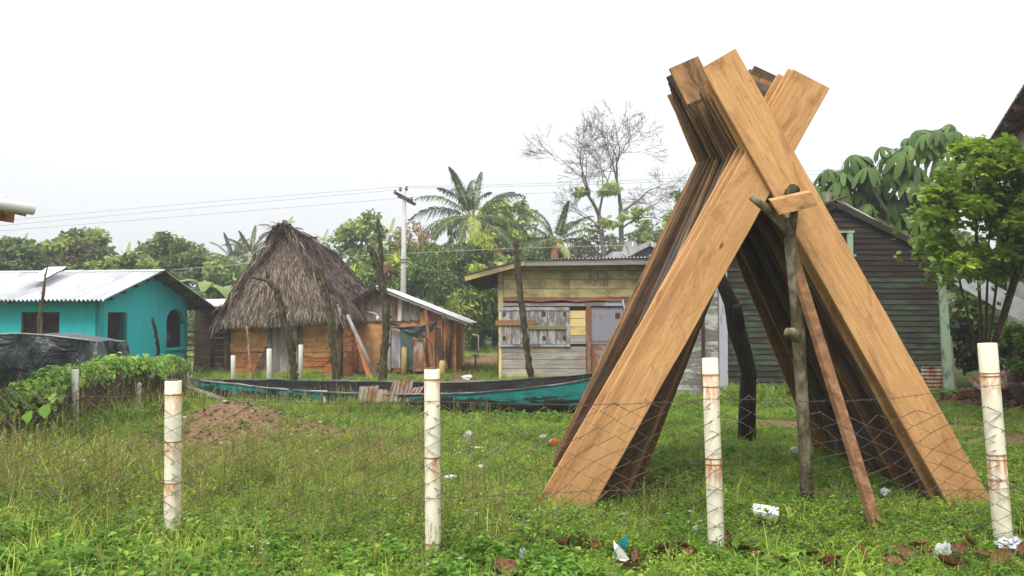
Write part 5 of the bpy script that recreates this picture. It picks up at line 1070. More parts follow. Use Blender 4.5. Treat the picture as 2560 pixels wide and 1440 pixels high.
# ------------------------------------------------------------------ foliage builders
def leaf_quads(pts, size, droop=.5, width=.32, rg=rng, spread=1.0):
    n = len(pts); az = rg.uniform(0, 2 * np.pi, n); el = rg.normal(-droop, .5 * spread, n)
    d = np.stack([np.cos(az) * np.cos(el), np.sin(az) * np.cos(el), np.sin(el)], 1)
    rd_ = rg.normal(size=(n, 3)); sd_ = np.cross(d, rd_); sd_ /= np.linalg.norm(sd_, axis=1, keepdims=True) + 1e-9
    L = (size * rg.uniform(.6, 1.3, n))[:, None]; w = L * width
    V = np.empty((n, 4, 3)); V[:, 0] = pts; V[:, 1] = pts + d * L * .5 + sd_ * w; V[:, 2] = pts + d * L; V[:, 3] = pts + d * L * .5 - sd_ * w
    return V.reshape(-1, 3)
def crown_pts(c, r, ncl, per, rg, cl=.3, shell=.55, low=-.75):
    """leaf points: clumps spread through an ellipsoid, most of them near its surface"""
    pts = []; ids = []
    k = 0
    while k < ncl:
        d = rg.normal(size=3); d /= np.linalg.norm(d)
        if d[2] < low: continue
        q = d * (rg.uniform(shell, 1.0) ** .6) * rg.uniform(.82, 1.06); cr = cl * rg.uniform(.6, 1.35)
        g = rg.normal(size=(per, 3)); g /= np.linalg.norm(g, axis=1, keepdims=True); g *= (rg.uniform(.2, 1, per) ** .5)[:, None] * cr
        g[:, 2] *= .75
        pts.append((q + g) * np.asarray(r) + np.asarray(c)); ids.append(np.full(per, k)); k += 1
    return np.concatenate(pts), np.concatenate(ids)
def tree(name, label, px, ptop, pbot, hw, Y, mats, ncl=46, per=170, leaf=.3, droop=.5, width=.3, cl=.3, group='trees behind the houses', weights=None, depth=None, trunk='brownbark', shell=.5, low=-.75, seed=0):
    rg = np.random.default_rng(int(px * 7 + Y * 13 + seed)); zt_, zb_ = Z(ptop, Y), Z(pbot, Y); c = np.array([X(px, Y), Y, (zt_ + zb_) / 2]); r = np.array([hw * Y / FPX, depth or hw * Y / FPX * .8, (zt_ - zb_) / 2])
    r0 = thing(name, (c[0], Y, 0), label, 'tree', group)
    pts, ids = crown_pts(c, r, ncl, per, rg, cl, shell, low)
    V = leaf_quads(pts, leaf, droop, width, rg); w = weights or [1 / len(mats)] * len(mats)
    clm = rg.choice(len(mats), size=ncl, p=w); o = ob('crown', np_mesh('crown', V, len(pts), 4, clm[ids]), [M[k] for k in mats], r0)
    tb = MB(True); base = Vector((c[0] + rg.uniform(-.2, .2), Y, -.1)); top_ = Vector((c[0], Y, c[2])); rr = max(.1, r[2] * .07)
    tb.tube([base, base.lerp(top_, .5) + Vector((rg.uniform(-.2, .2), 0, 0)), top_], [rr * 1.3, rr, rr * .7], 8)
    for k in range(9):
        a = rg.uniform(0, 6.28); e = c + np.array([math.cos(a), math.sin(a), rg.uniform(-.2, .8)]) * r * .85; p = base.lerp(top_, rg.uniform(.45, 1)); m_ = p.lerp(Vector(e), .5) + Vector((0, 0, .2))
        tb.tube([p, m_, Vector(e)], [rr * .5, rr * .33, rr * .1], 5)
    ob('trunk', tb, M[trunk], r0); return r0
tree('mango_tree', 'broad mango tree with drooping leaves right behind the tin shed', 1015, 572, 850, 125, 41, ['mango', 'mangonew', 'reddish'], 70, 190, .34, .8, .16, .27, weights=[.62, .28, .1])
tree('mango_tree', 'dense mango tree with bright new leaves between the shed and yellow house', 1180, 596, 850, 120, 40, ['mango', 'mangonew'], 70, 190, .34, .8, .16, .27, weights=[.6, .4])
tree('mango_tree', 'dark mango tree low beside the yellow house left eave', 1240, 680, 870, 70, 44, ['mango'], 40, 170, .34, .8, .16, .3)
tree('mango_tree', 'mango tree behind the right slope of the thatched roof', 890, 650, 850, 70, 44, ['mango', 'mangonew'], 40, 170, .34, .8, .16, .3)
tree('open_tree', 'tall loose pale leaved tree behind the right side of the hut', 900, 520, 700, 66, 47, ['lightleaf', 'dull'], 40, 46, .3, .3, .34, .24, shell=.3)
tree('round_tree', 'big round tree draped with brown dead vine above the teal roof', 190, 570, 740, 92, 44, ['dull', 'lightleaf', 'deep', 'brownleaf'], 60, 170, .3, .4, .3, .27, weights=[.42, .26, .2, .12])
tree('round_tree', 'round dark green tree behind the teal house ridge', 432, 584, 740, 84, 47, ['deep', 'dull'], 56, 180, .28, .3, .3, .27)
tree('round_tree', 'brownish green tree at the far left behind the teal roof', 20, 596, 740, 110, 42, ['dull', 'deep', 'brownleaf'], 56, 160, .3, .4, .3, .27, weights=[.5, .38, .12])
tree('bushy_tree', 'low bright bush behind the teal ridge, between two round trees', 318, 632, 760, 76, 40, ['lightleaf', 'dull'], 40, 120, .3, .3, .32, .3)
tree('bushy_tree', 'low bright bush at the ridge just right of the big round tree', 238, 652, 760, 60, 39, ['lightleaf', 'deep'], 32, 110, .3, .3, .32, .3)
tree('bushy_tree', 'hazy green tree left of the thatched roof', 560, 640, 860, 80, 46, ['dull', 'lightleaf', 'deep'], 46, 130, .32, .4, .3, .3)
tree('bushy_tree', 'light green tree behind the big coconut palm crown', 1260, 486, 720, 80, 53, ['lightleaf', 'mangonew', 'dull'], 46, 120, .36, .4, .3, .27)
tree('bushy_tree', 'green tree behind the yellow house roof, below the second palm', 1370, 590, 800, 90, 50, ['dull', 'mango'], 46, 140, .34, .5, .28, .3)
tree('bushy_tree', 'small green tree right of the bare tree trunks', 1640, 556, 740, 74, 56, ['lightleaf', 'dull'], 40, 120, .36, .4, .3, .28)
tree('bushy_tree', 'grey green thin tree around the foot of the bare tree', 1490, 560, 740, 80, 56, ['dull', 'brownleaf', 'lightleaf'], 40, 60, .34, .4, .28, .3)
tree('bushy_tree', 'leafy treetop peeking left of the crossed boards', 1700, 462, 640, 40, 48, ['lightleaf', 'dull'], 24, 60, .32, .3, .34, .3)
tree('bushy_tree', 'green tree behind the green clapboard house', 1980, 560, 860, 130, 30, ['deep', 'dull'], 60, 130, .3, .4, .3, .27)
tree('bushy_tree', 'leafy bush filling in below the huge palmate leaves, behind the green gable', 2250, 520, 760, 190, 22.5, ['deep', 'dull', 'lightleaf'], 70, 150, .2, .4, .32, .25)
tree('bushy_tree', 'dark shrubby tree in the shade right of the green house', 2480, 640, 990, 120, 19.5, ['deep', 'dull'], 60, 150, .2, .4, .3, .27)
tree('bushy_tree', 'dark leafy shrub low behind the rightmost front post', 2545, 790, 950, 60, 14.4, ['deep', 'whorldark'], 36, 90, .1, .3, .34, .3)
# far wood
rg = np.random.default_rng(3); fx = rg.uniform(-75, 75, 260); fp_ = []
for x in fx:
    yy_ = rg.uniform(62, 80); h_ = rg.uniform(4.0, 7.6); q = rg.normal(size=(130, 3)); q /= np.linalg.norm(q, axis=1, keepdims=True); q *= rg.uniform(.5, 1, 130)[:, None]
    fp_.append(q * np.array([2.6, 2.0, h_ / 2]) + np.array([x, yy_, h_ / 2 - .2]))
fp_ = np.concatenate(fp_); fi = np.repeat(rg.integers(0, 3, 260), 130)
ob('far_wood', np_mesh('far_wood', leaf_quads(fp_, .75, .4, .32, rg), len(fp_), 4, fi), [M['dull'], M['deep'], M['lightleaf']], None, label='far mass of mixed trees closing the view behind the village', cat='wood', kind='stuff')
# undergrowth between the tree trunks
ug_ = []; 
for k in range(150):
    x = rg.uniform(-40, 40); yy_ = rg.uniform(43, 56); q = rg.normal(size=(110, 3)); q /= np.linalg.norm(q, axis=1, keepdims=True)
    ug_.append(q * np.array([1.6, 1.2, rg.uniform(.7, 1.5)]) * rg.uniform(.5, 1, 110)[:, None] + np.array([x, yy_, .9]))
ug_ = np.concatenate(ug_); ob('undergrowth', np_mesh('undergrowth', leaf_quads(ug_, .36, .3, .3, rg), len(ug_), 4, np.repeat(rg.integers(0, 2, 150), 110)), [M['deep'], M['mango']], None, label='dark undergrowth beneath the trees behind the houses', cat='undergrowth', kind='stuff')

# ------------------------------------------------------------------ palms
def frond_mesh(L, el, droop, seed, nl=46, lw=.026, ll=.16, stiff=.5):
    r = random.Random(seed); mb = MB(); N = 14; pts = []; p = Vector((0, 0, 0)); ang = R(el)
    for i in range(N + 1):
        pts.append(p.copy()); ang -= R(droop) / N * (0.5 + 1.0 * i / N); p = p + Vector((math.cos(ang), 0, math.sin(ang))) * (L / N)
    def at_(t_): f_ = t_ * N; i = min(int(f_), N - 1); return pts[i].lerp(pts[i + 1], f_ - i), (pts[i + 1] - pts[i]).normalized()
    mb.tube(pts, [.035 * L / 3.4 * (1 - .85 * i / N) for i in range(N + 1)], 4); nf = len(mb.f)
    for k in range(nl):
        t_ = .16 + .84 * k / nl; q, d = at_(t_); nrm = Vector((-d.z, 0, d.x))
        for s_ in (-1, 1):
            ln = L * ll * (math.sin(math.pi * min(1, .12 + t_ * .88)) ** .6 + .12) * r.uniform(.85, 1.1)
            dr_ = (Vector((0, s_, 0)) * (1 - .35 * t_) + d * (.45 + .5 * t_) + nrm * r.uniform(-.1, .3)).normalized(); w = d.cross(dr_).cross(dr_).normalized() * lw * L / 3.4 * r.uniform(.7, 1.2)
            m1 = q + dr_ * ln * .5 - Vector((0, 0, ln * .06)); e = q + dr_ * ln * .92 - Vector((0, 0, ln * stiff * r.uniform(.6, 1.4)))
            mb.add([q - w * .6, q + w * .6, m1 + w, m1 - w, e + w * .2, e - w * .2], [(0, 1, 2, 3), (3, 2, 4, 5)])
    me_ = mb.mesh('frond'); return me_, nf
FV = {}
for kind, (a, b) in {'g': ('frond', 'rachis'), 'y': ('frondyoung', 'rachis'), 'd': ('frondold', 'frondold')}.items():
    for j, (el, dr_) in enumerate(((82, 35), (66, 60), (50, 78), (32, 84), (12, 76), (-12, 55), (-42, 30))):
        if kind == 'd' and j < 5: continue
        me_, nf = frond_mesh(1.0, el, dr_, j + 11, lw=.033, stiff=.6 if kind != 'd' else .8)
        me_.materials.append(M[a]); me_.materials.append(M[b])
        for i, p in enumerate(me_.polygons): p.material_index = 1 if i < nf else 0
        FV[kind, j] = me_
def palm(label, px, py, Y, L, spec, lean=0, kinds='g', group='palms behind the houses', nuts=False, rot=0, rtr=.14, base_px=None):
    c = P(px, py, Y); r0 = thing('coconut_palm', (X(base_px or px, Y), Y, 0), label, 'palm', group); b = Vector((X(base_px or px, Y), Y, -.1))
    n = 8; ob('trunk', MB(True).tube([b.lerp(c, i / n) + Vector((lean * math.sin(math.pi * i / n), 0, 0)) for i in range(n + 1)], [rtr * (1.35 - .5 * i / n) for i in range(n + 1)], 9), M['paletrunk'], r0)
    rnd = random.Random(int(px)); 
    for q, (az, j, kd, sc) in enumerate(spec):
        me_ = FV[kd, j]; S = L * sc * rnd.uniform(.92, 1.06)
        Mf = Matrix.Translation(c + Vector((math.cos(R(az)), math.sin(R(az)), 0)) * .12) @ Matrix.Rotation(R(az), 4, 'Z') @ Matrix.Rotation(R(rnd.uniform(-8, 8)), 4, 'Y') @ Matrix.Rotation(R(rnd.uniform(-25, 25)), 4, 'X') @ Matrix.Diagonal((S, S, S, 1))
        ob('frond', me_, None, r0, Mf)
    if nuts:
        for k in range(9):
            a = rnd.uniform(0, 6.28); p = c + Vector((math.cos(a) * .35, math.sin(a) * .35, rnd.uniform(-.55, -.05))); ob('coconut', MB(True).tube([p - Vector((0, 0, .13)), p - Vector((0, 0, .07)), p + Vector((0, 0, .04)), p + Vector((0, 0, .13))], [.03, .11, .12, .04], 9), M['husk'], r0)
big = [(95, 0, 'g', 1.0), (80, 0, 'g', .95), (250, 0, 'g', .9), (110, 1, 'g', .9), (290, 1, 'g', .9), (165, 1, 'g', 1), (15, 1, 'g', .95), (50, 1, 'g', .9), (200, 2, 'g', 1), (340, 2, 'g', 1), (185, 3, 'g', 1.05), (172, 4, 'g', 1.0), (205, 4, 'g', 1.05), (355, 3, 'g', 1.05), (8, 4, 'g', 1.1), (335, 4, 'g', 1), (230, 4, 'g', .95), (310, 5, 'g', .95), (255, 5, 'g', .9), (285, 5, 'y', .9), (190, 5, 'g', 1), (350, 5, 'g', 1), (300, 6, 'd', .85), (120, 3, 'g', 1), (60, 4, 'g', 1), (140, 5, 'g', .9)]
palm('tall coconut palm with hanging nuts behind the yellow house', 1182, 546, 44, 3.4, big, nuts=True, base_px=1205, lean=-.2)
med = [(95, 0, 'g', 1), (270, 0, 'g', .95), (70, 1, 'g', 1), (140, 1, 'g', .9), (330, 1, 'g', 1), (210, 1, 'g', .95), (180, 2, 'g', 1), (5, 2, 'g', 1), (20, 3, 'g', 1), (160, 3, 'g', 1), (200, 4, 'g', 1), (340, 4, 'g', 1), (240, 4, 'g', .9), (300, 5, 'y', .8), (250, 6, 'd', .7)]
palm('smaller coconut palm right of the tall one, above the yellow roof', 1388, 606, 47, 3.0, med, base_px=1390)
sm = [(90, 0, 'y', 1), (60, 1, 'y', .9), (140, 1, 'y', .9), (200, 2, 'g', 1), (340, 2, 'g', 1), (180, 3, 'g', 1), (10, 3, 'g', 1), (270, 2, 'y', .9), (300, 4, 'g', .9), (220, 4, 'g', .9)]
palm('young yellowish palm rising above the thatched roof peak', 708, 585, 50, 1.6, sm, rtr=.1); palm('yellow topped palm at the far left above the teal roof', 46, 640, 46, 1.5, sm, rtr=.12)
palm('young palm between the round trees above the teal ridge', 318, 668, 43, 1.5, sm, rtr=.12); palm('hazy palm left of the hut roof, the nearer of two', 628, 640, 56, 2.3, med); palm('hazy palm left of the hut roof, the farther of two', 580, 650, 62, 2.3, med)
palm('small far palm right of the hut ridge', 808, 606, 64, 1.4, sm, rtr=.12); palm('small palm behind the mango tree left of the utility pole', 975, 590, 55, 1.6, sm, rtr=.12)
# banana plants
def banana(label, px, py, Y, n=8, L=1.7):
    c = P(px, py, Y); r0 = thing('banana_plant', (c.x, Y, 0), label, 'banana plant', 'banana plants by the hut'); ob('stem', MB(True).tube([(c.x, Y, 0), c], [.14, .08], 9), M['banana'], r0)
    for k in range(n):
        az = 2 * math.pi * k / n + random.uniform(-.3, .3); el = R(random.uniform(35, 80)); mb = MB(); N = 9; p = c.copy(); pts = []
        for i in range(N + 1): pts.append(p.copy()); el -= R(random.uniform(7, 17)); p = p + Vector((math.cos(az) * math.cos(el), math.sin(az) * math.cos(el), math.sin(el))) * L / N
        sd_ = Vector((-math.sin(az), math.cos(az), 0)); v = []; f = []
        for i, q in enumerate(pts): w = .27 * math.sin(math.pi * (.08 + .9 * i / N)) ** .6; v += [q - sd_ * w - Vector((0, 0, .06)), q, q + sd_ * w - Vector((0, 0, .06))]
        for i in range(N): f += [(i * 3, i * 3 + 1, i * 3 + 4, i * 3 + 3), (i * 3 + 1, i * 3 + 2, i * 3 + 5, i * 3 + 4)]
        ob('leaf', mesh('leaf', v, f, True), M['banana'], r0)
banana('banana plant behind the lean-to, left of the thatched roof', 520, 730, 33); banana('second banana plant close to the thatched roof left edge', 556, 745, 34)
banana('banana plant behind the hut, near its right roof slope', 862, 715, 36)

# ------------------------------------------------------------------ bare tree
bt = thing('bare_tree', (X(1510, 50), 50, 0), 'tall nearly leafless spreading tree behind the yellow house', 'tree')
tw = MB(); bg = MB(True); rb = random.Random(21); tips = []
def branch(p, d, L, rad, dep):
    n = 3 if dep > 3 else 2; pts = [p]; q = p
    for i in range(n):
        d = (d + Vector((rb.gauss(0, .13), rb.gauss(0, .13), rb.gauss(.015, .10)))).normalized(); q = q + d * (L / n); pts.append(q)
    e = rad * .72; (bg if rad > .04 else tw).tube(pts, [rad + (e - rad) * i / n for i in range(n + 1)], 7 if rad > .04 else 4 if rad > .02 else 3, cap=False)
    if dep == 0: return
    nb = 2 if rb.random() < .72 else 3
    for k in range(nb):
        ax = Vector((rb.gauss(0, 1), rb.gauss(0, .9), rb.gauss(0, .6))); ax = (ax - d * ax.dot(d)).normalized(); a = rb.uniform(.35, .8) if k else rb.uniform(.12, .42)
        nd = d * math.cos(a) + ax * math.sin(a); branch(q, nd.normalized(), L * rb.uniform(.74, .92), max(.011, e * (rb.uniform(.82, .95) if k == 0 else rb.uniform(.5, .75))), dep - 1)
    if dep < 6 and rb.random() < .7:
        ax = Vector((rb.gauss(0, 1), rb.gauss(0, 1), rb.gauss(0, .7))).normalized(); branch(pts[1], (d * .4 + ax).normalized(), L * .6, max(.011, rad * .4), max(0, dep - 2))
for (bx_, fx_, fy_, tx, ty, rr, L0, dp_) in ((1530, 1498, 540, 1460, 440, .16, 1.4, 7), (1530, 1498, 540, 1515, 420, .11, 1.3, 6), (1548, 1552, 520, 1545, 400, .16, 1.6, 7), (1548, 1552, 540, 1630, 430, .12, 1.4, 7), (1530, 1505, 580, 1450, 520, .08, .95, 6), (1548, 1556, 570, 1650, 520, .08, 1.05, 6)):
    a = Vector((X(bx_, 50), 50, -.1)); f1 = P(fx_, fy_, 50)
    bg.tube([a, a.lerp(f1, .55) + Vector((.1, 0, 0)), f1], [rr * 1.25, rr * 1.05, rr * .95], 9); branch(f1, (P(tx, ty, 50) - f1 + Vector((0, rb.uniform(-.6, .6), 0))).normalized(), L0, rr * .8, dp_)
ob('trunk', bg, M['twigbark'], bt); ob('twigs', tw, M['twigbark'], bt, kind='stuff')
for c_, r_ in ((P(1530, 470, 49.5), (.9, .6, .5)), (P(1520, 560, 49.5), (.6, .5, .7)), (P(1590, 540, 49.5), (1.2, .6, .8)), (P(1460, 480, 49.8), (.6, .5, .3))):
    pts, ids = crown_pts(np.array(c_), np.array(r_), 9, 26, np.random.default_rng(int(c_.x * 10)), .35, .3); ob('leaf_tuft', np_mesh('leaf_tuft', leaf_quads(pts, .34, .7, .3), len(pts)), M['lightleaf'], bt, kind='stuff')

# ------------------------------------------------------------------ broad-leaved tree (big palmate leaves) behind the green house
def palmate(nl, seed, R0=.5):
    r = random.Random(seed); mb = MB(True)
    for k in range(nl):
        a = 2 * math.pi * k / nl + r.uniform(-.1, .1); d = Vector((math.cos(a), math.sin(a), 0)); sd_ = Vector((-d.y, d.x, 0)); L = R0 * r.uniform(.8, 1.1); N = 5; v = []
        for i in range(N + 1):
            t_ = i / N; w = L * .2 * (math.sin(math.pi * (.1 + .84 * t_)) ** .8) * (.35 + .8 * t_); zz = -L * (.15 * t_ + .75 * t_ * t_) ; q = d * (L * t_ * (1 - .28 * t_)) + Vector((0, 0, zz)); v += [q - sd_ * w - Vector((0, 0, w * .35)), q, q + sd_ * w - Vector((0, 0, w * .35))]
        f = []
        for i in range(N): f += [(i * 3, i * 3 + 1, i * 3 + 4, i * 3 + 3), (i * 3 + 1, i * 3 + 2, i * 3 + 5, i * 3 + 4)]
        mb.add(v, f)
    me_ = mb.mesh('leaf'); me_.materials.append(M['cecropia']); return me_
LV = [palmate(n, i) for i, n in enumerate((9, 8, 10, 9))]
cy0 = 20.5; ct = thing('broad_leaved_tree', (9.6, cy0, 0), 'tree with huge dark palmate leaves above the green house roof', 'tree')
limbs = MB(True); root = Vector((9.9, cy0, -.1)); fork = P(2280, 600, cy0); limbs.tube([root, fork], [.14, .1], 9); lr = random.Random(5); nleaf = 0
tipsL = [(2060, 450, 5), (2100, 530, 5), (2160, 470, 5), (2240, 440, 5), (2290, 500, 5), (2200, 620, 5), (2120, 600, 5), (2060, 540, 4), (2350, 345, 6), (2300, 350, 6), (2170, 430, 5), (2110, 420, 4), (2250, 500, 6), (2200, 540, 6), (2300, 540, 6), (2130, 560, 5), (2260, 590, 6), (2340, 600, 5), (2330, 330, 9), (2240, 370, 4), (2140, 410, 7), (2075, 440, 3), (2190, 480, 6), (2270, 420, 5), (2310, 470, 5), (2150, 520, 5), (2230, 540, 7), (2330, 560, 5), (2380, 420, 4), (2110, 470, 4), (2290, 610, 4), (2180, 590, 4), (2080, 500, 3)]
for (tx, ty, n) in tipsL:
    tip = P(tx, ty, cy0 + lr.uniform(-.8, .8)); limbs.tube([fork, fork.lerp(tip, .5) + Vector((0, 0, -.15)), tip], [.06, .045, .03], 6)
    for k in range(n):
        a = 2 * math.pi * k / n + lr.uniform(-.4, .4); rr = lr.uniform(.18, .5); p = tip + Vector((math.cos(a) * rr, math.sin(a) * rr, lr.uniform(-.2, .22))); S = lr.uniform(.7, 1.25)
        limbs.tube([tip - Vector((0, 0, .05)), p], .012, 4)
        ob('leaf', LV[lr.randrange(4)], None, ct, Matrix.Translation(p) @ Matrix.Rotation(a, 4, 'Z') @ Matrix.Rotation(lr.uniform(.1, .7), 4, 'Y') @ Matrix.Rotation(lr.uniform(0, 6), 4, 'Z') @ Matrix.Diagonal((S, S, S, 1)))
ob('trunk', limbs, M['paletrunk'], ct)

# ------------------------------------------------------------------ bright tree with whorled leaves at the right
def whorl(seed, mat, n=7, L0=.17):
    r = random.Random(seed); mb = MB(True)
    for k in range(n):
        a = 2 * math.pi * k / n + r.uniform(-.25, .25); el = r.uniform(-.35, .6); d = Vector((math.cos(a) * math.cos(el), math.sin(a) * math.cos(el), math.sin(el))); sd_ = Vector((-math.sin(a), math.cos(a), r.uniform(-.3, .3))).normalized(); L = L0 * r.uniform(.65, 1.15); w = L * .27; cn_ = d.cross(sd_)
        prof = ((0, .12), (.3, .55), (.62, 1.0), (.85, .8), (1, .1)); v = []
        for t_, ww in prof: q = d * L * t_ - Vector((0, 0, L * .25 * t_ * t_)); v += [q - sd_ * w * ww + cn_ * .01, q, q + sd_ * w * ww + cn_ * .01]
        f = []
        for i in range(4): f += [(i * 3, i * 3 + 1, i * 3 + 4, i * 3 + 3), (i * 3 + 1, i * 3 + 2, i * 3 + 5, i * 3 + 4)]
        mb.add(v, f)
    me_ = mb.mesh('leaf_whorl'); me_.materials.append(mat); return me_
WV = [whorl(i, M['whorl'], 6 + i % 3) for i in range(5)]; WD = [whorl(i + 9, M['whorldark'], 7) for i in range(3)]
wt_ = thing('bright_leaved_tree', (7.5, 13.3, 0), 'bright green tree with whorled leaves before the cream house wall', 'tree')
lb = MB(True); wr = random.Random(9); base = Vector((7.9, 13.3, -.1)); fk = Vector((7.75, 13.2, .7)); lb.tube([base, fk], [.07, .06], 8)
lobes = []
for k in range(40):
    lx_ = 2325 + 280 * wr.random() ** .8; ly_ = wr.uniform(365, 680)
    if ly_ < 430 and lx_ < 2390: ly_ += 70
    if lx_ < 2360 and ly_ > 640: ly_ -= 60
    if ly_ > 690 and lx_ > 2400 and k % 2: ly_ -= 90
    lobes.append((lx_, ly_, wr.uniform(26, 52), wr.uniform(16, 30), wr.randint(9, 15)))
nw_ = 0; extra = []; mg = {0: MB(True), 1: MB(True)}
WS = [([tuple(v_.co) for v_ in me_.vertices], [tuple(p_.vertices) for p_ in me_.polygons]) for me_ in WV + WD]
for (lx_, ly_, hx_, hy_, n) in lobes:
    cY = wr.uniform(11.5, 13.2); cL = P(lx_, ly_ + 12, cY + .1); li_ = lobes.index((lx_, ly_, hx_, hy_, n))
    if li_ % 4 == 0: lb.tube([fk, fk.lerp(cL, .5) + Vector((0, 0, -.1)), cL], [.03, .02, .01], 5)
    for k in range(n * 4):
        a = wr.uniform(0, 6.28); rr = wr.uniform(.05, 1) ** .5; p = P(lx_ + hx_ * rr * math.cos(a), ly_ + hy_ * rr * math.sin(a), cY - .25 * (1 - rr) + wr.uniform(-.25, .25)); front = k < n * .6
        if k < n: lb.tube([cL.lerp(p, .3), p], [.008, .005], 3, cap=False)
        S = wr.uniform(.55, 1.0); dk = wr.random() < .3
        Mw = Matrix.Translation(p) @ Matrix.Rotation(wr.uniform(-.5, .5), 4, 'X') @ Matrix.Rotation(wr.uniform(-.2, .9), 4, 'Y') @ Matrix.Rotation(wr.uniform(0, 6), 4, 'Z') @ Matrix.Diagonal((S, S, S, 1))
        if front and nw_ < 290: ob('leaf_whorl', wr.choice(WD if dk else WV), None, wt_, Mw); nw_ += 1
        else:
            q = wr.randrange(len(WS)); mg[1 if q >= 5 else 0].add([Mw @ Vector(c_) for c_ in WS[q][0]], WS[q][1])
        if k < n:
            for q in range(5): extra.append(p + Vector((wr.gauss(0, .12), .15 + abs(wr.gauss(0.1, .2)), wr.gauss(-.05, .12))))
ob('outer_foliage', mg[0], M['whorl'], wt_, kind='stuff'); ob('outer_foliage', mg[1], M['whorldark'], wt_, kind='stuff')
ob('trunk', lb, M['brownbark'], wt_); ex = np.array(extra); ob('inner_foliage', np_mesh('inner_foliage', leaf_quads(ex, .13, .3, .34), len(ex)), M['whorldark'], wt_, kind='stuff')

# ------------------------------------------------------------------ debris pile at the right
dp = MB(True); N = 24
for j in range(N + 1):
    for i in range(N + 1):
        x = 7.9 + 4.2 * i / N; y = 13.9 + 2.4 * j / N; h_ = .8 * math.exp(-((x - 9.9) / 1.1) ** 2 - ((y - 15.1) / .6) ** 2) + .05 * math.sin(9 * x) * math.sin(11 * y); dp.v.append((x, y, h_ - .03))
dp.f = [(j * (N + 1) + i, j * (N + 1) + i + 1, (j + 1) * (N + 1) + i + 1, (j + 1) * (N + 1) + i) for j in range(N) for i in range(N)]
dt_ = thing('debris_pile', (9.9, 15.1, 0), 'brown heap of dry leaves and rubbish behind the rightmost front post', 'debris')
ob('heap', dp, simple('brown_litter_soil', [(.3, s(62, 44, 32)), (.7, s(110, 78, 54))], 14, bst=.8), dt_)
q = np.stack([rng.uniform(8.4, 11.4, 2600), rng.uniform(14.2, 16, 2600), np.zeros(2600)], 1); q[:, 2] = .8 * np.exp(-((q[:, 0] - 9.9) / 1.1) ** 2 - ((q[:, 1] - 15.1) / .6) ** 2) + rng.uniform(-.02, .06, 2600)
ob('dry_leaves', np_mesh('dry_leaves', leaf_quads(q, .12, 0, .3), 2600), leafmat('dry_brown_litter', s(84, 56, 40), s(140, 100, 72), .1, .8, .1), dt_, kind='stuff')
ob('tin_sheet', corr_mesh(P(2440, 975, 14.6), (1, -.1, .12), 2.2, (.1, .5, .25), .5, .02, .11, 4, .05), M['rustzinc'], None, label='rusty corrugated sheet lying on the heap behind the rightmost post', cat='tin sheet')

# ------------------------------------------------------------------ vine covered side fence
vn = thing('vine_hedge', (-6.05, 12, 0), 'bright green climbing vine covering the side fence by the tarpaulin', 'vine'); rv = np.random.default_rng(12)
n = 4600; yv = rv.uniform(8.6, 15.3, n); topz = .64 + .32 * np.clip((yv - 9) / 2.6, 0, 1) - .12 * np.clip((yv - 13) / 2.3, 0, 1) + .05 * np.sin(yv * 3.1) + .03 * np.sin(yv * 7.7) + rv.normal(0, .025, n)
f_ = rv.beta(1.1, 1.8, n); a = rv.uniform(0, np.pi, n); pv = np.stack([-6.25 + np.cos(a) * (.16 + .14 * f_) + .1 * np.sin(yv * 2), yv, topz - .03 - f_ * .26 + .06 * np.sin(a)], 1)
V = []; F = []
for p, aa_ in zip(pv, a):
    S = rv.uniform(.03, .062); nrm = Vector((math.cos(aa_) + rv.normal(0, .35), rv.normal(-.25, .4), .8 * math.sin(aa_) + .35 + rv.normal(0, .2))).normalized(); tdir = (Vector((nrm.x * .4, rv.normal(0, .4), -1)) ); tdir = (tdir - nrm * tdir.dot(nrm)).normalized(); sd_ = nrm.cross(tdir); p = Vector(p); k = len(V)
    V += [p, p + sd_ * S * .75 - tdir * S * .25, p + sd_ * S * .8 + tdir * S * .4, p + tdir * S * 1.35 - nrm * S * .3, p - sd_ * S * .8 + tdir * S * .4, p - sd_ * S * .75 - tdir * S * .25, p + tdir * S * .45 - nrm * S * .18]
    F += [(k, k + 1, k + 2, k + 6), (k + 6, k + 2, k + 3), (k + 6, k + 3, k + 4), (k, k + 6, k + 4, k + 5)]
ob('foliage', mesh('foliage', V, F), M['vine'], vn, kind='stuff')
sm_ = MB()
for k in range(900):
    y = rv.uniform(8.5, 15.2); x = -6.2 + rv.normal(0, .16); z0 = rv.uniform(0, .35); pts = [Vector((x, y, z0))]
    for i in range(4): pts.append(pts[-1] + Vector((rv.normal(0, .07), rv.normal(0, .12), rv.uniform(.06, .2))))
    sm_.tube(pts, .005, 3, cap=False)
ob('stems', sm_, M['vinestem'], vn, kind='stuff')
bl = MB(True)
for (px, py, S) in ((65, 1030, .10), (108, 1012, .12), (128, 985, .08)):
    p = P(px, py, 8.4); sd_ = Vector((.8, .3, .2)).normalized(); td = Vector((.25, -.2, -1)).normalized(); k = len(bl.v); bl.add([p, p + sd_ * S * .6, p + td * S * 1.3, p - sd_ * S * .5 + td * S * .4, p + sd_ * S * .5 + td * S * .75], [(0, 3, 2), (0, 2, 4), (0, 4, 1)])
ob('large_leaves', bl, M['g4'], vn)

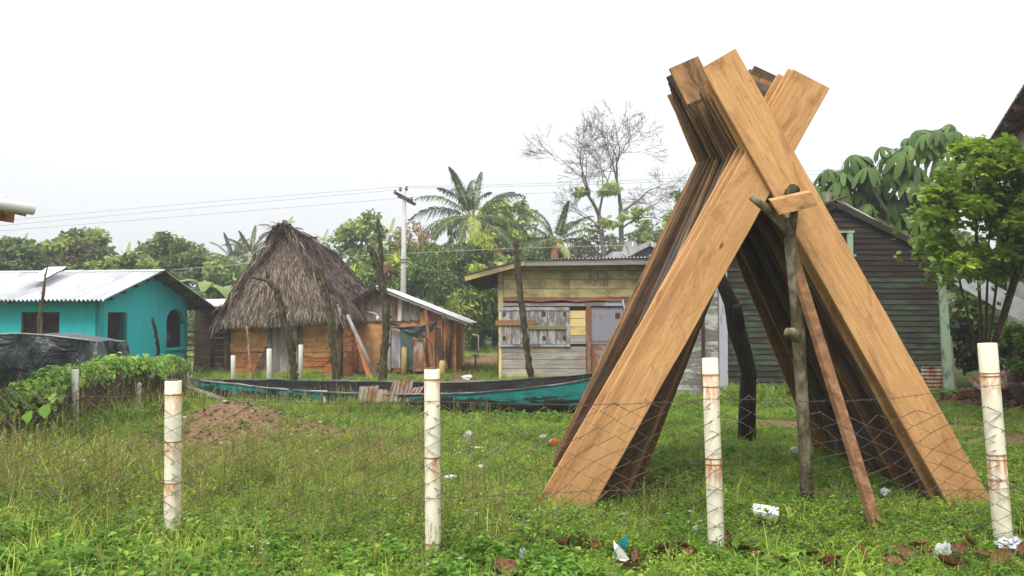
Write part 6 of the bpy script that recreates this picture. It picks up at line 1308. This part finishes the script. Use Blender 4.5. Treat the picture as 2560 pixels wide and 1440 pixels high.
# ------------------------------------------------------------------ grass and weeds: points + instances
protos = bpy.data.collections.new('ground_plants')
def proto(name, mb, mats, midx=None):
    me_ = mb.mesh(name)
    for k in mats: me_.materials.append(M[k])
    if midx: me_.polygons.foreach_set('material_index', midx)
    o = bpy.data.objects.new(name, me_); protos.objects.link(o); return o
gr = random.Random(31)
def blade(mb, x, y, h, w, lean_, az):
    d = Vector((math.cos(az), math.sin(az), 0)); sd_ = Vector((-d.y, d.x, 0)) * w; p = Vector((x, y, -.01)); m_ = p + Vector((0, 0, h * .6)) + d * lean_ * h * .35; e = p + Vector((0, 0, h * (1 - .25 * lean_))) + d * lean_ * h
    mb.add([p - sd_, p + sd_, m_ + sd_ * .7, m_ - sd_ * .7, e], [(0, 1, 2, 3), (3, 2, 4)]); return 2
def leafp(mb, p, az, el, L, w):
    d = Vector((math.cos(az) * math.cos(el), math.sin(az) * math.cos(el), math.sin(el))); sd_ = Vector((-math.sin(az), math.cos(az), gr.uniform(-.4, .4))).normalized() * w; m_ = p + d * L * .5 + Vector((0, 0, L * .08)); e = p + d * L - Vector((0, 0, L * .12))
    mb.add([p, m_ + sd_, e, m_ - sd_], [(0, 1, 2, 3)]); return 1
def P_turf(n, h, w, sp):
    mb = MB()
    for k in range(n): blade(mb, gr.gauss(0, sp), gr.gauss(0, sp), h * gr.uniform(.5, 1.2), w * gr.uniform(.6, 1.2), gr.uniform(.1, .9), gr.uniform(0, 6.3))
    return mb
def P_weed(ns, h, L, w, nl, stem=True):
    mb = MB()
    for k in range(ns):
        x, y = gr.gauss(0, .04), gr.gauss(0, .04); hh = h * gr.uniform(.5, 1.2); dx, dy = gr.gauss(0, .25), gr.gauss(0, .25); b = Vector((x, y, 0)); top_ = Vector((x + dx * hh, y + dy * hh, hh))
        if stem: mb.tube([b, top_], .0016, 3, cap=False)
        for i in range(nl): t_ = (i + 1) / nl; leafp(mb, b.lerp(top_, .2 + .8 * t_), gr.uniform(0, 6.3), gr.uniform(-.2, .7), L * gr.uniform(.6, 1.2) * (1.1 - .4 * t_), w * gr.uniform(.8, 1.2) * (1.1 - .4 * t_))
    return mb
proto('p00', P_turf(16, .10, .003, .05), ['g2']); proto('p01', P_turf(14, .07, .0035, .05), ['g2']); proto('p02', P_weed(5, .09, .04, .010, 6), ['g1']); proto('p03', P_weed(4, .12, .05, .013, 7), ['g1'])
proto('p04', P_weed(4, .17, .085, .024, 6), ['g4']); proto('p05', P_weed(7, .05, .026, .009, 4, False), ['g1']); proto('p06', P_turf(20, .26, .0035, .05), ['g2'])
mb = MB(); 
for k in range(5):
    x, y = gr.gauss(0, .04), gr.gauss(0, .04); h_ = gr.uniform(.2, .4); dx, dy = gr.gauss(0, .12), gr.gauss(0, .12); pts = [Vector((x, y, 0)), Vector((x + dx * .5, y + dy * .5, h_ * .6)), Vector((x + dx, y + dy, h_))]; mb.tube(pts, .0018, 3, cap=False)
    for i in range(7): leafp(mb, pts[1].lerp(pts[2], gr.random()), gr.uniform(0, 6.3), gr.uniform(.2, 1.0), gr.uniform(.015, .035), .003)
proto('p07', mb, ['g3'])
mb = P_weed(3, .2, .04, .008, 5); nf = len(mb.f)
for k in range(5):
    p = Vector((gr.gauss(0, .06), gr.gauss(0, .06), gr.uniform(.16, .24)))
    for a in range(4): leafp(mb, p, a * 1.57, .3, .014, .006)
proto('p08', mb, ['g1', 'flower'], [0] * nf + [1] * (len(mb.f) - nf))
proto('p09', P_weed(6, .2, .06, .006, 5), ['g2']); proto('p10', P_turf(12, .14, .003, .06), ['g3'])
spots = [(1402, 1385, .24), (1440, 1395, .2), (1492, 1385, .2), (1660, 1392, .2), (1700, 1385, .22), (1722, 1400, .18), (1590, 1418, .18), (1632, 1405, .18), (1820, 1378, .2), (1850, 1395, .22), (1880, 1400, .18), (1790, 1385, .16), (1995, 1385, .18), (2010, 1405, .18), (1950, 1425, .2), (2080, 1420, .18), (2250, 1400, .2), (2280, 1385, .18), (2310, 1402, .16), (2390, 1390, .2), (2410, 1375, .16), (2480, 1420, .2), (2535, 1350, .18), (2230, 1428, .18), (2150, 1410, .16), (1260, 1436, .28), (1185, 1412, .18), (1430, 1428, .14), (1310, 1420, .12), (2545, 1400, .18), (1920, 1420, .18), (2050, 1432, .2), (1560, 1436, .16), (2370, 1430, .2), (2440, 1405, .2), (655, 1340, .12)]
CLR = [(1560, 1406, .13, .42), (1905, 1300, .13, .3), (1308, 1398, .07, .25), (2512, 1385, .1, .3), (2345, 1392, .07, .25), (2206, 1240, .07, .2), (1986, 1140, .1, .3), (1170, 1096, .1, .25), (1195, 1128, .1, .2), (1382, 1112, .08, .25), (215, 1163, .1, .3)]
CLP = [(CAMZ * FPX / (b_ - 800) * (a_ - 1280) / FPX, CAMZ * FPX / (b_ - 800), c_, d_) for a_, b_, c_, d_ in CLR] + [(CAMZ * FPX / (b_ - 800) * (a_ - 1280) / FPX, CAMZ * FPX / (b_ - 800), S * .4, S * .8) for a_, b_, S in spots]
def clear_of(x, y):
    """weeds do not stand on the litter"""
    k = np.ones(len(x), bool)
    for cx_, cy_, w_, d_ in CLP: k &= ~((np.abs(x - cx_) < w_) & (y < cy_ + .06) & (y > cy_ - d_))
    return k
pr_rng = np.random.default_rng(99); PX = []; PS = []; PI = []
def scatter(y0, y1, n, scale, zone):
    y = np.sqrt(pr_rng.uniform(y0 ** 2, y1 ** 2, n)); x = pr_rng.uniform(-1, 1, n) * (y * .69 + .7); b = bare(x, y)
    keep = pr_rng.random(n) > np.clip(b * 1.15 - .08, 0, .97); keep &= ~((x > -8.1) & (x < -4.8) & (y > 22.2)) & ~((x > -.3) & (y > 20.7) & (y < 29)) & ~((x > 3.9) & (y > 17.1) & (y < 23))
    keep &= ~((y > 20) & (y < 24.2) & (x < -9.8))
    keep &= clear_of(x, y)
    x, y = x[keep], y[keep]; b = b[keep]; n = len(x); u = pr_rng.random(n); idx = np.zeros(n, int)
    left = 1 / (1 + np.exp((x - .1) * 2.2)); patch = .5 + .5 * np.sin(1.9 * x + 2.3 * y + 1.1 * np.sin(1.3 * x - 2 * y))
    nearf = np.clip((6.4 - y) / 1.2, 0, 1)
    for i in range(n):
        l = left[i]; nf_ = nearf[i]; bb_ = b[i]
        w = np.array([.7 - .2 * l, 1.1 - .5 * l, 2.2, 1.5 + .3 * l, .10 + .9 * nf_ * (.25 * patch[i] + 1.2 * l) + .2 * (patch[i] > .9), 2.8 - .9 * l, .06 + .2 * l * patch[i], .03 + .5 * l * (1 - .6 * nf_) * (.3 + patch[i]), .008 + .05 * l, .2 + .25 * l, .15 + .3 * l + .9 * bb_])
        if zone == 'far': w[[4, 7, 8]] *= .3
        idx[i] = np.searchsorted(np.cumsum(w / w.sum()), u[i])
    z = gz(x, y); PX.append(np.stack([x, y, z], 1)); PS.append(scale * pr_rng.uniform(.65, 1.35, n) * (1 - .3 * np.clip(b, 0, 1)) * (.8 + .45 * patch)); PI.append(np.minimum(idx, 10))
scatter(4.0, 6.6, 12000, .78, 'near'); scatter(6.6, 10, 19000, .66, 'near'); scatter(10, 15, 20000, .68, 'mid'); scatter(15, 24, 19000, .85, 'far'); scatter(24, 44, 12000, 1.3, 'far')
# taller growth along the canoe, the fence and the house walls
def band(a, b, n, wid, sc, ids):
    t_ = pr_rng.random(n); x = a[0] + (b[0] - a[0]) * t_ + pr_rng.normal(0, wid, n); y = a[1] + (b[1] - a[1]) * t_ + pr_rng.normal(0, wid, n); PX.append(np.stack([x, y, gz(x, y)], 1)); PS.append(sc * pr_rng.uniform(.7, 1.4, n)); PI.append(pr_rng.choice(ids, n)); kk = clear_of(x, y); PX[-1] = PX[-1][kk]; PS[-1] = PS[-1][kk]; PI[-1] = PI[-1][kk]
band((-5.8, 14.1), (-1.6, 13.3), 420, .2, .9, [6, 7, 9, 3, 4]); band((-1.6, 13.1), (2.2, 12.5), 420, .14, .8, [3, 4, 2, 2]); band((-6.3, 8.5), (-6.0, 15), 700, .3, 1.4, [6, 7, 9, 10, 4]); band((-8, 21.6), (-5, 21.4), 250, .15, 1.0, [3, 6, 9]); band((4.4, 16.8), (9.3, 16.8), 260, .15, 1.0, [3, 4, 6]); band((-.4, 20.2), (3.5, 20.2), 200, .15, 1.0, [3, 6])
band((-4.2, 7.0), (-1.2, 8.2), 320, .8, 1.1, [7, 7, 9, 7, 10]); band((-5.6, 8.0), (-3.2, 7.2), 420, .6, 1.25, [7, 7, 9, 6, 10, 3]); band((-1.5, 6.4), (.6, 6.2), 160, .4, .9, [7, 7, 9, 3]); band((-5, 5.6), (-2, 5.0), 330, .4, 1.0, [4, 4, 3, 3, 2, 6]); band((-2, 5.0), (.6, 4.9), 260, .25, .85, [4, 3, 2])
PX = np.concatenate(PX); PS = np.concatenate(PS); PI = np.concatenate(PI); npnt = len(PX)
pm = bpy.data.meshes.new('grass'); pm.vertices.add(npnt); pm.vertices.foreach_set('co', PX.astype(np.float32).ravel())
at = pm.attributes.new('sc', 'FLOAT', 'POINT'); at.data.foreach_set('value', PS.astype(np.float32)); at = pm.attributes.new('idx', 'INT', 'POINT'); at.data.foreach_set('value', PI.astype(np.int32))
rot = np.zeros((npnt, 3), np.float32); rot[:, 2] = pr_rng.uniform(0, 6.28, npnt); rot[:, :2] = pr_rng.normal(0, .12, (npnt, 2)); at = pm.attributes.new('rot', 'FLOAT_VECTOR', 'POINT'); at.data.foreach_set('vector', rot.ravel())
gobj = ob('grass', pm, None, None, label='short bright grass and weeds covering the yard', cat='grass', kind='stuff')
ng = bpy.data.node_groups.new('scatter_plants', 'GeometryNodeTree'); ng.interface.new_socket('Geometry', in_out='INPUT', socket_type='NodeSocketGeometry'); ng.interface.new_socket('Geometry', in_out='OUTPUT', socket_type='NodeSocketGeometry')
gi = ng.nodes.new('NodeGroupInput'); go = ng.nodes.new('NodeGroupOutput'); ip = ng.nodes.new('GeometryNodeInstanceOnPoints'); ci = ng.nodes.new('GeometryNodeCollectionInfo'); ci.inputs[0].default_value = protos; ci.inputs[1].default_value = True; ci.inputs[2].default_value = True
def attr(nm, ty): n_ = ng.nodes.new('GeometryNodeInputNamedAttribute'); n_.data_type = ty; n_.inputs[0].default_value = nm; return n_.outputs[0]
ng.links.new(gi.outputs[0], ip.inputs['Points']); ng.links.new(ci.outputs[0], ip.inputs['Instance']); ip.inputs['Pick Instance'].default_value = True
ng.links.new(attr('idx', 'INT'), ip.inputs['Instance Index']); ng.links.new(attr('rot', 'FLOAT_VECTOR'), ip.inputs['Rotation']); ng.links.new(attr('sc', 'FLOAT'), ip.inputs['Scale']); ng.links.new(ip.outputs[0], go.inputs[0])
md = gobj.modifiers.new('scatter', 'NODES'); md.node_group = ng

# ------------------------------------------------------------------ litter and dead leaves
def at_ground(px, py):
    Y = CAMZ * FPX / (py - 800)
    for _ in range(4): g = G(X(px, Y), Y); Y = (CAMZ - g) * FPX / (py - 800)
    return Vector((X(px, Y), Y, G(X(px, Y), Y)))
def crumple(name, px, py, size, mat, label, flat_=.5, seed=0, lift=.05, cat='litter', group=None):
    r = random.Random(seed + int(px)); bm = bmesh.new(); bmesh.ops.create_icosphere(bm, subdivisions=3, radius=.5)
    ph_ = [r.uniform(0, 6) for _ in range(4)]
    for v_ in bm.verts:
        c_ = v_.co; k = 1 + .35 * abs(math.sin(7 * c_.x + 5 * c_.z + ph_[0])) * math.sin(9 * c_.y + ph_[1]) + .25 * abs(math.sin(15 * c_.x - 11 * c_.y + ph_[2])) + r.uniform(-.16, .12) - .2; v_.co = Vector((v_.co.x * k, v_.co.y * k * .7, v_.co.z * k * flat_))
    me_ = bpy.data.meshes.new(name); bm.to_mesh(me_); bm.free(); p = at_ground(px, py)
    return ob(name, me_, mat, None, Matrix.Translation(p + Vector((0, 0, lift))) @ Matrix.Rotation(r.uniform(0, 6), 4, 'Z') @ Matrix.Rotation(r.uniform(-.5, .5), 4, 'X') @ Matrix.Diagonal((size, size, size, 1)), label=label, cat=cat, group=group)
PB = 'bits of plastic litter in the grass'
crumple('plastic_bag', 1308, 1398, .11, M['film'], 'clear crumpled plastic bag in the grass left of the teal wrapper', .8)
crumple('plastic_scrap', 1392, 1408, .08, M['film'], 'flat clear plastic scrap just left of the teal wrapper', .4)
crumple('plastic_scrap', 1152, 1412, .06, M['white'], 'small white plastic scrap near the second front post foot', .5)
crumple('plastic_bag', 2206, 1240, .10, M['film'], 'clear plastic bag lying beneath the right board foot', .8)
crumple('plastic_bag', 1986, 1140, .16, M['film'], 'whitish plastic bag beside the front forked post', .7)
crumple('plastic_bag', 1740, 1130, .10, M['film'], 'small pale plastic bag left of the blackened post', .8)
crumple('plastic_bag', 1170, 1096, .17, M['film'], 'whitish plastic bag in the grass right of the second front post', .7)
crumple('plastic_scrap', 1195, 1128, .16, M['white'], 'flat white plastic strip below the whitish bag', .2)
crumple('plastic_scrap', 1220, 1145, .12, M['film'], 'pale blue plastic scrap right of the flat white strip', .5)
crumple('plastic_scrap', 1356, 1098, .10, M['film'], 'pale scrap beside the orange litter', .5)
crumple('orange_litter', 1382, 1112, .12, M['redlitter'], 'crumpled orange scrap in the grass left of the board foot', .7)
crumple('plastic_scrap', 1205, 1175, .08, M['white'], 'tiny white scrap in the grass right of the second front post', .5)
crumple('plastic_scrap', 1125, 1203, .14, M['white'], 'torn white plastic lying close right of the second front post', .3)
crumple('plastic_scrap', 215, 1163, .16, M['white'], 'white scrap in the weeds at the far left', .3)
crumple('white_cup', 1085, 936, .25, M['white'], 'white block on the trodden earth before the shed', .5, lift=.08)
crumple('white_litter', 1168, 948, .3, M['white'], 'small white and dark litter on the path between shed and yellow house', .4)
# foam tray
ft = at_ground(1905, 1300); m, t, b = nmat('speckled_foam', .7, .2); vv = coords(t, rnd=False); vo = t.nodes.new('ShaderNodeTexVoronoi'); vo.inputs['Scale'].default_value = 34; t.links.new(vv, vo.inputs['Vector'])
t.links.new(ramp(t, vo.outputs['Distance'], [(.16, s(40, 38, 36)), (.24, s(232, 232, 230))]), b.inputs['Base Color'])
ob('foam_block', MB().box(-.1, .1, -.05, .05, 0, .065, .008), m, None, Matrix.Translation(ft + Vector((0, 0, .05))) @ Matrix.Rotation(-.2, 4, 'Z') @ Matrix.Rotation(.35, 4, 'X') @ Matrix.Rotation(.16, 4, 'Y'), label='white speckled foam block lying in the grass right of the third post', cat='foam block')
# wrappers
wp_ = at_ground(1560, 1406); wr_ = thing('snack_wrapper', wp_, 'torn teal and white wrapper standing in the grass', 'wrapper')
def sheet(pts, parent, mat, name, Yd):
    v = [P(x, y, Yd + random.uniform(-.012, .012)) for x, y in pts]; n = len(v); v2 = [q + Vector((0, .004, 0)) for q in v]
    return ob(name, mesh(name, v + v2, [tuple(range(n))] + [tuple(range(2 * n - 1, n - 1, -1))] + [(i, i + n, (i + 1) % n + n, (i + 1) % n) for i in range(n)]), mat, parent)
sheet([(1571, 1338), (1566, 1368), (1558, 1374), (1546, 1358), (1556, 1346)], wr_, M['wrapteal'], 'teal_flap', wp_.y)
sheet([(1533, 1352), (1546, 1364), (1560, 1376), (1574, 1398), (1560, 1404), (1540, 1398), (1536, 1376)], wr_, M['white'], 'white_panel', wp_.y - .01); sheet([(1531, 1356), (1538, 1378), (1546, 1396), (1536, 1386)], wr_, M['wrapteal'], 'teal_edge', wp_.y - .016)
fw_ = crumple('foil_wrapper', 2512, 1385, .16, M['silver'], 'crumpled silver foil wrapper at the foot of the rightmost post', .7, lift=.07)
crumple('plastic_bag', 2345, 1392, .12, M['film'], 'clear plastic scrap standing between the last two front posts', 1.1, lift=.05)
# curled dead leaves
def dead(seed):
    r = random.Random(seed); mb = MB(); N = 9; fold_ = r.uniform(.25, .9); bend = r.uniform(.5, 1.9); tw_ = r.uniform(-1.2, 1.2); hw = r.uniform(.24, .34)
    for i in range(N + 1):
        t_ = i / N; w = hw * (math.sin(math.pi * t_ ** .85) ** .8 if 0 < t_ < 1 else .02); ang = bend * (t_ - .35); x0 = math.sin(ang) / bend; z0 = (1 - math.cos(ang)) / bend
        for k in range(5):
            q = (k - 2) / 2; a_ = fold_ * (1.2 if q > 0 else .8) + r.uniform(-.12, .12); y_ = q * w * math.cos(a_ * abs(q)); zz = abs(q) * w * math.sin(a_) + r.uniform(-.012, .012); tt = tw_ * (t_ - .3); mb.v.append((x0, y_ * math.cos(tt) - zz * math.sin(tt), z0 + y_ * math.sin(tt) + zz * math.cos(tt)))
    mb.f = [(i * 5 + k, i * 5 + k + 1, i * 5 + k + 6, i * 5 + k + 5) for i in range(N) for k in range(4)]
    mb.tube([(-.33 / 1, 0, .06), (-.45, .02, .05)], .012, 4)
    me_ = mb.mesh('dead_leaf'); me_.materials.append(M['dryleaf']); return me_
DV = [dead(i) for i in range(6)]; dlr = random.Random(77)
for i, (px, py, S) in enumerate(spots):
    p = at_ground(px, py); ob('dead_leaf', DV[i % 6], None, None, Matrix.Translation(p + Vector((0, 0, .07))) @ Matrix.Rotation(dlr.uniform(0, 6.3), 4, 'Z') @ Matrix.Rotation(dlr.uniform(-.7, .5), 4, 'Y') @ Matrix.Rotation(dlr.uniform(-.8, .8), 4, 'X') @ Matrix.Diagonal((S * .85, S * .85, S * .85, 1)),
        label={0: 'largest curled brown dead leaf, left of the teal wrapper', 25: 'flat brown dead leaf at the bottom edge below the second post', 35: 'single brown dead leaf in weeds right of the leftmost front post'}.get(i, 'curled brown dead leaf ' + ('near the second front post' if px < 1350 else 'beside the torn teal wrapper' if px < 1680 else 'between the teal wrapper and the third post' if px < 1760 else 'close round the foot of the third post' if px < 1900 else 'midway between the last two front posts' if px < 2220 else 'left of the rightmost post' if px < 2470 else 'right beside the foil wrapper')), cat='dead leaf', group='dead leaves along the front fence')
M['clod'] = simple('soil_clod', [(.3, s(78, 56, 40)), (.7, s(116, 88, 64))], 9); M['clodpale'] = simple('pale_stone', [(.3, s(150, 136, 118)), (.7, s(190, 180, 164))], 9)
# clods (too many to count) and pale stones on the mound
cm = MB()
def rock(S, p):
    bm = bmesh.new(); bmesh.ops.create_icosphere(bm, subdivisions=1, radius=1)
    for v_ in bm.verts: v_.co = Vector((v_.co.x, v_.co.y, v_.co.z * .8)) * S * dlr.uniform(.7, 1.2)
    vs_ = [v_.co + p for v_ in bm.verts]; bm.verts.index_update(); fs = [[v_.index for v_ in f.verts] for f in bm.faces]; bm.free(); return vs_, fs
for k in range(420):
    a = dlr.uniform(0, 6.28); r_ = dlr.uniform(0, 1) ** .6; x = -3.4 + 1.7 * r_ * math.cos(a); y = 10.0 + 1.3 * r_ * math.sin(a); S = dlr.uniform(.008, .032); cm.add(*rock(S, Vector((x, y, G(x, y) + S * .3))))
ob('soil_clods', cm, M['clod'], None, label='crumbled brown soil clods on the bare earth mound', cat='clods', kind='stuff')
for k in range(14):
    a = dlr.uniform(0, 6.28); r_ = dlr.uniform(.2, 1); x = -3.2 + 1.6 * r_ * math.cos(a); y = 9.8 + 1.1 * r_ * math.sin(a); S = dlr.uniform(.02, .045)
    ob('pale_stone', MB().add(*rock(S, Vector((0, 0, 0)))), M['clodpale'], None, Matrix.Translation((x, y, G(x, y) + S * .5)), label='small pale stone lying on or beside the bare earth mound', cat='stone', group='stones around the earth mound')

# ------------------------------------------------------------------ damp air
hz_box = MB().box(-1000, 1000, -60, 1200, -1.2, 19)
hm_ = bpy.data.materials.new('damp_air'); hm_.use_nodes = True; ht = hm_.node_tree; ht.nodes.clear(); pv_ = ht.nodes.new('ShaderNodeVolumePrincipled'); pv_.inputs['Density'].default_value = .0017; pv_.inputs['Color'].default_value = (.93, .95, 1, 1); pv_.inputs['Anisotropy'].default_value = .0
ho = ht.nodes.new('ShaderNodeOutputMaterial'); ht.links.new(pv_.outputs[0], ho.inputs['Volume'])
ob('haze', hz_box, hm_, None, kind='stuff', label='thin pale damp air over the village', cat='haze')
